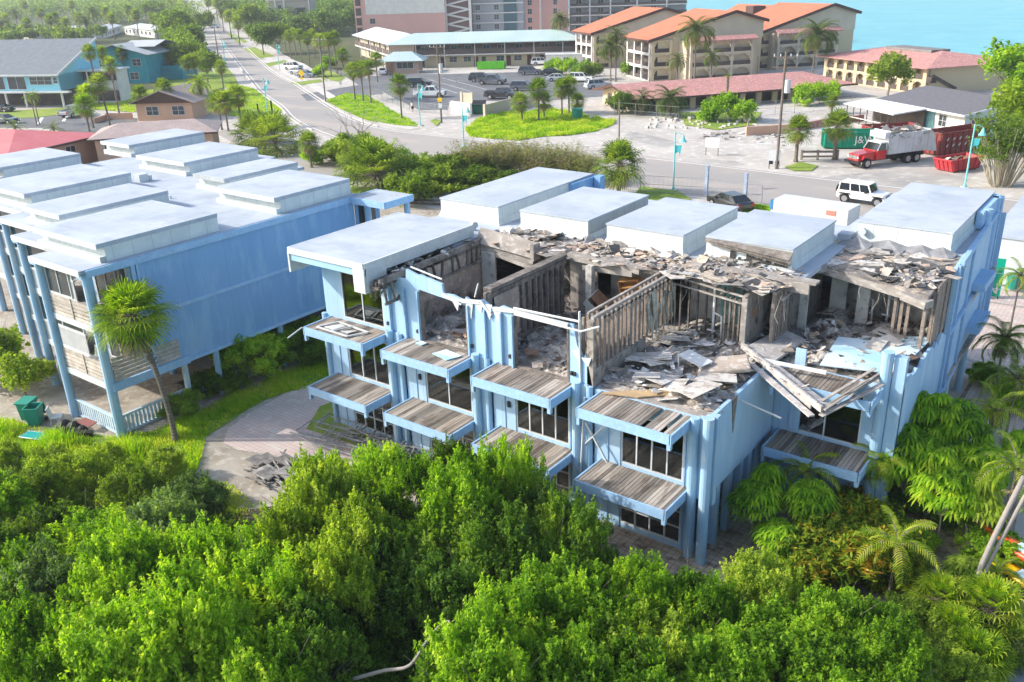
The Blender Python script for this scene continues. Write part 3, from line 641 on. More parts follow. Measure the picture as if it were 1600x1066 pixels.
# beams along the torn roof edge
t = MB(); t.slab([(-25.7,31.0,8.35),(-22.4,30.95,8.1),(-22.4,31.35,8.75),(-25.7,31.4,9.0)], .12); t.box(-25.6,-22.5,31.1,31.25,7.75,8.3); t.box(-22.5,-22.3,30.9,31.4,8.0,8.75)
t.bar((-25.5,31.2,8.0),(-21.9,30.7,7.7),.1,.18)
t.bar((-20.7,31.35,8.42),(-17.2,31.5,8.3),.35,.3); t.bar((-19.9,31.2,8.05),(-17.5,31.3,8.1),.06,.2)
t.bar((-15.9,32.85,8.3),(-10.45,32.6,8.36),.12,.42); t.bar((-15.6,33.15,8.5),(-10.3,33.1,8.5),.5,.1)
t.bar((-11.2,36.0,8.1),(-6.9,34.75,7.95),.08,.3); t.bar((-7.5,34.9,8.0),(-6.5,34.5,7.9),.5,.3)
t.bar((-11.3,35.0,8.3),(-10.7,36.3,8.2),.1,.3)
P(B, t, "beam", m_wood)
# charred roof deck: sagging sheets and torn roofing
def rz(x, y): return 8.42+.06*math.sin(x*1.7+y)
t = MB(); t.box(-25.5,-20.9,31.3,33.2,8.2,8.38); t.box(-20.9,-16.1,31.5,33.2,8.2,8.38); t.box(-16.1,-11.2,32.9,34.0,8.2,8.38)
t.slab([(-11.3,36.0,8.32),(-6.6,34.7,8.15),(-6.45,39.4,8.46),(-11.3,39.4,8.44)], .14)
P(B, t, "roof_deck", mat("burnt roof sheathing", (.28,.25,.22), rough=.95, col2=(.12,.11,.105), scale=1.1, col3=(.52,.44,.36), amt3=.8, scale3=1.6, bump=.6, bscale=7))
t = MB()
chips(t, -25.4, -11.3, 31.4, 33.6, 8.4, 420, .3, 1.7, .10, .06); chips(t, -25.4, -11.3, 31.4, 33.6, 8.45, 420, .06, .5, .16, .3)
chips(t, -25.4, -16, 32.6, 33.5, 8.45, 120, .2, .8, .2, .3)
chips(t, -15.5, -11.2, 33.0, 34.2, 8.42, 120, .1, .6, .3, .4)
chips(t, -11.2, -6.8, 36.2, 39.2, 8.4, 230, .3, 1.9, .06, .05, zf=lambda x, y: 8.28+(y-36)*.05)
chips(t, -8.8, -6.7, 35.2, 37.6, 8.3, 200, .08, .5, .25, .4, zf=lambda x, y: 8.2+(y-35)*.05)
chips(t, -26.2, -25.5, 25, 31.3, 8.42, 60, .1, .5, .12, .3)
P(B, t, "torn_roofing", m_shred); 
t = MB()
for (x, y, s) in [(-21.3,33.3,.5),(-17.0,33.4,.5),(-10.8,39.0,.9),(-9.6,39.2,1.1),(-8.3,39.3,.9),(-7.4,39.2,.8)]:
    t.slab([(x-s,y-.3,8.42),(x+s*.8,y-.5,8.45),(x+s*.9,y+.35,8.56),(x+.1,y+.45,8.74),(x-s*.7,y+.4,8.5)], .03, (0,0,1))
P(B, t, "curled_roofing", mat("curled felt", (.17,.175,.185), rough=.85, col2=(.30,.30,.31), scale=2))
# insulation strip, ply and boards at the edge of bay 4
t = MB(); t.slab([(-15.2,25.15,5.72),(-13.9,25.5,5.74),(-12.0,27.3,5.76),(-11.4,28.2,5.78),(-11.9,28.4,5.74),(-13.6,26.6,5.72)], .05); P(B, t, "plywood", mat("bare plywood", (.50,.36,.20), col2=(.40,.28,.16), scale=2))
t = MB(); t.slab([(-15.5,25.9,5.8),(-13.5,26.5,5.85),(-11.2,28.8,5.85),(-11.3,29.2,5.85),(-13.8,27.0,5.82),(-15.4,26.4,5.8)], .06); t.slab([(-14.8,25.5,5.66),(-11.15,25.5,5.66),(-11.1,28.3,5.68)], .05); P(B, t, "subfloor", m_wood)
# rubble
for (x0, x1, y0, y1, n) in [(-25.4,-21,25.6,34,420),(-20.8,-16,25.6,32,420),(-11.3,-6.5,31.6,38.2,620)]:
    b = bed(B, "rubble_bed", x0, x1, y0, y1, Z2, .45, m_bed)
    t = MB(); chips(t, x0+.1, x1-.1, y0, y1, Z2+.1, n, .08, .62, .4, .35); rebase(t.build("rubble", m_rub, b), B)
b = bed(B, "rubble_bed", -15.8, -11.2, 25.8, 33.8, Z2, .4, m_bed)
t = MB(); chips(t, -15.6, -11.3, 26, 33.6, Z2+.1, 520, .08, .8, .3, .28); rebase(t.build("rubble", m_rub2, b), B)
t = MB()
for lv in (0.02, Z1):
    chips(t, -29.8, -11.4, 25.9, 27.6, lv, 260, .1, .7, .5, .5); chips(t, -10.6, -7, 31.8, 34, lv, 60, .1, .7, .4, .5)
chips(t, -29.5, -26, 25.8, 27.6, Z2, 60, .1, .6, .2, .4)
P(B, t, "room_rubble", m_rub2)
t = MB(); t.box(-30, -11.2, 27.7, 27.8, 0, Z1-.3); t.box(-30, -11.2, 28.0, 28.1, Z1, Z2-.3); t.box(-10.9, -6.5, 34, 34.1, 0, Z2-.3)
for d in bays[1:]: t.box(d-.4, d-.3, YF+.6, 29.5, Z1, Z2-.25); t.box(d-.4, d-.3, YF+.6, 29.0, 0, Z1-.3)
P(B, t, "interior_wall", m_pale)
for (x, z0, z1, w) in [(-28.9,3,5,.5),(-26.9,3,5,.35),(-24.1,3,4.9,.6),(-19.2,3,5,.5),(-17.2,3,4.8,.4),(-14.5,3,4.9,.4),(-12.6,3,4.4,.5),(-28.9,5.8,7.9,.4),(-14.4,.4,2.2,.6),(-12.9,.4,2.2,.5)]:
    t = MB()
    for i in range(6): t.box(x+w*i/6, x+w*(i+.8)/6, YF+.3+.05*(i % 2), YF+.34+.05*(i % 2), z0, z1)
    P(B, t, "added_curtain", mat("pale curtain", (.50,.48,.42), rough=.9, col2=(.40,.38,.33), scale=2))  # pale strips added behind the glass to brighten windows that looked too black
t = MB(); t.box(-30.1,-29.9,31.2,31.3,Z2,8.2); t.box(-30,-26,30.5,30.6,Z2,8.2); P(B, t, "interior_wall", m_tan)
t = MB()   # junction boxes on the facade
for x in (-26.25,-24.5,-21.55,-19.6,-16.7,-16.62): t.box(x, x+.14, YF-.08, YF, Z2+.35, Z2+.5)
for x in (-24.6,-19.75,-16.55,-11.75): t.box(x, x+.12, YF-.08, YF, Z1+1.0, Z1+1.25)
P(B, t, "junction_box", mat("black plastic", (.03,.03,.03), rough=.5))
t = MB(); t.tube([(-16.5,YF-.3,Z1+.1),(-16.1,YF-.3,2.0),(-15.95,YF-.25,Z2-.3)], .04, 6); t.bar((-16.0,YF-.2,Z1+.5),(-15.0,YF-.25,Z1+1.7),.08,.05); t.bar((-15.9,YF-.25,Z1+1.5),(-14.9,YF-.3,Z1+.1),.08,.05)
t.bar((-30.6,24.2,5.3),(-30.95,23.6,4.9),.05,.05); t.bar((-11.8,27.4,5.85),(-9.6,28.3,4.9),.05,.05)
P(B, t, "loose_conduit", m_white)
t = MB(); t.tube([(-26.9,32.3,8.45),(-26.9,32.3,8.75),(-26.6,32.1,8.8)], .16, 10); t.tube([(-25.6,32.9,8.45),(-25.2,32.9,8.6),(-24.8,32.7,8.6)], .16, 10); t.tube([(-27.5,31.0,8.45),(-27.5,31.0,8.6)], .08, 8)
t.tube([(-10.6,39.62,8.98),(-10.6,39.45,8.98)], .16, 12)
P(B, t, "roof_vent", m_white)

# ---------------- things fallen from it ----------------
def thing(mb, name, m, label, cat, group=None, **k):
    V = np.array(mb.v); c = Vector(((V[:,0].min()+V[:,0].max())/2, (V[:,1].min()+V[:,1].max())/2, V[:,2].min()))
    mb.v = [(x-c.x, y-c.y, z-c.z) for x, y, z in mb.v]; o = mb.build(name, m, **k); o.location = c; return tag(o, label, cat, group)
m_wet = mat("weathered whitewashed board", (.50,.47,.44), rough=.9, col2=(.34,.31,.29), scale=1.6, col3=(.66,.63,.60), amt3=.6, scale3=6, bump=.2, island=.15)
t = MB(); t.slab([(-12.15,31.1,6.15),(-10.95,30.05,5.95),(-10.55,33.15,6.05),(-11.75,33.75,6.1)], .12); thing(t, "fallen_roof_panel", m_wet, "grey square roof panel lying across the gap between the fourth and fifth bays", "debris")
t = MB(); t.bar((-12.5,31.5,6.05),(-8.15,28.35,5.78),.46,.09,roll=.15); t.bar((-12.35,31.0,6.15),(-8.1,27.95,5.82),.09,.24); t.bar((-11.6,30.1,5.9),(-8.35,27.7,5.6),.24,.06); t.bar((-12.0,30.95,6.0),(-8.6,28.35,5.6),.05,.18)
for i in range(26):
    f = random.random(); q = Vector((-12.4+4.2*f, 31.1-3.1*f, 6.2-.4*f)); t.bar(q, q+Vector((random.uniform(-.4,.4), random.uniform(-.3,.3), random.uniform(-.1,.25))), .05, .02)
thing(t, "fallen_beam", m_wet, "long whitewashed broken roof beam sticking out diagonally over the fifth bay", "debris")
t = MB(); t.bar((-8.2,28.0,5.75),(-7.0,31.6,6.1),.13,.06); t.bar((-8.0,27.9,5.85),(-7.15,31.3,6.15),.09,.05); t.bar((-8.4,28.3,5.8),(-7.4,31.5,6.2),.12,.04); t.bar((-8.1,27.9,5.6),(-6.95,30.9,5.9),.2,.04); t.bar((-8.25,28.1,5.7),(-7.25,30.2,6.3),.06,.04)
thing(t, "fallen_planks", m_wood, "bundle of grey broken planks crossing the stripped deck of the fifth bay", "debris")
t = MB(); t.bar((-11.4,30.3,6.05),(-8.9,30.7,5.95),.08,.14); thing(t, "fallen_rail", m_pipe, "white rail lying over the fifth bay above its deck", "debris")
m_panelblue = mat("fallen blue wall sheet", (.62,.74,.80), rough=.5, col2=(.36,.60,.72), scale=.35, contrast=(.45,.6), stretch=(.5,1.6,1))
t = MB(); t.slab([(-9.3,31.15,6.02),(-6.75,31.9,6.0),(-6.5,36.1,6.0),(-7.6,35.7,6.02),(-8.2,34.6,6.03),(-9.6,34.2,6.03)], .05); thing(t, "wall_sheet", m_panelblue, "large pale blue wall sheet lying flat on the rubble of the fifth bay", "debris")
t = MB(); t.slab([(-22.95,24.55,5.68),(-22.0,24.35,5.68),(-21.75,25.0,5.7),(-22.7,25.15,5.7)], .03); thing(t, "wall_sheet", m_panelblue, "pale blue sheet scrap on the upper deck of the second bay", "debris")
t = MB(); t.slab([(-24.3,25.0,5.68),(-23.9,24.95,5.68),(-23.85,25.25,5.7),(-24.2,25.3,5.7)], .03); thing(t, "wall_sheet", m_panelblue, "small blue scrap by the window opening of the second bay", "debris")
t = MB(); fr = [(-29.3,24.0,5.68),(-27.3,23.95,5.68),(-26.85,24.75,5.69),(-28.9,24.95,5.69)]
for i in range(4): t.bar(fr[i], fr[(i+1) % 4], .09, .05)
t.bar((-28.3,24.0,5.7),(-27.9,24.9,5.7),.07,.05); t.slab([(-29.0,24.15,5.70),(-28.4,24.1,5.70),(-28.2,24.7,5.71),(-28.6,24.8,5.71)], .02, (0,0,1)); t.slab([(-28.0,24.2,5.70),(-27.5,24.15,5.70),(-27.4,24.6,5.71)], .02, (0,0,1))
thing(t, "broken_window_wreck", m_white, "broken white window frame lying on the upper left deck", "debris")
t = MB()
for i in range(46):
    x = random.uniform(-30.2,-22.3); y = random.uniform(22.9,24.9); L = random.uniform(1.6,3.2); a = random.gauss(.15,.2); z = .1+random.random()*.45
    q = Vector((math.cos(a), math.sin(a), random.uniform(-.06,.06)))*L/2; c = Vector((x, y, z)); t.bar(c-q, c+q, .05, .04)
    if i % 3 == 0:
        w = Vector((-math.sin(a), math.cos(a), .05))*1.1; t.bar(c-q+w, c+q+w, .05, .04); t.bar(c-q, c-q+w, .05, .04); t.bar(c+q, c+q+w, .05, .04)
for i in range(60):
    x = random.uniform(-30,-22.5); y = random.uniform(23,24.9); t.bar((x,y,.15),(x+random.uniform(-.2,.2),y+1.0,.55),.02,.02)
thing(t, "scaffold_pile", mat("dull aluminium", (.42,.43,.43), rough=.5, metal=.3, col2=(.28,.28,.28), scale=3), "pile of grey railing and frame sections under the lower left decks", "pile")
# furniture and hanging stuff left in the open rooms
m_brn = mat("brown cabinet board", (.16,.085,.05), rough=.6, col2=(.24,.14,.09), scale=2); m_org = mat("orange pine board", (.50,.27,.10), rough=.7, col2=(.42,.22,.09), scale=3)
m_ins = mat("smoke stained insulation", (.44,.42,.34), rough=1, col2=(.28,.26,.21), scale=2, col3=(.60,.58,.50), amt3=.6, scale3=6)
e = empty("toppled_cabinet", (-18.6,31.0,6.35), "brown cabinet toppled on its side in the third open room", "cabinet"); e.rotation_euler = (.5,.75,.3)
t = MB(); t.box(-.9,.9,-.3,.3,-.35,-.3); t.box(-.9,.9,-.3,.3,.3,.35); t.box(-.9,-.85,-.3,.3,-.3,.3); t.box(.85,.9,-.3,.3,-.3,.3); t.box(-.9,.9,.26,.3,-.3,.3); t.build("carcass", m_brn, e); t = MB(); t.box(-.92,-.9,-.3,.3,-.35,.35); t.box(-.9,.9,-.33,-.3,-.35,.05); t.build("door", mat("pale cabinet front", (.50,.53,.52)), e)
e = empty("shelf_unit", (-17.7,31.9,6.6), "orange pine shelf unit leaning behind the toppled cabinet", "shelf"); e.rotation_euler = (.1,-.2,.2)
t = MB(); [t.box(-.45,.45,-.2,.2,z,z+.04) for z in (0,.4,.8,1.1)]; t.box(-.47,-.43,-.2,.2,0,1.14); t.box(.43,.47,-.2,.2,0,1.14); t.box(-.45,.45,.17,.2,0,1.1); t.build("board", m_org, e)
e = empty("low_table", (-13.2,28.6,5.95), "small white table half buried in the rubble of the fourth open room", "table"); e.rotation_euler = (.06,.08,-.3)
t = MB(); t.box(-.6,.6,-.32,.32,.32,.37); t.build("tabletop", m_white, e)
for x in (-.55,.55):
    for y in (-.28,.28): t = MB(); t.box(x-.03,x+.03,y-.03,y+.03,-.2,.32); t.build("leg", m_white, e)
e = empty("mattress", (-12.2,29.0,6.0), "stained pale mattress lying on the rubble beside the closet wall", "mattress"); e.rotation_euler = (.05,-.12,.5)
t = MB(); t.box(-.95,.95,-.6,.6,0,.2); t.build("pad", m_tan, e, bevel=.06)
t = MB()
for i in range(34):
    y = random.uniform(28.9,31.6); z = random.uniform(7.2,8.3); l = random.uniform(.5,1.9); x = -15.72+random.uniform(-.05,.2); w = random.uniform(.05,.2)
    t.slab([(x,y,z),(x+.03,y+w,z-.05),(x+.12*random.random(),y+w*1.3,z-l*.6),(x+.1,y+w*.4,z-l)], .012, (1,0,0))
for x in (-16.2,-21.2,-11.9,-8.8,-7.2):
    for i in range(7):
        a = Vector((x+random.uniform(-.6,.9), random.uniform(31.6,33.2) if x < -10 else random.uniform(35.2,36.5), 8.2)); t.tube([a, a+Vector((random.uniform(-.2,.2), random.uniform(-.3,.1), -random.uniform(.3,.8))), a+Vector((random.uniform(-.3,.3), random.uniform(-.3,.1), -random.uniform(.8,1.5)))], .012, 4)
P(B, t, "hanging_insulation", m_ins)
t = MB()
for i in range(15):
    x, y = (random.uniform(-15.2,-12), random.uniform(26.3,30.5)) if i < 9 else (random.uniform(-10.8,-7.2), random.uniform(33,37)) if i < 12 else (random.uniform(-24.8,-17), random.uniform(26.5,30)); s = random.uniform(.5,.95); a = random.uniform(0,3); z = Z2+.42+random.uniform(-.05,.12)
    u = Vector((math.cos(a), math.sin(a), random.uniform(-.15,.15)))*s; v = Vector((-math.sin(a), math.cos(a), random.uniform(-.15,.15)))*s*.6; p = Vector((x, y, z)); t.slab([p-u-v, p+u-v*.8, p+u*.9+v, p-u*.8+v*.9], .02, (0,0,1))
P(B, t, "fallen_ceiling_board", mat("fallen plasterboard", (.62,.60,.56), rough=.9, col2=(.46,.42,.37), scale=1.2, col3=(.25,.20,.16), amt3=.6, scale3=3))
# ---------------- the intact building on the left ----------------
LB = empty("stilt_building", (-47, 28, 0), "intact blue two storey motel block on stilts with white stepped roof and screened balconies", "building")
m_slat = mat("bleached balcony boards", (.52,.47,.41), rough=.9, col2=(.38,.33,.28), scale=2, col3=(.62,.58,.53), amt3=.5, scale3=5, island=.2)
m_cool = mat("grey balcony panel", (.44,.46,.46), rough=.85, col2=(.36,.38,.39), scale=1, lines=[(0, .16, .12, .35)])
xs = [-37.7, -42.1, -46.7, -51.3, -56.0, -61.5]; ys = [18.5, 19.9, 21.3, 22.7, 24.1]; yb = [35.0, 37.0, 38.8, 40.2, 41.5]
t = MB(); t.box(-37.82, -37.7, 20.6, 34.6, 2.65, 5.5); t.box(-37.80, -37.68, 20.6, 34.6, 5.5, 8.2)
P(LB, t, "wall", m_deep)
t = MB(); t.box(-37.74, -37.62, 20.5, 34.7, 5.42, 5.6); t.box(-37.7, -37.62, 20.5, 34.7, 2.5, 2.68); t.box(-37.68, -37.60, 20.5, 20.68, 2.6, 8.2)
t.box(-37.75, -37.55, 18.4, 36.6, 8.1, 8.42); t.box(-37.66, -37.6, 20.75, 20.85, 2.65, 8.2)
t.box(-37.75, -37.58, 18.5, 22.6, 2.45, 2.85)
P(LB, t, "trim", m_trim)
roof = MB(); fl = MB(); ed = MB(); colm = MB(); inner = MB(); pan = MB(); bt = MB()
for k in range(5):
    x1, x0 = xs[k], xs[k+1]; y0, y1 = ys[k], yb[k]
    roof.box(x0-.02, x1+.02, y0-.35, y1, 8.28, 8.45+.004*k)
    ed.box(x0, x1+.05, y0-.42, y0-.35, 8.2, 8.47)
    if k: ed.box(x1-.02, x1+.05, ys[k-1]-.3, y0-.35, 8.2, 8.46)
    for z in (2.45, 5.3): fl.box(x0, x1-(.16 if k == 0 else .02), y0, y1-.3, z+.002*k, z+.3)
    colm.tube([(x0+.15 if k else x0+.1, y0-.05, 0), (x0+.15 if k else x0+.1, y0-.05, 8.25)], .21, 12)
    colm.box(x0-.15, x0+.4, y0-.33, y0+.25, 8.05, 8.3)
    if k == 0: colm.tube([(x1-.2, y0+.02, 0), (x1-.2, y0+.02, 8.25)], .23, 12)
    for yy in (24.3, 28.5, 32.5): colm.tube([(x1-.25, yy, 0), (x1-.25, yy, 2.5)], .17, 10)
    inner.box(x0, x1-.1, y0+2.0, y0+2.1, 2.75, 8.2); inner.box(x0, x1, y1-.5, y1-.4, 2.75, 8.2)
    for z in (2.75, 5.6):
        if k: pan.box(x0+.3, x1-.1, y0+.02, y0+.08, z, z+1.05); bt.box(x0+.25, x1, y0-.02, y0+.12, z+1.05, z+1.13); bt.box(x0+.25, x1, y0-.02, y0+.14, z-.3, z+.02)
        else: bt.box(x0+.3, x1-.3, y0-.02, y0+.14, z-.3, z+.02)
P(LB, roof, "roof", m_roof); P(LB, fl, "floor_slab", m_wood); P(LB, ed, "fascia", m_white); P(LB, colm, "column", m_col); P(LB, inner, "inner_wall", m_blue)
P(LB, pan, "balcony_panel", m_cool); P(LB, bt, "trim", m_white)
for k in range(1, 4):
    for z in (2.75, 5.6): window(LB, xs[k+1]+.35, xs[k]-.15, ys[k]+.06, z+1.1, z+2.5, 2, glass=m_dglass)
for z in (2.75, 5.6):
    window(LB, -41.0, -38.0, 20.45, z+.05, z+2.35, 3, glass=m_dglass)
window(LB, -41.7, -39.6, 18.55, 6.7, 8.15, 2, glass=m_dglass)
t = MB()
for z0 in (2.85, 5.65):      # horizontal balcony boards of the corner flat
    for i in range(5): t.box(-41.75, -38.05, 18.5, 18.54, z0+i*.2, z0+i*.2+.15)
    t.box(-39.9, -39.8, 18.46, 18.5, z0, z0+1.05)
for i in range(6): t.box(-37.70, -37.66, 18.7, 22.2 if i < 5 else 20.6, 2.9+i*.2, 2.9+i*.2+.16)
P(LB, t, "balcony_rail", m_slat)
t = MB()
y = 18.8
while y < 22.3: t.box(-38.1, -38.05, y, y+.13, .12, .95); y += .21
x = -41.7
while x < -38.5: t.box(x, x+.12, 18.55, 18.6, .12, .95); x += .2
t.box(-41.8,-38.3,18.5,18.64,.9,1.0); t.box(-41.8,-38.3,18.5,18.64,.05,.15); t.box(-38.15,-38.0,18.7,22.4,.9,1.0); t.box(-38.15,-38.0,18.7,22.4,.05,.15)
for yy in (22.4, 25.2): t.box(-38.2, -37.95, yy, yy+.2, 0, 1.1 if yy > 25 else 2.6)
y = 22.7
while y < 34: t.box(-38.1, -38.05, y, y+.13, .12, .85); y += .24
P(LB, t, "ground_rail", mat("pale blue picket", (.50,.60,.66), col2=(.40,.52,.60), scale=2))
t = MB(); t.box(-44, -39.2, 25.5, 25.6, 0, 2.4); t.box(-60, -44, 26.5, 26.6, 0, 2.4); t.box(-40.5, -39.3, 28, 34, 0, 2.3); P(LB, t, "storage_wall", mat("dark store wall", (.10,.11,.12), col2=(.06,.065,.07), scale=1))
def lbox(x0, x1, y0, y1, z=9.35, e=.35):
    t = MB(); t.box(x0-.04, x1, y0-e, y1, z-.2, z); r = P(LB, t, "raised_roof", m_roof)
    s = MB(); s.box(x0, x1-.02, y0, y1-.02, 8.4, z-.2); s.box(x0-.03, x1+.02, y0-e-.05, y0-e, z-.24, z+.01)
    s.box(x0+.02, x1-.05, y0-.3, y0, 8.4, 8.72)
    rebase(s.build("upstand", m_rside, r), LB)
for b in [(-43.6,-37.95,19.65,25.7), (-48.7,-44.85,21.6,27.5), (-57.2,-51.5,23.1,29.3), (-66,-61,26,31.3), (-43.3,-38.0,29.7,34.8), (-47.6,-44.6,31.4,36.6), (-56.6,-51.2,33.2,38.7), (-64.5,-60.8,35.2,41.2)]: lbox(*b)
t = MB(); t.box(-57.0,-56.6,33.5,34,8.4,8.9); t.box(-52.8,-52.2,30.2,30.8,8.4,8.95); t.tube([(-52.3,31.0,8.4),(-52.3,31.0,8.8)],.12,8); t.tube([(-43.0,27.2,8.4),(-43.0,27.2,8.7)],.06,8); t.tube([(-46.5,28.6,8.4),(-46.5,28.6,8.65)],.06,8)
P(LB, t, "roof_vent", m_rside)
# rear porch
t = MB(); t.box(-37.6, -34.9, 34.3, 36.6, 8.25, 8.42); P(LB, t, "porch_roof", m_roof)
t = MB(); t.box(-37.6,-34.85,34.25,34.32,8.05,8.43); t.box(-34.9,-34.8,34.3,36.6,8.05,8.43); t.box(-37.6,-34.9,34.5,36.5,5.35,5.6); t.box(-37.6,-34.9,34.5,36.5,2.55,2.8)
P(LB, t, "trim", m_trim)
t = MB(); t.tube([(-37.3,35.3,0),(-37.3,35.3,8.2)],.2,12); t.tube([(-35.1,36.3,0),(-35.1,36.3,8.2)],.17,12); P(LB, t, "column", m_col)
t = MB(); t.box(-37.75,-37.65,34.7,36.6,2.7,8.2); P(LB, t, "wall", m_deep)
t = MB(); t.box(-37.66,-37.6,34.9,36.2,5.9,7.9); P(LB, t, "screen", m_dglass)
# ---------------- small things beside it ----------------
def cart(loc, rz, m, open_lid, label):
    e = empty("trash_cart", loc, label, "trash cart", "wheeled carts beside the left building", rz)
    t = MB(); q = [(-.26,-.3),(.26,-.3),(.26,.3),(-.26,.3)]
    t.add([(x, y, .08) for x, y in q]+[(x*1.25, y*1.22, 1.0) for x, y in q], [(3,2,1,0),(0,1,5,4),(1,2,6,5),(2,3,7,6),(3,0,4,7)])
    t.box(-.36,.36,-.4,.4,.96,1.02) if not open_lid else t.box(-.36,-.3,-.4,.4,.93,1.02)
    if open_lid: t.box(.3,.36,-.4,.4,.93,1.02); t.box(-.3,.3,-.4,-.34,.93,1.02); t.box(-.3,.3,.34,.4,.93,1.02)
    t.build("bin_body", m, e)
    l = MB()
    if open_lid: l.slab([(-.34,.42,1.0),(.34,.42,1.0),(.34,.62,.3),(-.34,.62,.3)], .04, (0,-1,0))
    else: l.slab([(-.37,-.44,1.06),(.37,-.44,1.06),(.37,.42,1.1),(-.37,.42,1.1)], .05); l.box(-.3,.3,.4,.5,.98,1.06)
    l.build("lid", m, e)
    for s in (-1, 1): w = MB(); w.tube([(s*.3,.36,.12),(s*.36,.36,.12)], .12, 10); w.build("wheel", MATS["black plastic"], e)
m_green = mat("green plastic", (.02,.26,.19), rough=.45, col2=(.025,.22,.16), scale=3)
cart((-43.6,16.95,0), .5, m_green, False, "green wheeled trash cart with closed lid standing behind the open one")
cart((-42.75,16.85,0), .7, m_green, True, "green wheeled trash cart standing open beside a closed one")
def patio_chair(loc, rz, label, m=m_white, s=1.0):
    e = empty("patio_chair", loc, label, "chair", None, rz)
    t = MB(); t.box(-.25*s,.25*s,-.25*s,.25*s,.4,.44); t.build("seat", m, e)
    t = MB(); 
    for i in range(5): t.bar((-.2*s+i*.1*s,.25*s,.42),(-.2*s+i*.1*s,.36*s,.88),.05,.02)
    t.bar((-.25*s,.36*s,.9),(.25*s,.36*s,.9),.05,.04); t.build("backrest", m, e)
    for x in (-.22, .22):
        for y in (-.22, .22): l = MB(); l.tube([(x*s,y*s,.41),(x*s*1.1,y*s*1.15,0)], .02, 6); l.build("leg", m, e)
    return e
patio_chair((-41.9,17.5,0), 2.4, "white plastic chair between the open trash cart and the black bags")
patio_chair((-40.6,19.4,2.78), .3, "white wire chair on the lower corner balcony, left of its neighbour", s=.9)
patio_chair((-39.6,19.3,2.78), -.5, "white wire chair on the lower corner balcony nearest the corner column", s=.9)
e = empty("sun_lounger", (-40.9,16.0,0), "low white framed lounge chair with teal straps lying in the grass", "lounge chair", None, .35)
t = MB(); fr = [(-.8,-.3,.3),(.8,-.3,.3),(.8,.3,.3),(-.8,.3,.3)]
for i in range(4): t.tube([fr[i], fr[(i+1)%4]], .025, 6)
for x, y in ((-.7,-.3),(.7,-.3),(.7,.3),(-.7,.3)): t.tube([(x,y,.3),(x,y,0)], .02, 6)
t.build("frame", m_white, e, smooth=True)
t = MB()
for i in range(9): t.box(-.72+i*.15, -.61+i*.15, -.29, .29, .3, .325)
t.build("strap", mat("teal vinyl strap", (.02,.40,.36), rough=.5), e)
t = MB()
for (x, y, r) in [(-41.0,17.35,.45),(-40.55,17.6,.4),(-40.4,17.05,.38),(-40.0,17.7,.3)]:
    for j in range(5):
        a0, a1 = j*math.pi/5, (j+1)*math.pi/5
        k = 8; vs = []
        for a in (a0/2, a1/2):
            vs += [(x+r*math.cos(a)*math.cos(b*2*math.pi/k)*(1+.15*math.sin(b*3+r*9)), y+r*math.cos(a)*math.sin(b*2*math.pi/k), r*1.2*math.sin(a)) for b in range(k)]
        t.add(vs, [(b, (b+1) % k, k+(b+1) % k, k+b) for b in range(k)])
t.box(-40.6,-39.9,17.2,17.5,.1,.28); t.bar((-39.8,17.0,.3),(-39.2,17.8,.1),.3,.25)
thing(t, "garbage_pile", MATS["black plastic"], "heap of black garbage bags and dark junk in front of the white picket rail", "garbage")
t = MB(); t.bar((-40.3,17.9,.5),(-39.6,18.1,.35),.5,.05); thing(t, "board", mat("dull red board", (.35,.14,.12)), "dull red board leaning on the garbage heap", "board")
e = empty("kettle_grill", (-38.9,22.8,0), "black covered barbecue grill under the left building behind the picket rail", "grill")
t = MB(); t.box(-.35,.35,-.3,.3,.05,.95); t.build("cover", MATS["black plastic"], e, bevel=.08); t = MB(); t.box(-.6,-.35,-.2,.2,.75,.8); t.build("shelf", MATS["black plastic"], e)
for x, y, l in [(-48.6,22.6,"blue tarpaulin bundle under the far left end of the left building"), (-50.6,22.6,"blue tarpaulin hanging at the far left edge of the left building")]:
    t = MB(); t.slab([(x-.8,y,0.2),(x+.8,y,.1),(x+.6,y+.3,2.0),(x-.7,y+.2,2.2)], .25, (0,-1,0)); thing(t, "tarpaulin", mat("blue tarp", (.02,.22,.68), rough=.4, col2=(.03,.30,.75), scale=2), l, "tarpaulin")
# pieces lying in the yard
t = MB()
for i in range(44):
    c = at(random.uniform(398,462), random.uniform(722,760), .06)+Vector((0, 0, random.random()**2*.3)); a = random.gauss(-.1,.35); q = Vector((math.cos(a), math.sin(a), random.uniform(-.06,.06)))*random.uniform(.3,.8); t.bar(c-q, c+q, .06, .05)
for i in range(8):
    c = at(random.uniform(400,450), random.uniform(715,745), .25); t.slab([c+Vector((-.4,-.3,.1)), c+Vector((.4,-.25,0)), c+Vector((.35,.3,.05)), c+Vector((-.3,.3,.15))], .05, (0,0,1))
thing(t, "scrap_pile", mat("grey scrap", (.17,.16,.15), rough=.8, col2=(.38,.36,.33), scale=3, island=.4), "small heap of grey scrap and slats on the sand below the paver patio", "pile")
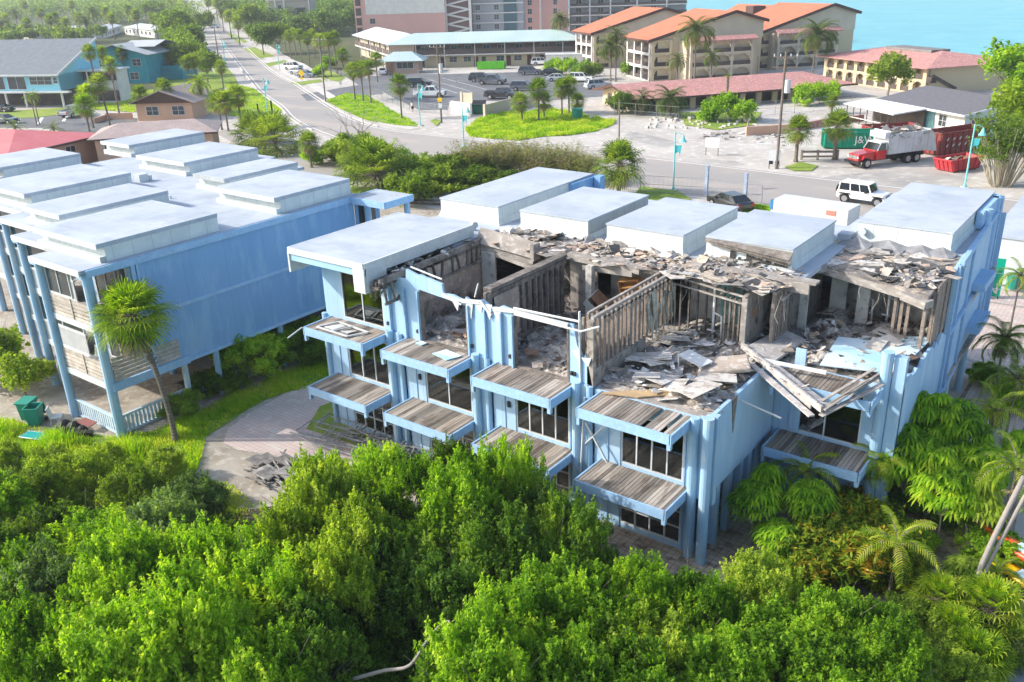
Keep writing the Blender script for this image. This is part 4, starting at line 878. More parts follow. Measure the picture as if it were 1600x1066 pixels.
# ---------------- background buildings ----------------
def building(name, o, ang, label, cat="building", group=None, z=0.):
    return empty(name, (o[0], o[1], z), label, cat, group, R(ang))
def part(B, name, m, fn, label=None, **k):
    t = MB(); fn(t); return t.build(name, m, B, label=label, **k)
m_cream = mat("cream stucco", (.54,.45,.30), rough=.85, col2=(.52,.44,.29), scale=.4)
m_creamd = mat("beige stucco", (.58,.50,.38), rough=.85, col2=(.50,.43,.33), scale=.3)
m_wht = mat("white stucco", (.72,.70,.66), rough=.8, col2=(.62,.60,.57), scale=.6)
m_tile = mat("orange roof tile", (.54,.19,.105), rough=.9, col2=(.47,.16,.09), scale=.5, lines=[(1, .35, .12, .12)])
m_ptile = mat("weathered pink roof tile", (.50,.23,.20), rough=.9, col2=(.40,.19,.17), scale=.6, col3=(.62,.42,.38), amt3=.7, scale3=3.0, lines=[(0, .5, .12, .2)])
m_dkw = mat("dark brown timber", (.09,.05,.04), rough=.8)
m_dark = mat("dark screen and recess shade", (.045,.04,.038), rough=.6, col2=(.13,.10,.08), scale=.35)  # near-black for screens; also paints the shade inside galleries and openings
m_dbr = mat("dark brown cladding", (.085,.068,.062), rough=.85, col2=(.12,.095,.085), scale=.8, lines=[(0, .4, .06, .4)])
m_mint = mat("mint metal roof", (.40,.52,.50), rough=.45, col2=(.47,.57,.55), scale=.2, lines=[(0, .9, .04, .2)])
m_wmet = mat("white metal roof", (.68,.71,.72), rough=.45, col2=(.60,.64,.66), scale=.2, lines=[(1, .9, .04, .2)])
m_brick = mat("tan brick", (.40,.28,.22), rough=.9, col2=(.50,.38,.30), scale=3, col3=(.30,.17,.13), amt3=.5, scale3=8)
m_pink = mat("pink stucco", (.66,.38,.34), rough=.85, col2=(.60,.35,.31), scale=.2)
m_grey = mat("grey stucco", (.36,.36,.37), rough=.85, col2=(.31,.31,.33), scale=.2)
m_teals = mat("dark teal siding", (.02,.25,.33), rough=.8, col2=(.03,.30,.38), scale=.6, lines=[(2, .25, .1, .3)])
m_aqua = mat("aqua siding", (.22,.56,.68), rough=.8, col2=(.27,.60,.70), scale=.6)
m_shingle = mat("grey shingles", (.19,.215,.235), rough=.95, col2=(.155,.175,.195), scale=1, lines=[(1, .3, .12, .2)])
m_lshingle = mat("light grey shingles", (.48,.50,.50), rough=.9, col2=(.40,.42,.43), scale=.7, lines=[(0, .3, .1, .15)])
m_peach = mat("peach stucco", (.58,.36,.25), rough=.85, col2=(.52,.33,.23), scale=.6)
m_redm = mat("red metal roof", (.60,.13,.13), rough=.5, col2=(.66,.19,.18), scale=.3, lines=[(0, .55, .08, .25)])
m_brt = mat("faded brown shingles", (.34,.27,.25), rough=.95, col2=(.42,.34,.31), scale=.5, col3=(.25,.20,.18), amt3=.6, scale3=4)
def win(B, x, y, z, w, h, axis='x', n=2, rows=2, fm=None, name="window"):
    """framed window standing 5 cm proud of a wall"""
    f = MB(); g = MB(); t = .07
    def bx(M, a, b, c, d, e, q):
        if axis == 'x': M.box(x+a, x+b, y-d, y-c, z+e, z+q)
        else: M.box(x+c, x+d, y+a, y+b, z+e, z+q)
    bx(f, -t, w+t, 0, .06, -t, 0); bx(f, -t, w+t, 0, .06, h, h+t); bx(f, -t, 0, 0, .06, 0, h); bx(f, w, w+t, 0, .06, 0, h)
    for i in range(1, n): bx(f, w*i/n-.03, w*i/n+.03, .03, .055, 0, h)
    for i in range(1, rows): bx(f, 0, w, .03, .052, h*i/rows-.02, h*i/rows+.02)
    o = f.build(name, fm or m_white, B); bx(g, 0, w, 0, .03, 0, h); g.build("pane", m_dglass, o); return o
def loggia(B, x0, x1, y, z0, floors, hf, n, m_w, axis='x', pier=.45, band=.5, arch=False, depth=1.2, rail=True, back=None):
    """open gallery: piers, floor bands, railings and a dark recess"""
    t = MB(); d = MB(); rl = MB(); L = x1-x0; H = floors*hf
    def bx(M, a, b, c, e, f, g):
        if axis == 'x': M.box(a, b, y-e, y-c, f, g)
        else: M.box(y+c, y+e, a, b, f, g)
    for i in range(n+1):
        c = x0+pier/2+(L-pier)*i/n; bx(t, c-pier/2, c+pier/2, 0, .35, z0, z0+H)
    for k in range(floors+1): bx(t, x0, x1, .02, .33, z0+k*hf-band/2 if k else z0, z0+k*hf+(band/2 if k < floors else 0))
    if arch:
        for k in range(floors):
            for i in range(n):
                a = x0+pier+(L-pier)*i/n; b = x0+(L-pier)*(i+1)/n; zt = z0+(k+1)*hf-band/2; q = (b-a)*.28
                for (s, e) in ((a, 1), (b, -1)):
                    for (w, h) in ((q, q*.25), (q*.5, q*.55), (q*.22, q)): bx(t, min(s, s+e*w), max(s, s+e*w), .05, .3, zt-h, zt+.01)
    bx(d, x0, x1, -depth-.1, -depth, z0, z0+H)  # back wall coloured dark to stand for the shade of the recess
    for k in range(floors):
        z = z0+k*hf
        if rail: bx(rl, x0, x1, .1, .16, z+band/2, z+.95)
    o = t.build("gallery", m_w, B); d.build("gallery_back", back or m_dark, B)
    if rail: rl.split("gallery_rail", m_dbr, B, world=False)
    return o
# --- green roofed motel ---
M = building("motel", (-151.9, 155.6), 33, "long two storey motel with pale green metal roof and dark upper gallery", "motel")
part(M, "wall", m_creamd, lambda t: (t.box(0, 44, 1.6, 9, 0, 5.4)))
part(M, "brick_wall", m_brick, lambda t: t.box(0, 5.6, -.02, 1.6, 0, 5.35))
part(M, "upper_gallery", m_dbr, lambda t: (t.box(5.6, 44, -.1, 0, 2.9, 4.1), t.box(5.6, 44, 0, 1.6, 2.6, 2.85)))
part(M, "gallery_wall", mat("brown gallery wall", (.16,.12,.11), rough=.85, col2=(.12,.09,.085), scale=1), lambda t: t.box(5.6, 44, 1.5, 1.58, 2.9, 5.3))
part(M, "ground_wall", m_cream, lambda t: t.box(5.6, 44, 1.48, 1.56, 0, 2.6))
part(M, "gallery_beam", m_wht, lambda t: (t.box(5.5, 44, -.14, 0, 2.65, 2.9), t.box(5.6, 44, -.1, 0, 5.15, 5.4)))
for x in (5.9, 12.5, 19.6, 26.5, 33.2, 39.8): part(M, "post", m_wht, lambda t: t.box(x, x+.14, -.16, -.02, 0, 5.3))
for i, x in enumerate((6.6,13.5,16.8,21,24.5,28.6,34.5,38)):
    win(M, x, 1.47, 1.1, 1.7, 1.1) if i % 3 else win(M, x, 1.47, .05, 1.0, 2.1, n=1, rows=1, name="door")
    win(M, x+.4, 1.49, 3.4, 1.6, 1.3, n=2, rows=1, fm=m_aqua if i % 2 else m_white)
for x in (11.4, 19.2, 26.8, 31.6): part(M, "door", m_dkw, lambda t: t.box(x, x+1.0, 1.40, 1.47, .05, 2.2))
part(M, "roof", m_mint, lambda t: t.hip(0, 44, 0, 9.5, 5.4, 2.1, inset=6, over=1.0))
W = building("motel_wing", (-151.9, 155.9), 57, "white roofed side wing of the motel running back behind the office hut", "motel")
part(W, "wall", m_creamd, lambda t: t.box(1.5, 9.5, 2, 44, 0, 5.3))
part(W, "roof", m_wmet, lambda t: t.hip(0, 10.6, -.5, 44, 5.45, 2.0, ridge='y', inset=5, over=.6))
part(W, "gallery", m_dbr, lambda t: (t.box(-.05, .05, 2, 44, 2.9, 4.0),)); part(W, "gallery_beam", m_wht, lambda t: (t.box(-.08, .02, 2, 44, 2.6, 2.9), t.box(-.08, .02, 2, 44, 5.1, 5.4)))
for y in (2.2, 9, 16, 23, 30, 37): part(W, "post", m_wht, lambda t: t.box(-.1, .05, y, y+.14, 0, 5.3))
for y in (4, 7.5, 12, 18, 25, 32): win(W, 1.42, y, 3.3, 1.5, 1.4, axis='y'); win(W, 1.42, y, .6, 1.5, 1.4, axis='y')
# --- office hut ---
H = building("office_hut", (-145.6, 146.4), 33, "small brick office hut with a pale hipped roof beside the motel", "hut")
part(H, "wall", m_brick, lambda t: (t.box(2.4, 8, 0, 5.2, 0, 2.7), t.box(0, .2, 0, .2, 0, 2.7), t.box(0, 2.4, 3, 5.2, 0, 2.7)))
win(H, 3.1, 0, 1.1, 3.7, 1.3, n=3, rows=1); win(H, 2.4-.06, 1, .9, 1.2, 1.4, axis='y')
part(H, "roof", m_mint, lambda t: t.hip(0, 8.2, 0, 5.4, 2.75, 1.7, inset=3.2, over=1.1))
part(H, "ramp_rail", m_wht, lambda t: [t.bar((8.2+i*.9, -2.5, .9-.09*i), (9.1+i*.9, -2.5, .81-.09*i), .06, .06) for i in range(8)]+[t.bar((8.2+i*1.8, -2.5, 0), (8.2+i*1.8, -2.5, .9-.18*i), .06, .06) for i in range(4)])
# --- maintenance shed ---
S = building("shed", (-118.5, 170.5), 33, "cream flat roofed shed standing between the parked cars and the first orange roofed villa", "shed")
part(S, "wall", m_wht, lambda t: t.box(0, 12, 0, 4, 0, 2.6)); part(S, "roof", m_white, lambda t: t.box(-.2, 12.2, -.2, 4.2, 2.6, 2.8)); win(S, 4, 0, 1.1, 1.2, 1, n=2)
# --- orange roofed villas ---
def villa(name, eL, eR, depth, width, ze, zr, label, n=3, floors=3, ext=0):
    """eL-eR: the narrow seaward-left front; the long right face runs back at right angles"""
    a = math.degrees(math.atan2(eR[1]-eL[1], eR[0]-eL[0])); V = building(name, eL, a, label, "villa", "orange roofed villas by the sea")
    L = math.hypot(eR[0]-eL[0], eR[1]-eL[1]); hf = ze/floors
    part(V, "wall", m_cream, lambda t: t.box(-4 if ext else 0, L-.05, 1.4, depth+6, 0, ze-.2))
    # gable wall on the right side, following the roof
    part(V, "gable_wall", m_creamd, lambda t: t.slab([(L-.06, 1.4, ze-.3), (L-.06, depth+6.2, ze-.3), (L-.06, depth+6.2, zr-1.6), (L-.06, depth, zr-.15), (L-.06, 1.4, ze+.5)], .2, (1, 0, 0)))
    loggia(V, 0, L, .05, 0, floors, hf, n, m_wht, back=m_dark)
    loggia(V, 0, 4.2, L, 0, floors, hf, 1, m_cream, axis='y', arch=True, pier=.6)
    part(V, "wall", m_cream, lambda t: t.box(L-.3, L+.04, 4.4, 6.0, 0, ze+.6))
    w0 = -width
    part(V, "roof", m_tile, lambda t: t.slab([(w0*.35, -.7, ze), (L+.5, -.7, ze), (L+.5, depth, zr), (w0, depth, zr)], .3, (0, 0, 1)))
    part(V, "roof", m_tile, lambda t: t.slab([(w0, depth+.02, zr), (L+.5, depth+.02, zr), (L+.5, depth+7, zr-1.9), (w0, depth+7, zr-1.9)], .3, (0, 0, 1)))
    part(V, "rake_board", m_dkw, lambda t: (t.bar((L+.56, -.75, ze-.1), (L+.56, depth, zr-.1), .12, .55), t.bar((L+.56, depth, zr-.1), (L+.56, depth+7, zr-2.0), .12, .55), t.bar((w0*.35, -.78, ze-.12), (L+.6, -.78, ze-.12), .14, .4)))
    return V
villa("villa", (-114.6,177.2), (-107,172), 17, 6, 7.3, 11.8, "orange roofed three storey villa next to the motel, leftmost of the three")
villa("villa", (-93,162.6), (-84,155.5), 17, 6, 7.4, 12.0, "orange roofed three storey villa in the middle, with a coconut palm at its corner")
V3 = villa("villa", (-82.5,187), (-73.8,181.5), 18, 8, 7.0, 12.0, "orange roofed three storey villa nearest the sea, with a wide balcony front")
def vbalc(V, x0, y0, L, floors, ze, lab=None):
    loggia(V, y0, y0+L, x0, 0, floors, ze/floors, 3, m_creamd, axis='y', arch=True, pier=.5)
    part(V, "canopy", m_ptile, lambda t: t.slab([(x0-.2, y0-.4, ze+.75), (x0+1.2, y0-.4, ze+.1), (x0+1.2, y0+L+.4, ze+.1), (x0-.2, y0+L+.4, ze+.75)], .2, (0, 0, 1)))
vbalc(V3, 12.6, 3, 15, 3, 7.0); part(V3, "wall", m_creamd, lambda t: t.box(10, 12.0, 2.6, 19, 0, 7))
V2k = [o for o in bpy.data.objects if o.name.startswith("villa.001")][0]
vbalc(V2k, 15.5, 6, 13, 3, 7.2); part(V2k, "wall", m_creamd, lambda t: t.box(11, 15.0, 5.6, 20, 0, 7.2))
V4 = building("villa", (-120,268), -35, "far orange roof showing between the villa ridges", "villa", "orange roofed villas by the sea")
part(V4, "wall", m_cream, lambda t: t.box(0, 30, 0, 10, 0, 6.5)); part(V4, "roof", m_tile, lambda t: t.hip(0, 30, 0, 10, 6.5, 2.6, gable=True, over=.8)); part(V4, "dormer", m_dkw, lambda t: (t.box(13,17,-1,3,7,9),))
# --- long single storey range with pink tiles ---
G = building("long_range", (-66.4, 118.6), 53.9, "long single storey cream range with a weathered pink tile roof", "building")
part(G, "wall", m_cream, lambda t: t.box(.6, 37, 3.0, 13.5, 0, 2.1))
for i in range(13): part(G, "pier", m_cream, lambda t: t.box(1.0+i*2.85, 1.9+i*2.85, 1.0, 1.35, 0, 2.1))
for i in range(12): win(G, 2.2+i*2.85, 2.98, .2, 1.5, 1.6, n=2, rows=1)
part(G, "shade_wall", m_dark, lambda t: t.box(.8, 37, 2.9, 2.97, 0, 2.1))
part(G, "gable_wall", m_cream, lambda t: t.slab([(.4, 1.0, 0), (.4, 13.5, 0), (.4, 13.5, 2.1), (.4, 7.2, 3.4), (.4, 1.0, 2.1)], .3, (-1, 0, 0)))
for y in (1.4, 4.6, 9.5): part(G, "arch_opening", m_dark, lambda t: (t.box(.32, .38, y, y+1.9, 0, 1.5), t.box(.32, .38, y+.3, y+1.6, 1.5, 1.85)))
part(G, "roof", m_ptile, lambda t: (t.slab([(-1,-.4,2.05),(38.2,-.4,2.05),(33,7.2,3.6),(-.9,7.2,3.6)],.15,(0,0,1)), t.slab([(38.2,14.8,2.05),(-1,14.8,2.05),(-.9,7.22,3.6),(33,7.22,3.6)],.15,(0,0,1)), t.slab([(38.2,-.4,2.05),(38.2,14.8,2.05),(33,7.2,3.6)],.15,(0,0,1))))
part(G, "fascia", m_dkw, lambda t: (t.box(-1, 38.2, -.5, -.38, 1.85, 2.1), t.bar((-1.05,-.4,2.0),(-1.0,7.2,3.55),.12,.25), t.bar((-1.05,14.8,2.0),(-1.0,7.2,3.55),.12,.25)))
# --- two storey arcade motel on the beach ---
T = building("beach_motel", (-57.3, 170.2), -34.8, "two storey cream arcade building with a pink hipped roof on the beach", "building")
part(T, "wall", m_cream, lambda t: t.box(1.2, 26.5, 1.6, 18.3, 0, 4.2)); part(T, "side_wall", m_cream, lambda t: t.box(26.5, 26.9, 1.2, 17.2, 0, 4.1))
loggia(T, 1, 26.8, 1.0, 0, 2, 2.08, 9, m_cream, arch=True, pier=.8, band=.35, depth=1.0)
part(T, "roof", m_ptile, lambda t: t.hip(0, 27.5, 0, 19, 4.2, 1.6, inset=8, over=.6)); part(T, "flat_roof", mat("tar roof", (.16,.15,.15), rough=.9, col2=(.22,.21,.2), scale=1), lambda t: t.box(8.5, 19.5, 7.6, 11.5, 5.5, 5.95))
part(T, "stair", m_dbr, lambda t: [t.bar((27.2, 1.5, 2.9), (27.2, 6.5, .6), .08, .5), t.box(26.9, 28, .6, 1.6, 1.9, 2.8)])
part(T, "corner_post", m_creamd, lambda t: (t.box(26.9, 27.6, 17.4, 18.2, 0, 4.1), t.box(26.9,27.5,16,18.2,1.9,2.1)))
# --- dark roofed house with the screened porch ---
D = building("screened_house", (-33.9, 126.6), -37.5, "low white house with a dark grey roof and a screened porch, beside the construction containers", "house")
m_dsh = mat("charcoal shingles", (.115,.115,.13), rough=.95, col2=(.14,.14,.155), scale=2)
part(D, "wall", mat("pale mint wall", (.50,.63,.62), rough=.8, col2=(.45,.58,.58), scale=.6), lambda t: (t.box(7, 15.2, .6, 14, 0, 2.8), t.slab([(15.2,.6,2.8),(15.2,14.2,2.8),(15.2,7.4,3.9)],.15,(1,0,0))))
part(D, "white_wall", m_wht, lambda t: t.box(10.2, 15.22, .52, .6, 0, 2.8))
part(D, "roof", m_dsh, lambda t: t.hip(0, 15.6, 0, 14.8, 2.9, 1.3, gable=True, over=.4)); part(D, "fascia", m_white, lambda t: (t.box(-.4,16,-.48,-.38,2.7,2.95), t.bar((16.05,-.4,2.8),(16.05,7.4,4.1),.1,.25), t.bar((16.05,15.2,2.8),(16.05,7.4,4.1),.1,.25)))
part(D, "porch_roof", m_white, lambda t: t.slab([(-1.5,-4.4,2.5),(9.2,-4.8,2.45),(9.8,-.3,2.95),(-1.2,-.3,2.95)],.14,(0,0,1)))
part(D, "porch_floor", m_conc, lambda t: t.box(-1,10.2,-4.2,.6,0,.12))
for i in range(8): part(D, "porch_post", m_dbr, lambda t: t.box(-1+i*1.42, -.92+i*1.42, -4.2, -4.1, .1, 2.5))
part(D, "porch_screen", m_dark, lambda t: (t.box(-.9,9,-.1,0,.1,2.5),)); part(D, "porch_rail", m_wht, lambda t: t.box(-1,9,-4.22,-4.16,.85,.95))
win(D, 11, .5, 1.0, 1.3, 1.3); win(D, 15.25, 1.5, .9, 3.2, 1.4, axis='y', n=3, rows=1); win(D, 15.25, 8, .9, 2, 1.4, axis='y')
part(D, "teal_wall", m_teal, lambda t: t.box(7.2,10.1,.5,.56,.1,2.6))
D2 = building("white_shed", (-18.5,140), -35, "bright white flat roof peeking out behind the dark roofed house", "shed"); part(D2, "wall", m_wht, lambda t: t.box(0,7,0,6,0,2.4)); part(D2, "roof", m_white, lambda t: t.box(-.4,7.4,-.4,6.4,2.4,2.6))
# --- towers behind ---
def tower(name, o, ang, L, Dp, Hh, label, front, side, nf, wins, balc=False):
    K = building(name, o, ang, label, "building"); part(K, "wall", front, lambda t: t.box(0, L, 0, Dp, 0, Hh)); hf = Hh/nf
    part(K, "side_wall", side, lambda t: t.box(-.12, 0, 0, Dp, 0, Hh))
    for k in range(nf):
        for x, w, h in wins: win(K, x, 0, k*hf+.9, w, h, n=2, rows=2)
    return K
K = tower("pink_tower", (-214, 205), 33, 28, 18, 34, "tall pink apartment block with corner windows behind the motel", m_pink, m_pink, 12, [(4.5,1.6,1.5)])
part(K, "window_strip", m_dark, lambda t: (t.box(.3,1.9,-.1,.0,0,34), t.box(-.22,-.12,2,3.6,0,34), t.box(-.22,-.12,7,8.6,0,34)))
for k in range(12): part(K, "floor_band", m_pink, lambda t: t.box(.2,2,-.14,-.02,k*2.83-.15,k*2.83+.5))
part(K, "grey_upper_wall", m_wht, lambda t: t.box(3.4,28,-.06,.0,9.2,34))
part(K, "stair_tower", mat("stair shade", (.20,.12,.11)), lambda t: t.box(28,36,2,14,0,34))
for k in range(11): part(K, "stair_flight", m_wht, lambda t: (t.bar((28.4,1.6,k*2.83),(35.2,1.6,k*2.83+1.4),.3,.5) if k % 1 == 0 else None, t.bar((35.2,1.9,k*2.83+1.4),(28.4,1.9,k*2.83+2.83),.3,.5)))
part(K, "corner_post", m_wht, lambda t: (t.box(27.6,28.4,1.2,2.2,0,34), t.box(35.2,36,1.2,2.2,0,34)))
K2 = tower("grey_tower", (-187, 229), 33, 16, 14, 34, "grey apartment block with balconies standing between the two pink blocks", m_grey, m_grey, 12, [(1.2,1.4,1.4),(7,1.4,1.4)])
for k in range(12): part(K2, "balcony_band", m_wht, lambda t: t.box(-.4,16.2,-.5,-.1,k*2.83-.2,k*2.83+.12))
part(K2, "dark_bay", mat("dark teal bay", (.06,.12,.14), rough=.5), lambda t: t.box(10,14,-.3,0,0,34))
K3 = tower("pink_block", (-192, 262), 33, 16, 14, 34, "pink apartment block wall farther right behind the motel roof", m_pink, m_pink, 12, [(2.2,1.4,1.6),(11,1.2,1.6)])
part(K3, "corner_pilaster", m_wht, lambda t: (t.box(-.1,.9,-.3,0,0,34), t.box(6.2,6.8,-.2,0,0,34)))
K4 = building("balcony_block", (-178.5, 271), 33, "grey apartment block with rows of open balconies at the sea end", "building")
part(K4, "wall", m_grey, lambda t: t.box(0,40,2,14,0,30))
for k in range(11):
    part(K4, "balcony", m_wht, lambda t: (t.box(0,34 if k > 3 else 40,0,2,k*2.8-.15,k*2.8+.15),)); part(K4, "balcony_rail", m_dbr, lambda t: t.box(0,34 if k > 3 else 40,.02,.08,k*2.8+.15,k*2.8+1.0))
    for x in (2.5, 10, 19, 28): win(K4, x, 2.0, k*2.8+.6, 1.8, 1.7, n=2, rows=1)
for x in (0, 7, 14, 23, 33): part(K4, "post", m_wht, lambda t: t.box(x, x+.4, 0, .3, 0, 30))
K5 = building("beige_house", (-293, 239), 36, "tall narrow beige house with white trim among trees left of the pink block", "house")
part(K5, "wall", mat("grey beige stucco", (.42,.39,.34), col2=(.37,.34,.30), scale=.3), lambda t: (t.box(0,13,0,12,6,26), t.box(-3.4,0,1,12,4,13)))
part(K5, "trim", m_wht, lambda t: (t.box(-3.5,-2.9,.8,1.1,0,13), t.box(-.4,.2,-.2,.1,0,26), t.box(12.8,13.2,-.2,.1,4,26), t.box(-3.6,13.2,-.3,0,12.6,13.1), t.box(-3.5,13.2,-.3,0,6,6.4), t.box(3,3.6,-.25,0,0,13)))
for x, z, w, h in [(6,15,5,3.4),(1,8,1.2,3),(8,7.5,3.6,2.4),(6,20,5,3.4),(-2.2,7,1.2,3)]: win(K5, x, -.02, z, w, h)
# --- houses on the left ---
A1 = building("aqua_house", (-184.2, 72.3), 25, "light blue two storey house with a big grey shingle roof at the left edge", "house")
part(A1, "wall", m_aqua, lambda t: (t.box(0,24,0,12,2.9,5.7), t.slab([(24,0,2.9),(24,12,2.9),(24,12,10.8),(24,0,5.8)],.2,(1,0,0))))
part(A1, "roof", m_shingle, lambda t: t.slab([(-1,-.6,5.7),(24.3,-.6,5.7),(24.3,12,11),(-1,12,11)],.25,(0,0,1))); part(A1, "roof_trim", m_white, lambda t: (t.bar((24.4,-.65,5.65),(24.4,12,10.95),.14,.4), t.box(-1,24.4,-.75,-.6,5.5,5.8), t.box(-1,26,-.9,0,2.6,2.9)))
for x, w in ((1,3.2),(5,3.2),(9,3.6),(13.4,3.6)): win(A1, x, 0, 3.2, w, 2.1, n=2, rows=1)
win(A1, 18, 0, 4.0, 4.4, 1.3, n=3, rows=2); win(A1, 23-.2, 0, 4.2, .8, 1.0, n=1)
for x in (0,4,8,12,16,23.6): part(A1, "post", m_wht, lambda t: t.box(x, x+.3, 0, .3, 0, 2.7))
part(A1, "store_wall", m_dark, lambda t: t.box(0,24,3,11,0,2.6))
A2 = building("balcony_annex", (-165.5, 87.0), 29, "white roofed annex with two screened balconies between the light blue and teal houses", "house")
part(A2, "wall", m_wht, lambda t: t.box(0,7.5,1.2,5,0,5.6)); part(A2, "roof", m_white, lambda t: t.box(-.4,8,-.3,5.4,5.6,5.85)); part(A2, "floor_band", m_wht, lambda t: (t.box(0,7.6,-.2,0,2.7,3.2), t.box(0,7.6,-.2,0,0,.3)))
for z in (.3, 3.9): part(A2, "screen", m_dark, lambda t: t.box(.1,7.4,.95,1.1,z,z+1.8))
for x in (0,2.4,7.3): part(A2, "post", m_wht, lambda t: t.box(x,x+.18,-.15,.05,0,5.6))
A3 = building("teal_house", (-195.2, 106.3), 31.5, "teal two storey house with white framed windows behind tall palms", "house")
part(A3, "wall", m_teals, lambda t: (t.box(0,13.2,0,13,0,6.0), t.slab([(0,-.03,6),(13.2,-.03,6),(6.4,-.03,8.1)],.2,(0,-1,0)), t.box(13.2,18,6,14,0,3)))
part(A3, "roof", m_lshingle, lambda t: t.hip(0,13.2,0,13,6.0,2.2,ridge='y',gable=True,over=1.0)); part(A3, "dormer", m_lshingle, lambda t: t.hip(6,13.5,4,15,7.4,1.0,gable=True,over=.3))
for x, z in ((1.0,3.7),(10,3.7),(2,.9),(9,.9)): win(A3, x, 0, z, 1.9, 1.4)
A4 = building("peach_house", (-133.4, 78.9), 33, "small peach bungalow with a brown gable roof and two white windows", "house")
part(A4, "wall", m_peach, lambda t: t.box(0,9,0,9,0,2.8)); part(A4, "roof", m_brt, lambda t: t.hip(0,9,0,9,2.8,1.9,ridge='y',gable=True,over=.9)); part(A4, "gable_board", m_dkw, lambda t: t.slab([(-.6,-.5,2.75),(9.6,-.5,2.75),(4.5,-.5,4.55)],.2,(0,-1,0)))
for x in (1.6, 5.8): win(A4, x, 0, .9, 1.9, 1.3)
A5 = building("peach_porch", (-136.0,79.0), 33, "cream garden wall corner left of the peach bungalow", "wall"); part(A5, "wall", m_peach, lambda t: (t.box(-4.5,0,1,1.2,0,1.0), t.box(-4.5,-4.3,-3,1,0,.8)))
A6 = building("brown_roof_house", (-104.2, 55.5), 50, "low building with a faded brown shingle roof just behind the left building", "house")
part(A6, "wall", m_peach, lambda t: t.box(0,13.5,0,8,0,3.2)); part(A6, "roof", m_brt, lambda t: t.hip(0,13.5,0,8,3.2,1.1,inset=3,over=.7)); part(A6, "fascia", m_dkw, lambda t: t.box(-.7,14.2,-.78,-.68,3.0,3.2))
for x in (1,2.6): win(A6, x, 0, 1.2, .9, 1.3)
A7 = building("red_roof_house", (-116.5, 41.5), 17, "house with a red ribbed metal roof at the left edge", "house")
part(A7, "wall", m_peach, lambda t: t.box(0,13,0,13,0,3.1)); part(A7, "roof", m_redm, lambda t: t.hip(-4,13,0,13,3.1,1.5,inset=6.4,over=1.0)); part(A7, "fascia", m_dkw, lambda t: (t.box(14.0,14.1,-1,14,2.85,3.1),)); win(A7, 13.02, 8, 1, 1.4, 1.4, axis='y')
for i, (a, b, c, l) in enumerate([((-5,62),(58,62),13,"long white flat roofed home at the far left behind the palms"), ((62,60),(135,56),10,"white flat roofed home farther right in the same row"), ((165,60),(192,50),8,"small white gable roofed home behind the teal house"), ((196,54),(258,62),14,"large white roofed home to the right behind the teal house")]):
    p = at(*a); q = at(*b); q = p+(q-p).normalized()*min((q-p).length, 46); an = math.degrees(math.atan2(q.y-p.y, q.x-p.x)); L = (q-p).length
    X = building("white_home", (p.x, p.y), an, l, "house", "white roofed homes in front of the woods"); part(X, "wall", m_wht, lambda t: t.box(0, L, 0, c, 0, 3)); part(X, "roof", m_white, lambda t: t.hip(0, L, 0, c, 3, 1.2, gable=True, over=.5))
    for k in range(int(L//6)): win(X, 2+k*6, 0, 1, 2.4, 1.2)
# ---------------- vegetation ----------------
def nrm(a): return a/np.maximum(np.linalg.norm(a, axis=-1, keepdims=True), 1e-6)
def leafquads(C, Nn, ln, wd, rng, droop=0.):
    """diamond leaves at C with normals Nn"""
    n = len(C); r = rng.normal(size=(n, 3)); t = nrm(np.cross(Nn, r)); b = np.cross(Nn, t)
    ln = ln*rng.uniform(.7, 1.25, (n, 1)); wd = wd*rng.uniform(.75, 1.2, (n, 1))
    t2 = t.copy(); t2[:, 2] -= droop; t2 = nrm(t2)
    V = np.stack([C-t*ln/2, C+b*wd/2+Nn*wd*.12, C+t2*ln/2, C-b*wd/2+Nn*wd*.12], 1).reshape(-1, 3)
    return V, np.arange(4*n).reshape(-1, 4)
def crown_pts(lobes, n, rng, shell=.22, low=-.35, clump=26, cr=.2):
    L = np.array(lobes, float); a = L[:, 3]**2; a /= a.sum(); k = n//clump+1
    i = rng.choice(len(L), k, p=a); d = nrm(rng.normal(size=(k, 3))); d[:, 2] = np.where(d[:, 2] < low, -d[:, 2]*.6, d[:, 2]); d = nrm(d)
    r = L[i, 3]*(1-shell*rng.random(k)**1.5)*(1+.17*rng.normal(size=k)); c = L[i, :3]+d*r[:, None]; d = nrm(d*.6+np.array([0, 0, .7])+rng.normal(size=(k, 3))*.3)
    # clumps are loose twigs: points along a short line outward
    j = np.repeat(np.arange(k), clump)[:n]; s = rng.random(n)
    p = c[j]+d[j]*((s-.4)*cr*3.0)[:, None]+rng.normal(size=(n, 3))*(cr*.62*(1.15-s))[:, None]
    cn = nrm(rng.normal(size=(k, 3))); nn = nrm(d[j]*.35+np.array([-.12, -.1, .5])+cn[j]*.35+rng.normal(size=(n, 3))*.42)
    return p, nn
def rand_lobes(rng, r, h, n, flat=.75):
    out = [(0, 0, h-.1*r, r*.5)]
    for i in range(n):
        a = i*2.4+rng.uniform(-.3, .3); q = r*rng.uniform(.3, .88); out.append((q*math.cos(a), q*math.sin(a), h+(rng.uniform(-.55, .42)-.25*(q/r)**2)*r*flat, r*rng.uniform(.2, .42)))
    return out
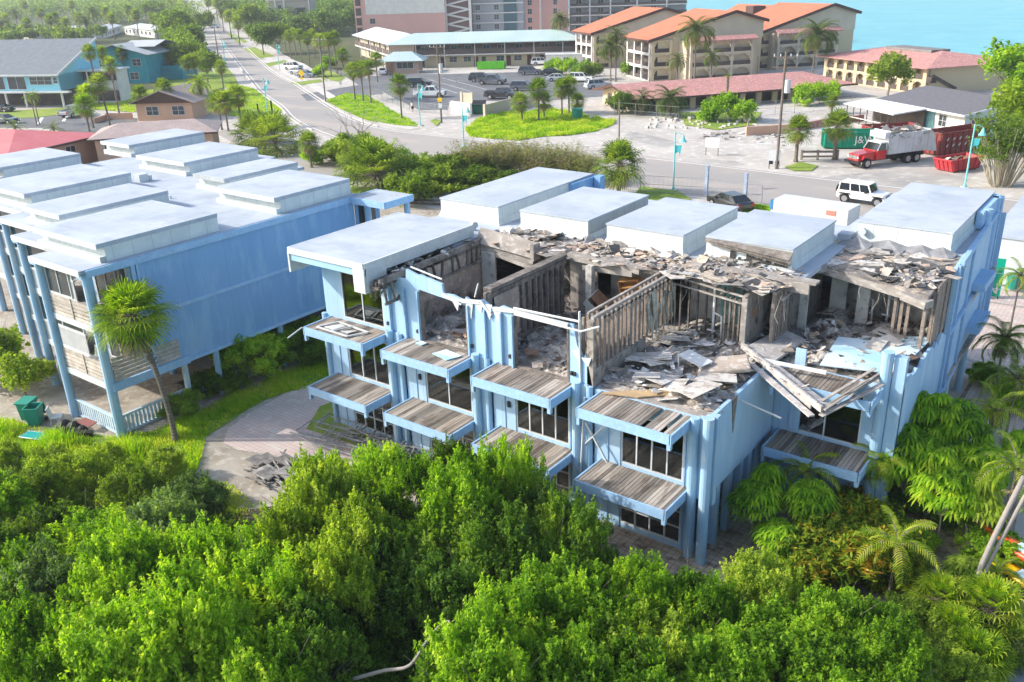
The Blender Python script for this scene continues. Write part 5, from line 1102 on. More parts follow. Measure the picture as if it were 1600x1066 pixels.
def branches(rng, r, h, n, trunk=.09, m=None):
    t = MB(); top = Vector((rng.uniform(-.2, .2), rng.uniform(-.2, .2), h*.45)); t.tube([(0, 0, -.1), (0, 0, h*.2), top], [trunk, trunk*.85, trunk*.65], 7)
    for i in range(n):
        a = i*2.4+rng.uniform(-.3, .3); q = r*rng.uniform(.4, .85); e = Vector((q*math.cos(a), q*math.sin(a), h*rng.uniform(.75, 1.1))); mid = top.lerp(e, .5)+Vector((rng.uniform(-.15, .15), rng.uniform(-.15, .15), rng.uniform(0, .2)))*r*.4
        t.tube([top, mid, e], [trunk*.5, trunk*.33, trunk*.14], 5)
        for _ in range(2):
            e2 = e+Vector(rng.normal(size=3))*r*.25; t.tube([mid, e2], [trunk*.2, trunk*.08], 4)
    return t
G1 = leafmat("green leaves", [(.03,.072,.009),(.095,.20,.015),(.20,.355,.022),(.34,.485,.034),(.51,.59,.07)])  # ramp steps from shaded to sunlit leaf tones
G2 = leafmat("yellow green leaves", [(.04,.075,.012),(.12,.19,.022),(.23,.33,.034),(.36,.45,.05),(.52,.56,.10)])
G3 = leafmat("dark green leaves", [(.022,.052,.012),(.065,.14,.02),(.135,.245,.03),(.23,.34,.045),(.37,.45,.08)])
G4 = leafmat("grey green leaves", [(.03,.06,.025),(.08,.14,.05),(.14,.22,.08),(.22,.31,.13),(.32,.41,.20)])
G5 = leafmat("bush leaves", [(.02,.05,.008),(.06,.12,.014),(.12,.20,.022),(.20,.28,.04),(.32,.37,.08)])
GF = leafmat("hazy wood leaves", [(.035,.07,.03),(.07,.13,.045),(.12,.20,.06),(.18,.26,.085),(.27,.33,.12)], big=.12)
GC = leafmat("croton leaves", [(.015,.04,.006),(.04,.10,.008),(.07,.15,.01),(.13,.21,.012),(.20,.26,.015),(.30,.30,.02),(.42,.16,.02),(.50,.42,.06)], trans=.25)
GD = leafmat("dry twig leaves", [(.10,.085,.055),(.18,.15,.10),(.26,.22,.14),(.20,.24,.08),(.32,.30,.18)])
PF = leafmat("palm fronds", [(.03,.06,.012),(.07,.125,.02),(.13,.20,.03),(.21,.28,.045),(.34,.38,.08)], big=.9)
PFb = leafmat("bright palm fronds", [(.04,.09,.008),(.10,.19,.012),(.19,.30,.018),(.32,.42,.035),(.50,.50,.08)], big=.9)
PC = leafmat("coconut fronds", [(.035,.06,.02),(.06,.10,.03),(.10,.15,.045),(.16,.20,.07),(.28,.28,.11)], big=.5)
PDd = leafmat("dead fronds", [(.12,.085,.05),(.20,.15,.09),(.28,.21,.13),(.36,.29,.19)], trans=.15)
SCH = leafmat("umbrella tree leaves", [(.03,.09,.006),(.09,.21,.010),(.20,.37,.016),(.34,.50,.024),(.54,.60,.05)], big=.6)
m_bark = mat("grey bark", (.26,.22,.18), rough=.95, col2=(.16,.135,.11), scale=3, col3=(.38,.34,.29), amt3=.5, scale3=8, bump=.3, stretch=(1,1,.3))
m_palmbark = mat("palm bark", (.25,.21,.17), rough=.95, col2=(.15,.125,.10), scale=3, bump=.4, bscale=18, lines=[(2, .16, .25, .4)])
m_branch = mat("bleached branch", (.30,.27,.24), rough=.9, col2=(.28,.25,.22), scale=3)

PROTO = {}
def bc(x, y, z): c = at(x, y, z); return Vector((c.x, c.y, 0))
def spray_lobes(rng, r, h, n):
    """many small leaf masses over a ragged dome, with gaps between them"""
    out = []
    for i in range(n):
        a = i*2.39996+rng.uniform(-.35, .35); q = r*math.sqrt((i+.5)/n)*rng.uniform(.8, 1.08); top = h-.75*r+1.15*r*math.sqrt(max(0.05, 1-(q/r/1.1)**2))
        out.append((q*math.cos(a), q*math.sin(a), top*rng.uniform(.66, 1.10), r*rng.uniform(.12, .25)))
    for i in range(n//3): a = rng.uniform(0, 6.28); q = r*rng.uniform(0, .8); out.append((q*math.cos(a), q*math.sin(a), h*rng.uniform(.25, .6), r*rng.uniform(.15, .28)))
    return out
def mk_tree(key, cm, n, ln, wd, r, h, lobes, seed, clump=26, cr=.22, low=-.35, shell=.25, nb=7, trunk=.1, extra=None):
    rng = np.random.default_rng(seed); L = spray_lobes(rng, r, h, lobes) if key[0] == "m" else rand_lobes(rng, r, h, lobes); p, nn = crown_pts(L, n, rng, clump=clump, cr=cr, low=low, shell=shell)
    V, F = leafquads(p, nn, ln, wd, rng)
    o = npmesh("crown", V, F, cm); b = branches(rng, r, h, nb, trunk).build("trunk", m_bark)
    PROTO[key] = (o, b); COL.objects.unlink(o); COL.objects.unlink(b); return PROTO[key]
def plant(key, name, loc, s, label, cat, group=None, rz=None, sz=None, cm=None):
    e = empty(name, loc, label, cat, group, random.uniform(0, 6.28) if rz is None else rz); e.scale = (s, s, sz or s)
    for q in PROTO[key]:
        c = q.copy(); COL.objects.link(c); c.parent = e
        if cm is not None and c.name.startswith("crown"):
            c.data = variant(q.data, cm)
    return e
_VAR = {}
def variant(me, cm):
    k = (me.name, cm.name)
    if k not in _VAR: d = me.copy(); d.materials.clear(); d.materials.append(cm); _VAR[k] = d
    return _VAR[k]
for i in range(4): mk_tree("m%d" % i, G1, 36000, .13, .062, 1.9, 1.8, 36+3*i, 20+i, clump=30, cr=.15, nb=22, trunk=.065, shell=.5, low=-.5)
for i in range(3): mk_tree("b%d" % i, G5, 7000, .34, .19, 2.6, 3.6, 9+i, 40+i, clump=22, cr=.4, nb=8, trunk=.15)
for i in range(2): mk_tree("s%d" % i, G5, 6000, .16, .085, 1.0, .75, 8, 60+i, clump=14, cr=.16, low=-.1, nb=6, trunk=.03)
mk_tree("sg", G2, 5200, .20, .17, 1.7, 1.9, 10, 70, clump=9, cr=.25, nb=9, trunk=.06)     # sea grape with round leaves
mk_tree("gc", GC, 9000, .27, .075, 1.4, .8, 9, 75, clump=12, cr=.22, low=0, nb=7, trunk=.03)
mk_tree("dry", GD, 5200, .30, .03, 1.3, 1.0, 8, 77, clump=16, cr=.35, low=-.1, nb=14, trunk=.03)

def strip(V, F, pts, wid, nrmv):
    """tapering ribbon through pts"""
    n = len(V); k = len(pts)
    for i, p in enumerate(pts):
        d = (pts[min(i+1, k-1)]-pts[max(i-1, 0)]); s = d.cross(nrmv)
        s = s.normalized()*wid[i] if s.length > 1e-6 else Vector((wid[i], 0, 0))
        V += [p-s, p+s]
    F += [(n+2*i, n+2*i+1, n+2*i+3, n+2*i+2) for i in range(k-1)]
def fan_palm(key, seed, nf=36, R0=.85, blade=.85, segs=15, cm=PF, dead=9, trunk=True, sw=.034):
    rng = random.Random(seed); V = []; F = []; VD = []; FD = []; VP = MB()
    for i in range(nf+dead):
        dd = i >= nf; u = (i+.5)/nf if not dead or not dd else 1
        a = i*2.39996+rng.uniform(-.2, .2); el = R(85-122*u**1.1+rng.uniform(-8, 8)) if not dd else R(rng.uniform(-74, -48))
        d = Vector((math.cos(a)*math.cos(el), math.sin(a)*math.cos(el), math.sin(el))); side = Vector((-math.sin(a), math.cos(a), 0)); up = side.cross(d)*-1
        if up.z < 0: up = -up
        L0 = R0*rng.uniform(.8, 1.15)*(.75 if dd else 1); base = Vector((0, 0, 0)); tip = base+d*L0+Vector((0, 0, -.12*L0))
        VP.bar(base, tip, .03, .02)
        vv, ff = (VD, FD) if dd else (V, F); b = blade*rng.uniform(.85, 1.1)*(.75 if dd else 1); roll = rng.uniform(-.35, .35)
        for j in range(segs):
            ph = R(-112+224*j/(segs-1)); w = d*math.cos(ph)+side*math.sin(ph)
            w = (w+up*(.18*abs(math.sin(ph))+roll*math.sin(ph)*.5)).normalized(); l = b*(1-.28*abs(ph)/2)*rng.uniform(.9, 1.08)
            p1 = tip+w*l*.5; p2 = tip+w*l*.85+Vector((0, 0, -.10*l)); p3 = tip+w*l+Vector((0, 0, -.30*l))
            strip(vv, ff, [tip, p1, p2, p3], [.008, sw, sw*.65, .004], up)
    c = npmesh("crown", np.array([tuple(p) for p in V]), np.array(F), cm)
    g = npmesh("dead_fronds", np.array([tuple(p) for p in VD]), np.array(FD), PDd)
    s = VP.build("frond_stems", m_palmbark); PROTO[key] = [c, g, s]
    for o in PROTO[key]: COL.objects.unlink(o)
def feather_palm(key, seed, nf=18, L=2.6, cm=PC, leaflets=26, lw=.75, dead=3, upright=0., wl=.021):
    rng = random.Random(seed); V = []; F = []; VD = []; FD = []; VP = MB()
    for i in range(nf+dead):
        dd = i >= nf; a = i*2.39996+rng.uniform(-.25, .25); u = (i+.5)/nf; el = R(78-95*u+upright+rng.uniform(-8, 8)) if not dd else R(rng.uniform(-70, -40))
        h = Vector((math.cos(a), math.sin(a), 0)); side = Vector((-math.sin(a), math.cos(a), 0)); l = L*rng.uniform(.85, 1.1)*(.7 if dd else 1)
        pts = []; p = Vector((0, 0, 0)); e = el; st = 9
        for k in range(st+1): pts.append(p.copy()); p = p+(h*math.cos(e)+Vector((0, 0, math.sin(e))))*l/st; e -= R(9+6*u)
        VP.tube([pts[0], pts[3], pts[6], pts[9]], [.035, .025, .015, .005], 4, cap=False)
        vv, ff = (VD, FD) if dd else (V, F)
        for k in range(leaflets):
            t = (k+1.5)/(leaflets+1)*st; i0 = min(int(t), st-1); q = pts[i0].lerp(pts[i0+1], t-i0); dr = (pts[i0+1]-pts[i0]).normalized(); s = math.sin(math.pi*min(1, (k+2)/(leaflets+2))**.8)
            ll = lw*(.35+.75*s)*rng.uniform(.85, 1.1)*l/2.6
            for sg in (-1, 1):
                w = (side*sg*.85+dr*.6+Vector((0, 0, .12))).normalized()
                strip(vv, ff, [q, q+w*ll*.55, q+w*ll+Vector((0, 0, -.32*ll))], [wl, wl*.9, .003], Vector((0, 0, 1)))
    c = npmesh("crown", np.array([tuple(p) for p in V]), np.array(F), cm); g = [c, VP.build("frond_stems", m_palmbark)]
    if dead: g.append(npmesh("dead_fronds", np.array([tuple(p) for p in VD]), np.array(FD), PDd))
    PROTO[key] = g
    for o in g: COL.objects.unlink(o)
for i in range(3): fan_palm("fan%d" % i, 5+i, nf=50, R0=.8, blade=.9)
fan_palm("fanb", 15, nf=56, R0=.78, blade=.98, segs=20, cm=PFb, dead=22, sw=.028)
fan_palm("fans", 19, nf=62, R0=1.1, blade=.95, segs=16, dead=8)
feather_palm("coco", 3, nf=30, L=2.9, lw=.95, wl=.034); feather_palm("coco2", 8, nf=22, L=2.6, dead=5, wl=.03)
feather_palm("date", 12, nf=40, L=2.7, leaflets=30, lw=.55, dead=4, wl=.035)
feather_palm("areca", 21, nf=13, L=1.7, cm=PFb, leaflets=20, lw=.5, dead=1, upright=6)
_TR = {}
def trunkmesh(hh, r0, r1, lean, boots=False):
    k = (round(hh), r0, round(lean, 1), boots)
    if k not in _TR:
        t = MB(); n = 9; H = max(1, round(hh)); pts = [(lean*H*.12*((i/n)**2), 0, H*i/n) for i in range(n+1)]
        t.tube(pts, [r0*1.35 if i == 0 else r0+(r1-r0)*i/n*(1+.05*math.sin(i*3)) for i in range(n+1)], 9)
        if boots:
            for i in range(46):
                z = H*(.62+.36*i/46); a = i*2.4; x = lean*H*.12*((z/H)**2); t.bar((x+r1*.9*math.cos(a), r1*.9*math.sin(a), z), (x+(r1+.10)*math.cos(a), (r1+.10)*math.sin(a), z+.16), .07, .03)
        o = t.build("trunk", m_palmbark, smooth=False); COL.objects.unlink(o); _TR[k] = (o, H, lean*H*.12)
    return _TR[k]
def palm(kind, base, h, label, group=None, s=1., lean=0., rz=None, r=.14, boots=True, name="palm_tree", cat="palm tree", cm=None):
    """base: point on the ground; h: height of the crown's heart"""
    e = empty(name, base, label, cat, group, random.uniform(0, 6.28) if rz is None else rz)
    o, H, dx = trunkmesh(h, r, r*.8, lean, boots); k = h/H; c = o.copy(); COL.objects.link(c); c.parent = e; c.scale = (1, 1, k)
    for q in PROTO[kind]:
        c = q.copy(); COL.objects.link(c); c.parent = e; c.location = (dx, 0, h-.05); c.scale = (s, s, s)
        if cm is not None and c.name.startswith("crown"): c.data = variant(q.data, cm)
    return e
def zat(B, x, y):
    d = (x-800)/CF*RT - (y-533)/CF*UP + FW; b = Vector(B)-CAMP
    # least squares of b + z*k = t*d
    a11 = d.dot(d); a12 = -d.z; a22 = 1.; r1 = d.dot(b); r2 = -b.z; det = a11*a22-a12*a12
    return (a11*r2-a12*r1)/det
def palm_px(kind, b, t, label, group=None, s=1., **k):
    """b: foot pixel, t: pixel of the crown's heart"""
    B = at(*b); return palm(kind, B, max(1.2, zat(B, *t)), label, group, s, **k)

# --- individual palms and trees, read off the photo (foot pixel, heart pixel) ---
GP = "palms along the streets and car parks"
F = ["fan0", "fan1", "fan2"]; 
def fp(i, b, t, lab, s=1.15, kind=None, **k): palm_px(kind or F[i % 3], b, t, lab, GP, s*random.uniform(.94, 1.08), **k)
fp(0,(555,156),(550,110),"tall fan palm on the roadside lawn, leftmost of the row of three"); fp(1,(568,158),(566,108),"tall fan palm on the roadside lawn, middle one of the row of three"); fp(2,(580,161),(579,106),"tall fan palm on the roadside lawn, rightmost of the row of three")
fp(0,(628,186),(621,132),"single fan palm on the tip of the roadside lawn in front of the white pickup",1.25)
fp(1,(347,203),(346,160),"fan palm left in the dense trio beside the near lawn",1.3); fp(2,(357,205),(357,158),"fan palm middle in the dense trio beside the near lawn",1.3); fp(0,(378,201),(376,150),"fan palm right in the dense trio beside the near lawn",1.3)
fp(1,(264,187),(262,137),"fan palm in front of the right window of the peach bungalow"); fp(2,(226,188),(216,148),"fan palm in front of the left wall of the peach bungalow")
fp(0,(187,181),(187,100),"very tall slim fan palm rising before the teal house between its windows",1.15); fp(1,(172,197),(165,130),"dark leaning fan palm at the car park island beside the pickup",1.2,lean=.6)
fp(2,(140,206),(135,165),"bushy fan palm beside the grey pickup, nearer of the pair",1.35,cm=PFb); fp(0,(146,200),(125,148),"bushy fan palm beside the grey pickup, farther of the pair",1.3,cm=PFb)
for b, t, l in [((58,197),(42,152),"young leaning palm with light fronds, left of the pair by the car park"), ((62,195),(60,148),"young upright palm with light fronds, right of the pair by the car park")]: fp(0,b,t,l,.9,kind="areca",boots=False,r=.09)
fp(1,(156,165),(140,82),"slim fan palm right of the balcony annex"); fp(2,(170,140),(163,82),"fan palm before the left upper window of the teal house"); fp(0,(198,131),(196,82),"fan palm before the right half of the teal house")
fp(1,(247,122),(241,78),"fan palm with dark trunk at the right corner of the teal house"); fp(2,(266,120),(255,76),"leaning fan palm at the right corner of the teal house",lean=.8)
fp(0,(300,152),(294,97),"fan palm behind the peach bungalow, left of a pair"); fp(1,(310,150),(308,94),"fan palm behind the peach bungalow, right of a pair")
fp(2,(319,180),(318,130),"yellowing palm between the bungalow and the trio",1.0,kind="coco2",cm=PFb); fp(0,(350,142),(348,104),"short fan palm at the edge of the main road by a bin")
for i, (x, y0, y1) in enumerate([(455,92,56),(463,88,52),(472,97,55),(484,104,60),(492,90,54),(505,118,64),(518,121,62),(527,116,60),(447,80,50),(537,112,86)]): fp(i,(x,y0),(x-2,y1),["fan palm at the left end of the grove before the pink block","fan palm second from left in the grove before the pink block","fan palm behind the yellow road sign","fan palm right of the yellow road sign","tall fan palm in the middle of the grove before the pink block","fan palm right of centre in the grove before the pink block","fan palm second from right in the grove before the pink block","fan palm at the right end of the grove before the pink block","small fan palm touching the beige house's trees","short fan palm by the motel's white wing"][i],1.3)
fp(0,(590,128),(585,92),"low fan palm in front of the motel's white wing",1.2)
fp(0,(876,98),(878,30),"very tall date palm with arching fronds in front of the motel's right end",1.25,kind="date",r=.2)
fp(0,(954,128),(953,72),"coconut palm with a thick crown at the corner of the first villa",1.15,kind="coco"); fp(0,(962,128),(967,52),"taller coconut palm at the corner of the first villa",1.1,kind="coco2")
fp(0,(1084,142),(1087,48),"big coconut palm before the middle villa's balconies",1.35,kind="coco"); fp(0,(1268,126),(1274,54),"coconut palm at the seaward corner of the last villa",1.45,kind="coco",lean=.7); fp(1,(1110,135),(1109,88),"small palm under the balconies of the middle villa",.9,kind="coco2"); fp(0,(1057,138),(1058,94),"small leaning palm at the front corner of the middle villa",.9,kind="coco2")
fp(0,(816,191),(812,160),"short fan palm at the left of the group on the grass mound",1.1,lean=-.8); fp(1,(842,190),(840,140),"fan palm with shaggy trunk in the middle of the grass mound group",1.25); fp(2,(850,186),(846,158),"low fan palm tucked in the middle of the grass mound group",1.15)
fp(0,(878,180),(884,138),"fan palm with slim trunk right of centre on the grass mound",1.25); fp(1,(889,179),(893,134),"fan palm with a thick trunk right of centre on the grass mound",1.2); fp(2,(902,176),(903,158),"small fan palm above the green bin on the grass mound",1.0)
fp(0,(1004,180),(1003,153),"small palm before the arches of the pink tiled range",.95,kind="coco2"); fp(1,(1047,184),(1049,155),"broad palm before the pink tiled range",1.0,kind="coco"); fp(2,(1135,176),(1140,118),"storm damaged palm with few fronds before the pink tiled range",.6,kind="areca",lean=.3)
fp(0,(1243,253),(1248,202),"short stout fan palm standing on a weedy patch beside the utility pole",1.15,r=.22); fp(1,(1303,250),(1306,196),"short stout fan palm between the green dumpster and the log rail",1.4,r=.22); fp(2,(1299,178),(1298,158),"shaggy palm behind the chain link fence",.8)
fp(0,(967,305),(968,256),"round fan palm standing right behind the burnt building's roof",1.75,r=.22)
fp(1,(487,262),(487,222),"small fan palm beside the driveway behind the left building",1.0)
palm("fanb", (-35.35, 19.75, 0), 6.35, "big shaggy fan palm with a curved trunk in front of the left building", None, 1.22, lean=-1.3, rz=.5, r=.13)
GB = "broad leaved trees and shrubs around the streets"
def bush(key, b, s, lab, cat="tree", name="tree", cm=None, z=0., sz=None): plant(key, name, at(b[0], b[1], z)-Vector((0, 0, z)) if z else at(*b), s, lab, cat, GB, cm=cm, sz=sz)
for i, (x, y, s, l) in enumerate([(412,86,1.7,"multi trunked tree on the verge across the road, left one"),(436,84,1.6,"multi trunked tree on the verge across the road, right one"),(395,60,2.2,"greyish tree leaning over the far pavement"),(372,45,2.2,"round tree farther up the main road, right side"),(352,35,2.4,"large tree at the far bend of the road, right side"),(320,62,1.8,"dark ragged tree overhanging the left kerb of the road"),(302,95,1.9,"round tree between the teal house and the road"),(290,120,1.5,"dense tree behind the peach bungalow"),(282,75,2.2,"tall tree right of the large white roofed home"),(270,60,2,"tree above the large white roofed home"),(250,40,2.2,"tree in front of the wood's edge near the road"),(325,130,1.2,"low dark tree beside the front lawn")]): bush("b%d" % (i % 3), (x, y), s, l)
for i, (x, y, s, l) in enumerate([(1386,156,1.35,"sea grape tree before the beach motel's arcade"),(1590,190,1.9,"dense green tree at the right edge above the white house"),(1598,262,1.5,"green tree behind the many stemmed shrub")]): bush(["b0","b1","b2"][i], (x, y), s, l, cm=[G5, G1, G2][i])
for i, (x, y, s, l) in enumerate([(860,112,.8,"bright round bush beside the cream shed"),(885,116,1.0,"bright round bush below the first villa, left one"),(905,120,.9,"bright round bush below the first villa, right one"),(925,125,1,"dark bush at the first villa's corner"),(1115,190,1.1,"bright bush behind the chain link fence, left"),(1160,190,.9,"bright bush behind the chain link fence, second"),(1255,165,.9,"bright hedge bush along the range's right end, left"),(1280,162,1,"bright hedge bush along the range's right end, right"),(972,178,1.0,"bush growing against the arches of the range"),(985,118,.9,"purple brown bush below the first villa"),(500,120,.8,"bush beside the side street"),(515,108,.9,"dark bush under the grove of palms")]): bush("s%d" % (i % 2), (x, y), s*2.2, l, "bush", "bush", cm=[G1,G1,G1,G5,G1,G1,G1,G1,G5,G3,G1,G3][i])
# bushes between the buildings and the road
for i, (k, x, y, s, l, cm) in enumerate([("m2",553,258,1.9,"bright bushy tree at the foot of the bare branches",G2),("m3",520,252,1.0,"small bright tree left of the bare branches",G2),("m0",660,285,1.7,"yellow green bush tree behind the burnt building's left roof",G2),("m1",705,290,1.7,"green bush tree right of the yellow one behind the roof",G5),("m1",622,262,1.1,"bright green bush by the driveway bin",G1),("dry",745,285,2.0,"dry twiggy hedge bush, left part of the hedge",None),("dry",790,282,2.0,"dry twiggy hedge bush, second part of the hedge",None),("dry",835,285,1.9,"dry twiggy hedge bush, third part of the hedge",None),("dry",880,285,1.8,"dry twiggy hedge bush beside the round fan palm",None),("dry",915,288,1.5,"small dry twiggy bush touching the round fan palm",None),("m2",745,298,1.3,"green bush in front of the dry hedge, left",G5),("m3",790,298,1.1,"green bush in front of the dry hedge, right",G5),("s0",490,258,1.3,"low bush at the small palm's foot",G1),("m0",612,290,1.3,"olive bush joining the fan clump to the hedge",G5),("m2",680,300,1.5,"low yellow green bush in front of the hedge",G2),("m1",760,285,1.4,"green bush inside the dry hedge",G5),("m3",575,275,1.2,"bright bush at the right of the bare branches",G1),("s1",640,318,2.0,"low scrub on the sand behind the burnt building",G5)]): bush(k, (x, y), s, l, "bush", "bush", cm=cm, sz=s*.62 if k[0] == "m" else None)
palm("fans", at(432,240), 1.6, "large clump of fan leaves behind the left building's roof", None, 2.3, name="palmetto_clump", cat="palm tree", r=.2); palm("fans", at(400,225), 1.4, "fan leaf clump at the left behind the left building's roof", None, 1.9, name="palmetto_clump", cat="palm tree", r=.2)
palm("fans", at(590,300), 1.7, "large clump of fan leaves left of the burnt building's roof", None, 2.5, name="palmetto_clump", cat="palm tree", r=.2); palm("fans", at(575,275), 1.5, "fan leaf clump behind the porch of the left building", None, 1.9, name="palmetto_clump", cat="palm tree", r=.2)
for x, y, l in [(25,205,"dark young feather palm behind the red roof, left"),(85,207,"dark young feather palm behind the red roof, right")]: palm("areca", at(x, y), .6, l, None, 1.3, name="palm_shrub", cat="palm tree", cm=PF, boots=False)
# bare tree behind the left building
def bare_tree(loc, h, label, seed, spread=1.):
    rng = random.Random(seed); e = empty("bare_tree", loc, label, "tree"); t = MB()
    def grow(p, d, L, r, k):
        q = p+d*L; m = p.lerp(q, .5)+Vector([rng.uniform(-.1, .1)*L for _ in range(3)]); t.tube([p, m, q], [r, r*.85, r*.65], 6 if k < 2 else 4)
        if k >= 5: return
        for _ in range(3 if k in (0, 1) else 2):
            n = (d+Vector((rng.uniform(-1, 1)*spread, rng.uniform(-1, 1)*spread, rng.uniform(-.25, .45)))).normalized(); grow(q, n, L*rng.uniform(.62, .85), r*.6, k+1)
    grow(Vector((0, 0, 0)), Vector((.1, 0, 1)), h*.27, .16, 0); t.build("branches", m_branch, e); return e
bare_tree(at(568,262), 8.5, "bare grey branched tree over the driveway in front of the main road", 4)
bare_tree(at(1168,200), 2.0, "bare fallen looking branches on the sand behind the low wall", 9, 1.4)
# many stemmed shrub at the right edge
rng = random.Random(5); e = empty("stem_shrub", at(1562,290), "tall many stemmed shrub with bare pale stems at the right edge", "shrub"); t = MB(); P5 = []
for i in range(70):
    a = rng.uniform(0, 6.28); q = rng.uniform(.3, 3.0); h = rng.uniform(3, 6.3); b = Vector((math.cos(a)*q*.35, math.sin(a)*q*.35, 0)); c = Vector((math.cos(a)*q*.7, math.sin(a)*q*.7, h*.55)); d = Vector((math.cos(a)*q*1.15, math.sin(a)*q*1.15, h)); t.tube([b, c, d], [.06, .045, .02], 5); P5 += [(d.x, d.y, d.z, .38), (c.x, c.y, c.z+1.0, .35)]
t.build("stems", mat("pale stems", (.42,.37,.28), rough=.9, col2=(.30,.27,.20), scale=3), e)
g = np.random.default_rng(5); p, nn = crown_pts(P5, 9000, g, clump=12, cr=.3); V, Fq = leafquads(p, nn, .34, .12, g); npmesh("foliage", V, Fq, G5, e)
# woods that read as one mass
def wood(name, poly, n, r, h, label, seed, cm=GF):
    g = np.random.default_rng(seed); P = np.array(poly); out = []; k = 0
    def inside(x, y):
        c = False
        for i in range(len(P)):
            x1, y1 = P[i]; x2, y2 = P[i-1]
            if (y1 > y) != (y2 > y) and x < (x2-x1)*(y-y1)/(y2-y1)+x1: c = not c
        return c
    C = []
    x0, y0 = P.min(0); x1, y1 = P.max(0)
    while len(C) < n and k < n*60:
        k += 1; x, y = g.uniform(x0, x1), g.uniform(y0, y1); d = math.hypot(x, y)
        if inside(x, y) and g.random() < min(1, (260/d)**1.3): C.append((x, y, d))
    Vs = []; Ns = []; LW = []
    for x, y, d in C:
        rr = r*g.uniform(.7, 1.3)*(1+d/1400); hh = h*g.uniform(.75, 1.25); L = rand_lobes(g, rr, hh, 6); m = int(700*min(1, 300/d)); p, nn = crown_pts(L, m, g, clump=10, cr=rr*.16, low=-.6); Vs.append(p+np.array([x, y, 0])); Ns.append(nn); LW.append(np.full((m, 1), .55*(d/220)**.55))
    p = np.concatenate(Vs); nn = np.concatenate(Ns); lw = np.concatenate(LW); r_ = g.normal(size=p.shape); t = nrm(np.cross(nn, r_)); b = np.cross(nn, t)
    V = np.stack([p-t*lw*.75, p+b*lw*.42, p+t*lw*.75, p-b*lw*.42], 1).reshape(-1, 3); o = npmesh(name, V, np.arange(len(V)).reshape(-1, 4), cm); return tag(o, label, "woodland", kind="stuff")
wood("woodland", px((-60,34),(0,33),(60,33),(130,34),(170,42),(200,38),(240,44),(280,52),(296,60),(300,36),(276,6),(262,-8),(-60,-8)), 1500, 5.2, 6.5, "wooded flat land filling the top left beyond the white roofed homes", 3)
wood("woodland", px((330,10),(346,22),(372,34),(396,52),(440,66),(520,58),(560,60),(560,18),(520,0),(470,-6),(430,-8),(330,-8)), 700, 4.4, 6, "woodland on the seaward side of the far road", 4)
wood("woodland", px((262,80),(262,58),(292,62),(312,80),(318,104),(300,112),(276,100)), 14, 3.6, 4.5, "thicket between the teal house and the far road", 5, cm=G5)
wood("woodland", px((-40,72),(-40,60),(80,60),(140,64),(168,60),(172,66),(120,72)), 26, 3.0, 3.5, "shrubby thicket in front of the white roofed homes", 6, cm=G5)
for i, (x, y, h) in enumerate([(30,50,9),(70,52,9),(92,58,8),(128,60,8),(152,58,10),(170,50,9),(205,46,9),(232,44,9),(262,48,8),(15,58,8),(118,40,11),(210,30,12),(275,40,10),(45,40,11),(262,22,11),(340,30,10),(350,50,8),(362,60,8),(330,40,11),(375,70,7),(8,66,7),(48,66,7),(84,64,8),(108,66,7),(140,66,8),(180,62,8),(218,60,9),(248,66,8),(270,70,9),(286,84,8),(292,74,9),(60,24,12),(100,20,12),(150,24,12),(190,18,12),(235,16,12),(20,22,12)]):
    palm(F[i % 3] if i % 4 else "coco2", at(x, y), h, "distant fan palm rising at the edge of the woods", "distant palms at the edge of the woods", 1.9, boots=False, r=.2)

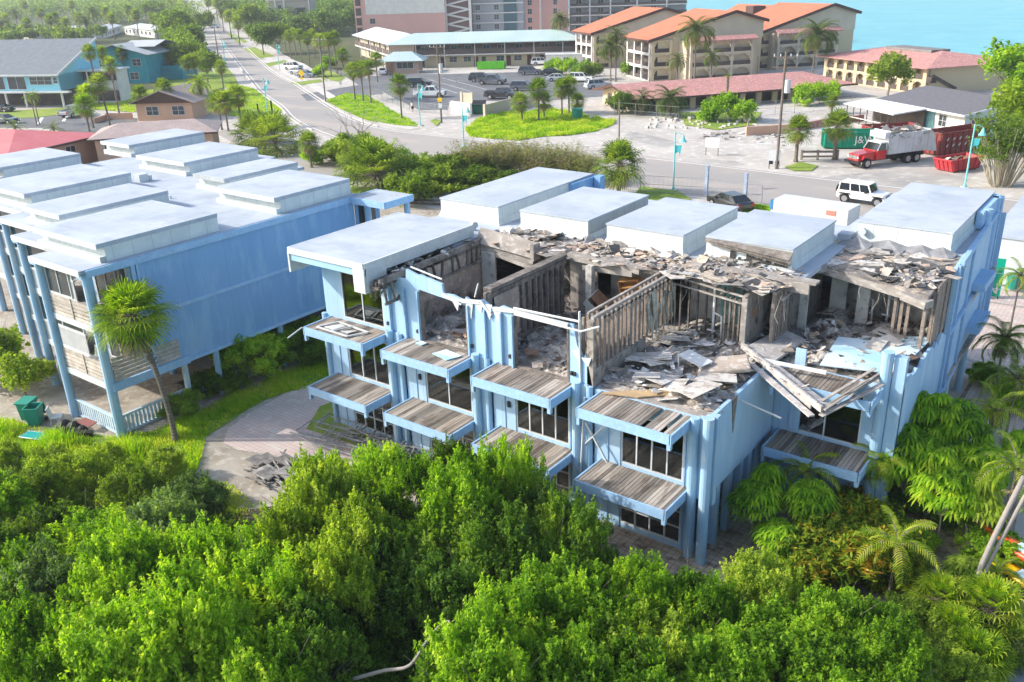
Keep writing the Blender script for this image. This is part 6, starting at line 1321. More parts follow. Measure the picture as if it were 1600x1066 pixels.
# --- foreground canopy ---
gs_f = sheet("undergrowth_floor", ccw([(-60,-20),(8,-20),(8,22),(-2,22),(-6,20.5),(-12,18.6),(-15,19.6),(-20,20.4),(-27,18.6),(-30,15.2),(-36,14.2),(-44,13.6),(-60,13)]), .04, mat("gap-shade leaf litter", (.06,.05,.03), rough=1, col2=(.12,.10,.06), scale=1.2, col3=(.03,.05,.015), amt3=.8, scale3=2, bump=.6, bscale=10))  # litter coloured dark so gaps between the crowns look shaded
FG = "leafy trees filling the foreground"
fg = [  # crown centre pixel, height of the centre, size, material
 (40,760,2,1.0,G2),(125,735,1.8,.9,G2),(215,770,2.1,.9,G5),(300,785,1.9,.9,G4),(60,840,2.5,1,G5),(150,840,2.6,1,G1),(250,845,2.5,1,G4),(320,850,2.1,.75,G5),(25,920,2.8,.95,G1),(85,930,2.6,.8,G4),(190,925,3,1.05,G1),(270,900,3,1.05,G1),(365,905,3.0,.95,G1),(430,930,3.4,1.05,G1),(290,1010,3.4,1.05,G1),(180,1040,3.4,1.05,G1),(60,1050,3.2,1,G1),(400,1040,3.4,1,G1),(480,1010,3,.95,G3),(568,900,2.4,.9,G3),
 (505,728,2.3,.55,G1),(500,800,3,.95,G2),(560,850,3.0,1.0,G2),(450,865,2.8,.85,G2),(585,735,2.7,.72,G1),(640,765,2.7,.8,G1),(720,800,3.0,.9,G1),(705,750,2.6,.66,G5),(795,755,3.1,.82,G1),(845,800,2.9,.76,G3),(780,850,3,1.0,G3),(890,850,2.4,.8,G3),(660,850,2.8,1.0,G3),(620,930,2.4,.9,G3),(525,930,2.8,.9,G2),(700,930,2.4,.95,G3),
 (860,945,2.7,1.05,G1),(795,1000,2.9,1.05,G1),(925,985,2.7,1,G1),(1000,935,2.2,.8,G1),(1015,1010,2.5,1,G2),(1095,960,2.0,.85,G1),(1110,1040,2.3,1,G1),(1185,925,1.8,.75,G2),(1205,1000,2.0,.9,G1),(1290,970,1.8,.8,G1),(1295,1045,2.1,.95,G1),(1370,985,1.6,.7,G1),(1390,1050,1.8,.8,G1),(750,1060,3.0,1,G1),(880,1060,2.8,1,G1),(980,1070,2.6,1,G1),(950,900,1.4,.5,G4),(640,1010,1.3,.7,G3),(570,1050,1.4,.7,G3),(0,985,2.8,1,G3),(1450,1000,1.0,.55,G2),(-30,800,2.3,1,G1),(-30,880,2.6,1,G3),(350,960,2.6,.9,G3),(560,800,2.2,.8,G3),(900,920,2,.8,G3),
 (330,765,.7,.4,G4),(255,715,1.1,.55,G2),(75,715,1.1,.6,G2),(0,715,1.1,.6,G2),(165,712,1.1,.6,G2)]
fgn = {G1.name: "bright green", G2.name: "yellow green", G3.name: "dark green", G4.name: "grey green", G5.name: "olive green"}
def where(x, y):
    h = "far left" if x < 160 else "left" if x < 450 else "middle" if x < 800 else "centre right" if x < 1050 else "right"
    v = "back" if y < 790 else "middle" if y < 920 else "front"
    return h, v
ORD = ["leftmost", "second", "third", "fourth", "fifth", "sixth", "seventh", "eighth", "ninth", "tenth", "eleventh", "twelfth"]
rows = {}
for q in fg: rows.setdefault((q[4].name, where(q[0], q[1])), []).append(q[0])
for i, (x, y, z, s, cm) in enumerate(fg):
    c = at(x, y, z); h, v = where(x, y); k = sorted(rows[(cm.name, (h, v))]).index(x)
    lab = "%s tree, %s of the foreground canopy, %s row%s" % (fgn[cm.name], h, v, "" if len(rows[(cm.name, (h, v))]) == 1 else ", %s from left" % (ORD[k] if k else "first"))
    s *= .9*random.uniform(.88, 1.12); plant("m%d" % (i % 4), "leafy_tree", (c.x, c.y, 0), s, lab, "tree", FG, cm=cm, sz=z/2.0*random.uniform(.88, 1.14))
# understory behind gaps
t = MB(); pts = [at(548,1062,2.3), at(600,1048,2.8), at(640,1040,3.2), at(668,1000,3.6), at(690,975,3.9), at(703,970,4.0)]; t.tube(smoothline(pts, 4), [.058-.0016*i for i in range(21)], 8)
t.tube([at(702,971,4.0), at(704,990,3.8), at(708,1003,3.7)], [.035,.03,.02], 6); t.tube([at(704,998,3.7), at(713,995,3.75)], .022, 5); t.tube([at(706,1003,3.7), at(713,1003,3.7)], .022, 5)
thing(t, "dead_branch", m_branch, "long bare pale branch curving up out of the dark gap in the foreground trees", "branch", smooth=True)
# left yard bushes
plant("sg", "sea_grape", (-49.3,17.9,0), 1.15, "sea grape shrub with round leaves at the left edge beside the stilts", "shrub"); plant("sg", "sea_grape", (-46.6,18.2,0), .8, "smaller sea grape shrub right of the big one by the stilts", "shrub")
plant("m0", "bush", bc(432,535,1.3), .8, "medium green bush filling the gap between the two dense bushes by the wall", "bush", cm=G1, sz=.75)
plant("m1", "bush", bc(385,548,1.6), 1.05, "dense green bush leaning on the left building's deep blue wall, nearer one", "bush", cm=G1, sz=.95); plant("m2", "bush", bc(470,522,1.5), .95, "dense green bush between the two blue buildings, farther one", "bush", cm=G3, sz=.75); plant("m3","bush", bc(500,540,1.0), .6, "dark bush squeezed against the burnt building's left end","bush",cm=G3)
for x, y, s, l in [(318,600,.6,"low dark shrub climbing the picket rail, right"),(288,628,.55,"low dark shrub climbing the picket rail, left"),(352,590,.6,"low shrub at the foot of the dense bush")]: plant("m0", "bush", bc(x, y, .7), s, l, "bush", cm=G3, sz=s*.75)
# grass tufts
def tufts(name, poly, n, h, cm, seed, label, wide=.02):
    g = np.random.default_rng(seed); P = np.array(poly); lo, hi = P.min(0), P.max(0); pts = []
    while len(pts) < n:
        q = g.uniform(lo, hi, (n, 2))
        m = np.zeros(len(q), bool)
        for i in range(len(P)):
            (x1, y1), (x2, y2) = P[i], P[i-1]
            if y1 == y2: continue
            m ^= ((y1 > q[:, 1]) != (y2 > q[:, 1])) & (q[:, 0] < (x2-x1)*(q[:, 1]-y1)/(y2-y1)+x1)
        pts += q[m].tolist()
    p = np.array(pts[:n]); dens = np.sin(p[:, 0]*1.7)+np.sin(p[:, 1]*2.1+p[:, 0]); k = dens > g.uniform(-2.6, 1.2, n); p = p[k]; n = len(p)
    a = g.uniform(0, 6.28, n); hh = h*g.uniform(.4, 1.3, n)*(1+.3*dens[k]); w = wide*g.uniform(.7, 1.4, n); ln = g.uniform(.2, .9, n)*hh
    b = np.stack([p[:, 0], p[:, 1], np.full(n, .02)], 1); s = np.stack([-np.sin(a)*w, np.cos(a)*w, 0*a], 1); tp = b+np.stack([np.cos(a)*ln, np.sin(a)*ln, hh], 1)
    V = np.stack([b-s, b+s, tp+s*.3, tp-s*.3], 1).reshape(-1, 3); o = npmesh(name, V, np.arange(4*n).reshape(-1, 4), cm); return tag(o, label, "grass", kind="stuff")
GR = leafmat("grass blades", [(.07,.17,.006),(.14,.29,.008),(.24,.41,.012),(.38,.48,.025),(.52,.52,.10)], big=.4)
tufts("grass", [(-47.5,13.5),(-44.5,16.2),(-41.5,16.9),(-38.4,18.2),(-37.2,19.5),(-37.3,36),(-31,36),(-31.2,31),(-33,29),(-35.2,26),(-35.1,22.6),(-34.4,20.8),(-33,19.5),(-31,17.5),(-30,13),(-40,10)], 90000, .16, GR, 2, "tufted weedy grass of the yard between the two buildings")
tufts("grass", [(-48,12),(-44.5,15.2),(-40,16.6),(-36.5,18.0),(-34,18.8),(-33,16),(-36,12)], 40000, .42, GR, 3, "tall bright weeds in front of the left building")
tufts("grass", px(*LAWNS[1]), 60000, .3, GR, 4, "rough bright grass on the mound beside the side street", .05)
for i in (0, 8, 12, 14): tufts("grass", px(*LAWNS[i]), 12000, .16, GR, 5+i, ["short grass of the long verge lawn","","","","","","","","short grass of the near roadside lawn","","","","grass patch behind the burnt building","","weeds around the stout fan palm"][i], .06)
tufts("grass", [(-33.5,17.5),(-31,15.5),(-26,16.5),(-26,18),(-30,18.8)], 5000, .14, GR, 30, "yellowish tufts on the sand around the scrap heap")
# --- right hand garden ---
def rosette_mesh(key, n, r, h, leafl, seed, cm, flat=.8):
    g = random.Random(seed); V = []; F_ = []
    for i in range(n):
        u = (i+.5)/n; a = i*2.4; el = math.acos(1-u*1.15); c = Vector((r*math.sin(el)*math.cos(a), r*math.sin(el)*math.sin(a), h+r*flat*math.cos(el)))+Vector([g.uniform(-.14, .14)*r for _ in range(3)])
        for j in range(11):
            b = j*2*math.pi/11+g.uniform(-.2, .2); d = Vector((math.cos(b), math.sin(b), 0)); l = leafl*g.uniform(.8, 1.15)
            strip(V, F_, [c, c+d*l*.45+Vector((0, 0, .03)), c+d*l*.8+Vector((0, 0, -.14*l)), c+d*l+Vector((0, 0, -.42*l))], [.012, .032, .034, .006], Vector((0, 0, 1)))
    o = npmesh("crown", np.array([tuple(p) for p in V]), np.array(F_), cm); b = branches(np.random.default_rng(seed), r, h, 9, .05).build("trunk", m_branch); PROTO[key] = (o, b); COL.objects.unlink(o); COL.objects.unlink(b)
rosette_mesh("um1", 110, 1.0, 1.6, .36, 3, SCH); rosette_mesh("um2", 60, .7, 1.5, .34, 4, SCH); rosette_mesh("um3", 26, .42, 1.2, .34, 5, SCH)
GU = "umbrella trees beside the burnt building"
for k, x, y, z, s, l in [("um1",1455,655,3.4,1.0,"drooping umbrella tree against the pale blue side wall, topmost"),("um1",1490,665,3.2,1.15,"large umbrella tree crown right of the topmost one"),("um1",1415,700,2.9,1.1,"umbrella tree crown at the left below the side wall"),("um2",1460,720,2.8,1.1,"umbrella tree crown in the middle of the group"),("um2",1530,715,2.6,1.2,"umbrella tree crown at the right of the group"),("um1",1480,760,2.3,1.0,"lower umbrella tree crown in shade under the group"),("um2",1530,745,2.2,1.0,"small umbrella tree crown right of the shaded one"),
    ("um2",1180,775,2.2,1.0,"umbrella tree by the paver corner, upper left of four"),("um2",1265,775,2.2,1.05,"umbrella tree by the paver corner, right of four"),("um3",1200,745,2.6,1.1,"umbrella tree by the paver corner, topmost of four"),("um2",1215,830,1.5,.9,"umbrella tree by the paver corner, lowest of four"),("um3",1215,860,.9,.9,"small bright umbrella shrub on the edge of the pavers"),
    ("um3",1555,640,2.6,.8,"single yellow rosette on a thin bare stem"),("um3",1525,760,2.4,1.2,"yellow green rosettes on pale stems right of the group"),("um3",1540,790,1.9,1.2,"yellow rosettes lower on the same pale stems"),("um3",1510,885,1.2,1.1,"yellow rosettes at the foot of the leaning grey trunk"),("um3",1500,900,.8,.9,"lowest yellow rosettes beside the leaning trunk"),("um3",1590,690,2.4,.9,"rosettes on a thin stem at the right edge")]:
    c = at(x, y, z); plant(k, "umbrella_tree", (c.x, c.y, 0), s, l, "tree", GU, sz=z/{"um1": 1.9, "um2": 1.75, "um3": 1.35}[k], cm=(G2 if "yellow" in l else None))
for x, y, z, s, l in [(1290,870,.7,1.0,"croton shrub with red and yellow leaves, left"),(1350,880,.8,1.1,"croton shrub with orange leaves before the leaning palm"),(1330,800,1.2,1.0,"croton shrub with yellow leaves, upper middle"),(1270,900,.4,.8,"low croton shrub beside the bright foreground trees"),(1400,900,.5,.7,"dark croton shrub at the palm's foot"),(1310,830,.9,.9,"croton shrub with bronze leaves behind the others"),(1385,830,.9,.8,"croton shrub under the arching frond"),(1340,745,1.5,.7,"olive croton shrub behind the deck corner")]:
    c = at(x, y, z); plant("gc", "croton", (c.x, c.y, 0), s, l, "shrub", "crotons in the right hand garden")
def pp(kind, b, z, s, lab, lean=0., cm=None, r=.06, foot=None):
    """crown heart at pixel b and height z"""
    c = at(b[0], b[1], z); palm(kind, (c.x, c.y, 0), z, lab, None, s, lean=lean, r=r, boots=False, cm=cm, rz=0)
pp("areca",(1262,735),2.4,.95,"bright feathery palm above the four umbrella trees",cm=PFb); pp("areca",(1402,848),2.4,1.0,"feather palm with an orange crown shaft and long arching fronds"); pp("coco2",(1375,720),2.6,.5,"yellowing feather palm by the dark deck",cm=PFb)
pp("areca",(1590,730),3.6,1.1,"feather palm crown at the right edge above the leaning trunk",cm=PFb); pp("areca",(1555,640),3.2,1.0,"green feather palm beyond the yellow rosette"); pp("areca",(1590,590),3.6,1.2,"green feather palm at the right edge beside the paver path",cm=PF); pp("coco2",(1570,530),3.4,.6,"dark feather palm over the sunny pavers",cm=PF); pp("areca",(1595,430),3.4,1.0,"palm with yellow fronds by the green signs",cm=PFb)
pp("fans",(1470,935),.9,.6,"fan leaf shrub in the lower right, left one",cm=PFb); pp("fans",(1545,950),1.0,.75,"fan leaf shrub in the lower right, beside the kayaks",cm=PFb); pp("fans",(1490,985),.7,.6,"fan leaf shrub in the lower right, front one",cm=PFb); pp("fans",(1430,1030),.7,.6,"dark spiky fan shrub at the bottom right",cm=PF); pp("fans",(1520,1030),.6,.7,"yellowish fan shrub at the bottom right",cm=PFb); pp("fans",(1580,1000),.6,.5,"ragged fan shrub hanging over the grey boards",cm=PF); pp("areca",(1560,890),.9,.6,"green feather shrub left of the kayaks"); pp("areca",(1490,950),.8,.5,"feather shrub between the fan leaves",cm=PFb)
for x, y, z, s, cm, l in [(1440,985,.9,.55,G2,"yellow green shrub left of the fan leaf shrubs"),(1480,1045,1.0,.6,G2,"yellow green shrub at the bottom right corner, left one"),(1540,1010,.7,.45,G2,"yellow green shrub at the bottom right corner, right one"),(1520,925,.7,.5,G1,"green shrub below the leaning trunk"),(1420,960,.8,.5,G5,"olive shrub below the orange shafted palm"),(1230,880,.7,.5,G1,"bright shrub at the edge of the pavers")]: plant("m3", "bush", bc(x, y, z), s, l, "bush", cm=cm, sz=z/1.9)
for (b, m_, q, r, l) in [(at(1512,960,0), at(1535,880,1.6), at(1600,745,3.9), .09, "long leaning grey palm trunk, upper one"),(at(1505,975,0), at(1540,890,1.4), at(1610,760,3.7), .07, "long leaning grey palm trunk, lower one"),(at(1510,1000,0), at(1520,960,.7), at(1512,915,1.2), .045, "thin curved stem at the lower right"),(at(1535,790,0), at(1540,740,1.5), at(1545,680,3.0), .05, "pale straight stem behind the yellow rosettes"),(at(1575,760,0), at(1572,720,1.5), at(1590,650,3.2), .05, "pale forked stem near the right edge"),(at(1548,700,0.4), at(1545,690,1.2), at(1553,635,2.6), .04, "thin bare stem carrying the single yellow rosette")]:
    t = MB(); t.tube(smoothline([b, m_, q], 5), r, 7); thing(t, "leaning_tree", m_branch, l, "tree trunk", smooth=True)
for x, y, s, l in [(1470,560,.5,"small green shrub by the paver path, nearer"),(1450,600,.45,"low green shrub at the foot of the side wall"),(1540,600,.5,"green shrub beside the cactus"),(1420,860,.5,"low plants on the dirt under the palm"),(1550,880,.6,"bright shrub near the kayaks"),(1500,820,.7,"dark shrub in the shade behind the rosettes"),(1440,800,.8,"dark shrub under the umbrella trees"),(1590,640,.7,"shrub at the right edge")]: plant("m2", "bush", at(x, y), s, l, "bush", cm=G3 if "dark" in l else G1, sz=s*.7)
sheet("garden_dirt", ccw([(-11,24.5),(-6.3,31.5),(-6.3,50),(-3,50),(-3,44),(-2,32),(0,27),(-3,22),(-9,19.5)]), .016, mat("garden dirt", (.24,.18,.13), rough=1, col2=(.36,.31,.26), scale=.9, col3=(.07,.10,.03), amt3=.8, scale3=2.5, bump=.5, bscale=8))
# ---------------- vehicles ----------------
m_tyre = mat("tyre rubber", (.02,.02,.02), rough=.9); m_rim = mat("alloy rim", (.45,.46,.48), rough=.35, metal=.8)
m_cglass = mat("car glass", (.015,.02,.025), rough=.06, spec=.8); m_blk = mat("black trim", (.02,.02,.022), rough=.6)
m_hl = mat("headlight glass", (.75,.75,.72), rough=.15); m_tl = mat("tail light glass", (.45,.02,.02), rough=.2)
def paint(n, c): 
    m = mat("car paint "+n, c, rough=.28, spec=.6); m.node_tree.nodes["Principled BSDF"].inputs["Coat Weight"].default_value = .5; return m
def wheel(e, x, y, r, w=.24):
    s = 1 if y > 0 else -1; t = MB(); t.tube([(x, y-s*w, r), (x, y, r)], r, 18); o = t.build("wheel", m_tyre, e, smooth=False, bevel=.02)
    t = MB(); t.tube([(x, y-.02*s, r), (x, y+.012*s, r)], r*.62, 14); t.build("rim", m_rim, o)
def vehicle(kind, loc, rz, m, label, group="vehicles in the street scene"):
    """kinds: sedan, suv, pickup, jeep; nose towards local +x"""
    cat = {"sedan": "car", "suv": "car", "pickup": "pickup truck", "jeep": "car"}[kind]
    nm = {"sedan": "parked_car", "suv": "parked_car", "pickup": "pickup_truck", "jeep": "off_road_car"}[kind]
    e = empty(nm, (loc[0], loc[1], 0.02), label, cat, group, rz)
    S = {"sedan": dict(L=4.6,W=1.8,r=.33,wb=2.7,hood=.92,trunk=1.0,belt=.95,roof=1.42,c=(-1.9,-1.15,.45,1.25),clr=.28),
         "suv": dict(L=4.8,W=1.92,r=.37,wb=2.85,hood=1.08,trunk=1.12,belt=1.08,roof=1.75,c=(-2.32,-2.0,.45,1.15),clr=.35),
         "pickup": dict(L=5.7,W=2.0,r=.41,wb=3.6,hood=1.18,trunk=1.18,belt=1.2,roof=1.88,c=(-.75,-.5,.95,1.55),clr=.42),
         "jeep": dict(L=4.3,W=1.8,r=.42,wb=2.95,hood=1.12,trunk=1.15,belt=1.15,roof=1.84,c=(-1.98,-1.9,.62,.92),clr=.48)}[kind]
    L, W, r, wb = S["L"], S["W"], S["r"], S["wb"]; h = L/2; fx = wb/2+.12; rx = fx-wb; hw = W/2
    # body side profile with wheel arches
    def arch(cx):
        q = r*1.22; return [(cx-q*math.cos(a), max(S["clr"], r+q*math.sin(a))) for a in [math.pi*k/8 for k in range(9)]]
    prof = [(-h, S["clr"]+.1)]+[(-h+.08, S["clr"])]+arch(rx)+arch(fx)+[(h-.1, S["clr"]), (h, S["clr"]+.2), (h, S["hood"]-.28), (h-.12, S["hood"]-.08), (S["c"][3], S["belt"]+.0), (S["c"][0], S["belt"]), (-h+.08, S["trunk"]-.02), (-h, S["trunk"]-.2)]
    P_ = [(x, z) for x, z in prof]; n = len(P_); t = MB()
    t.add([(x, -hw+(0.06 if z > .9 else 0), z) for x, z in P_]+[(x, hw-(0.06 if z > .9 else 0), z) for x, z in P_], [tuple(range(n)), tuple(range(2*n-1, n-1, -1))]+[(i, n+i, n+(i+1) % n, (i+1) % n) for i in range(n)])
    body = t.build("body", m, e, bevel=.05 if kind != "jeep" else .025)
    c = S["c"]; zb, zr = S["belt"]-.02, S["roof"]; wi = hw-.1; wo = hw-.26 if kind != "jeep" else hw-.14
    t = MB(); t.add([(c[0],-wi,zb),(c[3],-wi,zb),(c[3],wi,zb),(c[0],wi,zb),(c[1],-wo,zr-.05),(c[2],-wo,zr-.05),(c[2],wo,zr-.05),(c[1],wo,zr-.05)], [(0,3,2,1),(4,5,6,7),(0,1,5,4),(1,2,6,5),(2,3,7,6),(3,0,4,7)])
    t.build("window", m_cglass, e)
    t = MB(); t.box(c[1]-.03, c[2]+.03, -wo-.02, wo+.02, zr-.06, zr)
    B0 = [(c[0],-wi,zb),(c[3],-wi,zb),(c[3],wi,zb),(c[0],wi,zb)]; B1 = [(c[1],-wo,zr-.05),(c[2],-wo,zr-.05),(c[2],wo,zr-.05),(c[1],wo,zr-.05)]
    for a, b in zip(B0, B1): t.bar(a, b, .09, .09)
    for f in ([.4] if kind == "pickup" else [.36, .68]):
        for k, l in ((0, 1), (3, 2)): t.bar(Vector(B0[k]).lerp(Vector(B0[l]), f), Vector(B1[k]).lerp(Vector(B1[l]), f), .09, .05)
    t.build("cabin_frame", m, e)
    for x in (fx, rx):
        for s in (-1, 1): wheel(e, x, s*(hw+.0), r)
    for s in (-1, 1):
        t = MB(); t.box(h-.04, h+.02, s*(hw-.42), s*(hw-.1), S["hood"]-.36, S["hood"]-.18); t.build("headlight", m_hl, e)
        t = MB(); t.box(-h-.02, -h+.04, s*(hw-.28), s*(hw-.06), S["trunk"]-.42, S["trunk"]-.12); t.build("tail_light", m_tl, e)
        t = MB(); t.box(c[3]-.5, c[3]-.32, s*(hw-.02), s*(hw+.16), zb-.02, zb+.14); t.build("mirror", m if kind != "jeep" else m_blk, e)
    t = MB(); t.box(h-.02, h+.05, -hw+.1, hw-.1, S["clr"], S["clr"]+.2); t.box(-h-.05, -h+.02, -hw+.1, hw-.1, S["clr"]+.05, S["clr"]+.22); t.build("bumper", m_blk if kind in ("jeep", "pickup") else m, e)
    t = MB(); t.box(h-.0, h+.015, -hw+.45, hw-.45, S["hood"]-.42, S["hood"]-.2); t.build("grille", m_blk, e)
    if kind == "pickup":
        t = MB(); t.box(-h+.12, c[0]-.1, -hw+.14, hw-.14, S["belt"]-.01, S["belt"]+.012); t.build("bed", m_blk, e)
        t = MB(); t.box(-h+.0, c[0], -hw+.05, -hw+.15, S["belt"]-.02, S["belt"]+.09); t.box(-h, c[0], hw-.15, hw-.05, S["belt"]-.02, S["belt"]+.09); t.box(-h, -h+.1, -hw+.05, hw-.05, S["belt"]-.02, S["belt"]+.09); t.build("bed_rail", m, e)
    if kind == "jeep":
        o = MB(); o.tube([(-h-.26,0,1.0),(-h-.02,0,1.0)], .41, 18); w = o.build("spare_wheel", m_tyre, e); o = MB(); o.tube([(-h-.28,0,1.0),(-h-.25,0,1.0)], .24, 12); o.build("rim", m_rim, w)
        for x in (fx, rx):
            for s in (-1, 1): t = MB(); t.slab([(x-.52,s*(hw-.02),.72),(x-.35,s*(hw-.02),.93),(x+.35,s*(hw-.02),.93),(x+.55,s*(hw-.02),.70),(x+.55,s*(hw+.2),.70),(x+.35,s*(hw+.2),.93),(x-.35,s*(hw+.2),.93),(x-.52,s*(hw+.2),.72)], .04); 
            for s in (-1, 1): t = MB(); t.box(x-.5, x+.5, s*(hw-.02), s*(hw+.17), .88, .94); t.build("fender", m_blk, e)
    return e
PW, PB, PG, PS, PN = paint("white", (.78,.78,.76)), paint("black", (.015,.016,.02)), paint("grey", (.10,.11,.13)), paint("silver", (.42,.45,.47)), paint("brown", (.17,.14,.12))
def vat(kind, x, y, deg, m, lab): p = at(x, y); return vehicle(kind, (p.x, p.y), R(deg), m, lab)
vehicle("jeep", (-22.0, 80.9), R(-6), PW, "white boxy off road car with a spare wheel on its tailgate driving on the road")
A33 = 33
vat("pickup", 672,152, A33-6, PW, "white crew cab pickup behind the aqua lamp post"); vat("suv", 655,136, A33+2, PB, "dark car half hidden behind the white pickup")
vat("suv", 752,128, A33-8, PB, "black car parked beside the grey pickup"); vat("pickup", 768,132, A33-12, PG, "grey crew cab pickup in the middle of the parking lot")
vat("suv", 828,117, A33-4, PG, "dark grey utility car under the motel next to a black one"); vat("sedan", 862,118, A33-2, PB, "long black car right of the dark grey one"); vat("suv", 846,102, A33, PW, "white car partly hidden behind the dark grey one by the motel")
vat("sedan", 872,127, A33-4, PS, "silver car behind the palms, left of the white one"); vat("suv", 908,128, A33-14, PW, "white car below the bright bushes of the first villa"); vat("suv", 934,139, A33+22, PS, "silver car by the gable of the pink tiled range")
vat("pickup", 783,155, A33-18, PB, "black pickup behind the beige wall"); vat("suv", 818,142, A33-8, PG, "grey car between the black pickup and the palms")
vat("sedan", 599,116, 130, PW, "white car half hidden at the office hut"); vat("suv", 458,109, A33-24, PW, "white car in the roadside bays, farthest of the three"); vat("sedan", 466,116, A33-22, PS, "silver car in the roadside bays, middle of the three"); vat("sedan", 478,121, A33-18, paint("blue grey", (.22,.27,.33)), "blue grey car in the roadside bays, nearest of the three")
vat("suv", 324,86, 30, PB, "black car waiting at the left kerb of the far road"); vat("pickup", 118,182, 112, PS, "grey pickup in the left car park"); vat("sedan", 8,193, 20, paint("green", (.07,.11,.10)), "dark green car at the left edge of the car park")
vat("pickup", 535,250, 152, PN, "brown pickup in the driveway behind the bright bushy tree"); vat("sedan", 1140,326, 150, PB, "black car parked right behind the burnt building's raised roofs")
vat("suv", 336,44, 35, PW, "white car far up the main road"); vat("sedan", 3,175, 20, PB, "dark car under the light blue house at the left edge")
# the lorry with the red cab
e = empty("dump_lorry", (-25.0, 99.6, 0), "lorry with a red bonneted cab and a white high sided body heaped with debris", "truck", None, R(239))
m_red = paint("red", (.50,.015,.02)); m_wbox = mat("white lorry body", (.68,.69,.71), rough=.6, col2=(.58,.60,.62), scale=.8, col3=(.40,.36,.33), amt3=.35, scale3=2, lines=[(0,1.0,.05,.25)])
t = MB(); t.add([(2.6,-.75,.7),(4.8,-.72,.7),(4.8,.72,.7),(2.6,.75,.7),(2.6,-.85,1.65),(4.75,-.68,1.45),(4.75,.68,1.45),(2.6,.85,1.65)], [(0,3,2,1),(4,5,6,7),(0,1,5,4),(1,2,6,5),(2,3,7,6),(3,0,4,7)]); t.build("bonnet", m_red, e, bevel=.06)
t = MB(); t.box(1.4,2.65,-1.05,1.05,.75,1.7); t.build("cab", m_red, e, bevel=.05)
t = MB(); t.add([(1.4,-1,1.7),(2.6,-1,1.7),(2.6,1,1.7),(1.4,1,1.7),(1.45,-.88,2.4),(2.15,-.88,2.4),(2.15,.88,2.4),(1.45,.88,2.4)], [(0,3,2,1),(4,5,6,7),(0,1,5,4),(1,2,6,5),(2,3,7,6),(3,0,4,7)]); t.build("windscreen", m_cglass, e)
t = MB(); t.box(1.35,2.2,-.95,.95,2.38,2.48); [t.bar(a,b,.08,.08) for a,b in (((2.62,-1,1.7),(2.17,-.9,2.4)),((2.62,1,1.7),(2.17,.9,2.4)),((1.45,-1,1.7),(1.45,-.9,2.4)),((1.45,1,1.7),(1.45,.9,2.4)))]; t.build("cab_roof", m_white, e)
t = MB(); t.box(4.78,4.84,-.5,.5,.95,1.3); t.build("grille", m_rim, e); t = MB(); t.box(4.75,5.0,-1.1,1.1,.5,.78); t.build("bumper", m_blk, e)
for s in (-1,1):
    t = MB(); t.box(4.8,4.86,s*.68-.09,s*.68+.09,1.05,1.25); t.build("headlight", m_hl, e)
    t = MB(); t.slab([(3.1,s*.8,1.0),(3.35,s*.8,1.3),(4.3,s*.8,1.3),(4.55,s*.8,.95),(4.55,s*1.12,.95),(4.3,s*1.12,1.3),(3.35,s*1.12,1.3),(3.1,s*1.12,1.0)], .06); t.box(3.3,4.35,s*.75,s*1.1,1.1,1.32); t.build("fender", m_red, e)
    wheel(e, 3.8, s*1.1, .5, .3); wheel(e, -1.6, s*1.15, .5, .5); wheel(e, -2.8, s*1.15, .5, .5)
t = MB(); t.box(-4.2,1.3,-1.15,-1.05,1.2,3.3); t.box(-4.2,1.3,1.05,1.15,1.2,3.3); t.box(1.2,1.3,-1.15,1.15,1.2,3.6); t.box(-4.2,1.3,-1.1,1.1,1.2,1.3); t.box(1.3,1.9,-1.1,1.1,2.9,3.5)
for i in range(6): t.box(-4.1+i*1.0,-4.0+i*1.0,-1.2,-1.15,1.2,3.3); t.box(-4.1+i*1.0,-4.0+i*1.0,1.15,1.2,1.2,3.3)
t.build("cargo_body", m_wbox, e); t = MB(); t.add([(-4.2,-1.1,1.1),(-5.7,-.9,.9),(-5.7,.9,.9),(-4.2,1.1,1.1),(-4.2,-1.1,3.4),(-4.9,-1,2.9),(-4.9,1,2.9),(-4.2,1.1,3.4)], [(0,3,2,1),(4,5,6,7),(0,1,5,4),(1,2,6,5),(2,3,7,6),(3,0,4,7)]); t.build("tailgate", m_wbox, e)
t = MB(); t.box(-4.4,4.4,-.45,.45,.55,.95); t.build("chassis", m_blk, e)
t = MB(); chips(t, -4,1.1,-1,1,3.0,130,.3,1.5,.6,.4); t.build("load", m_rub2, e)
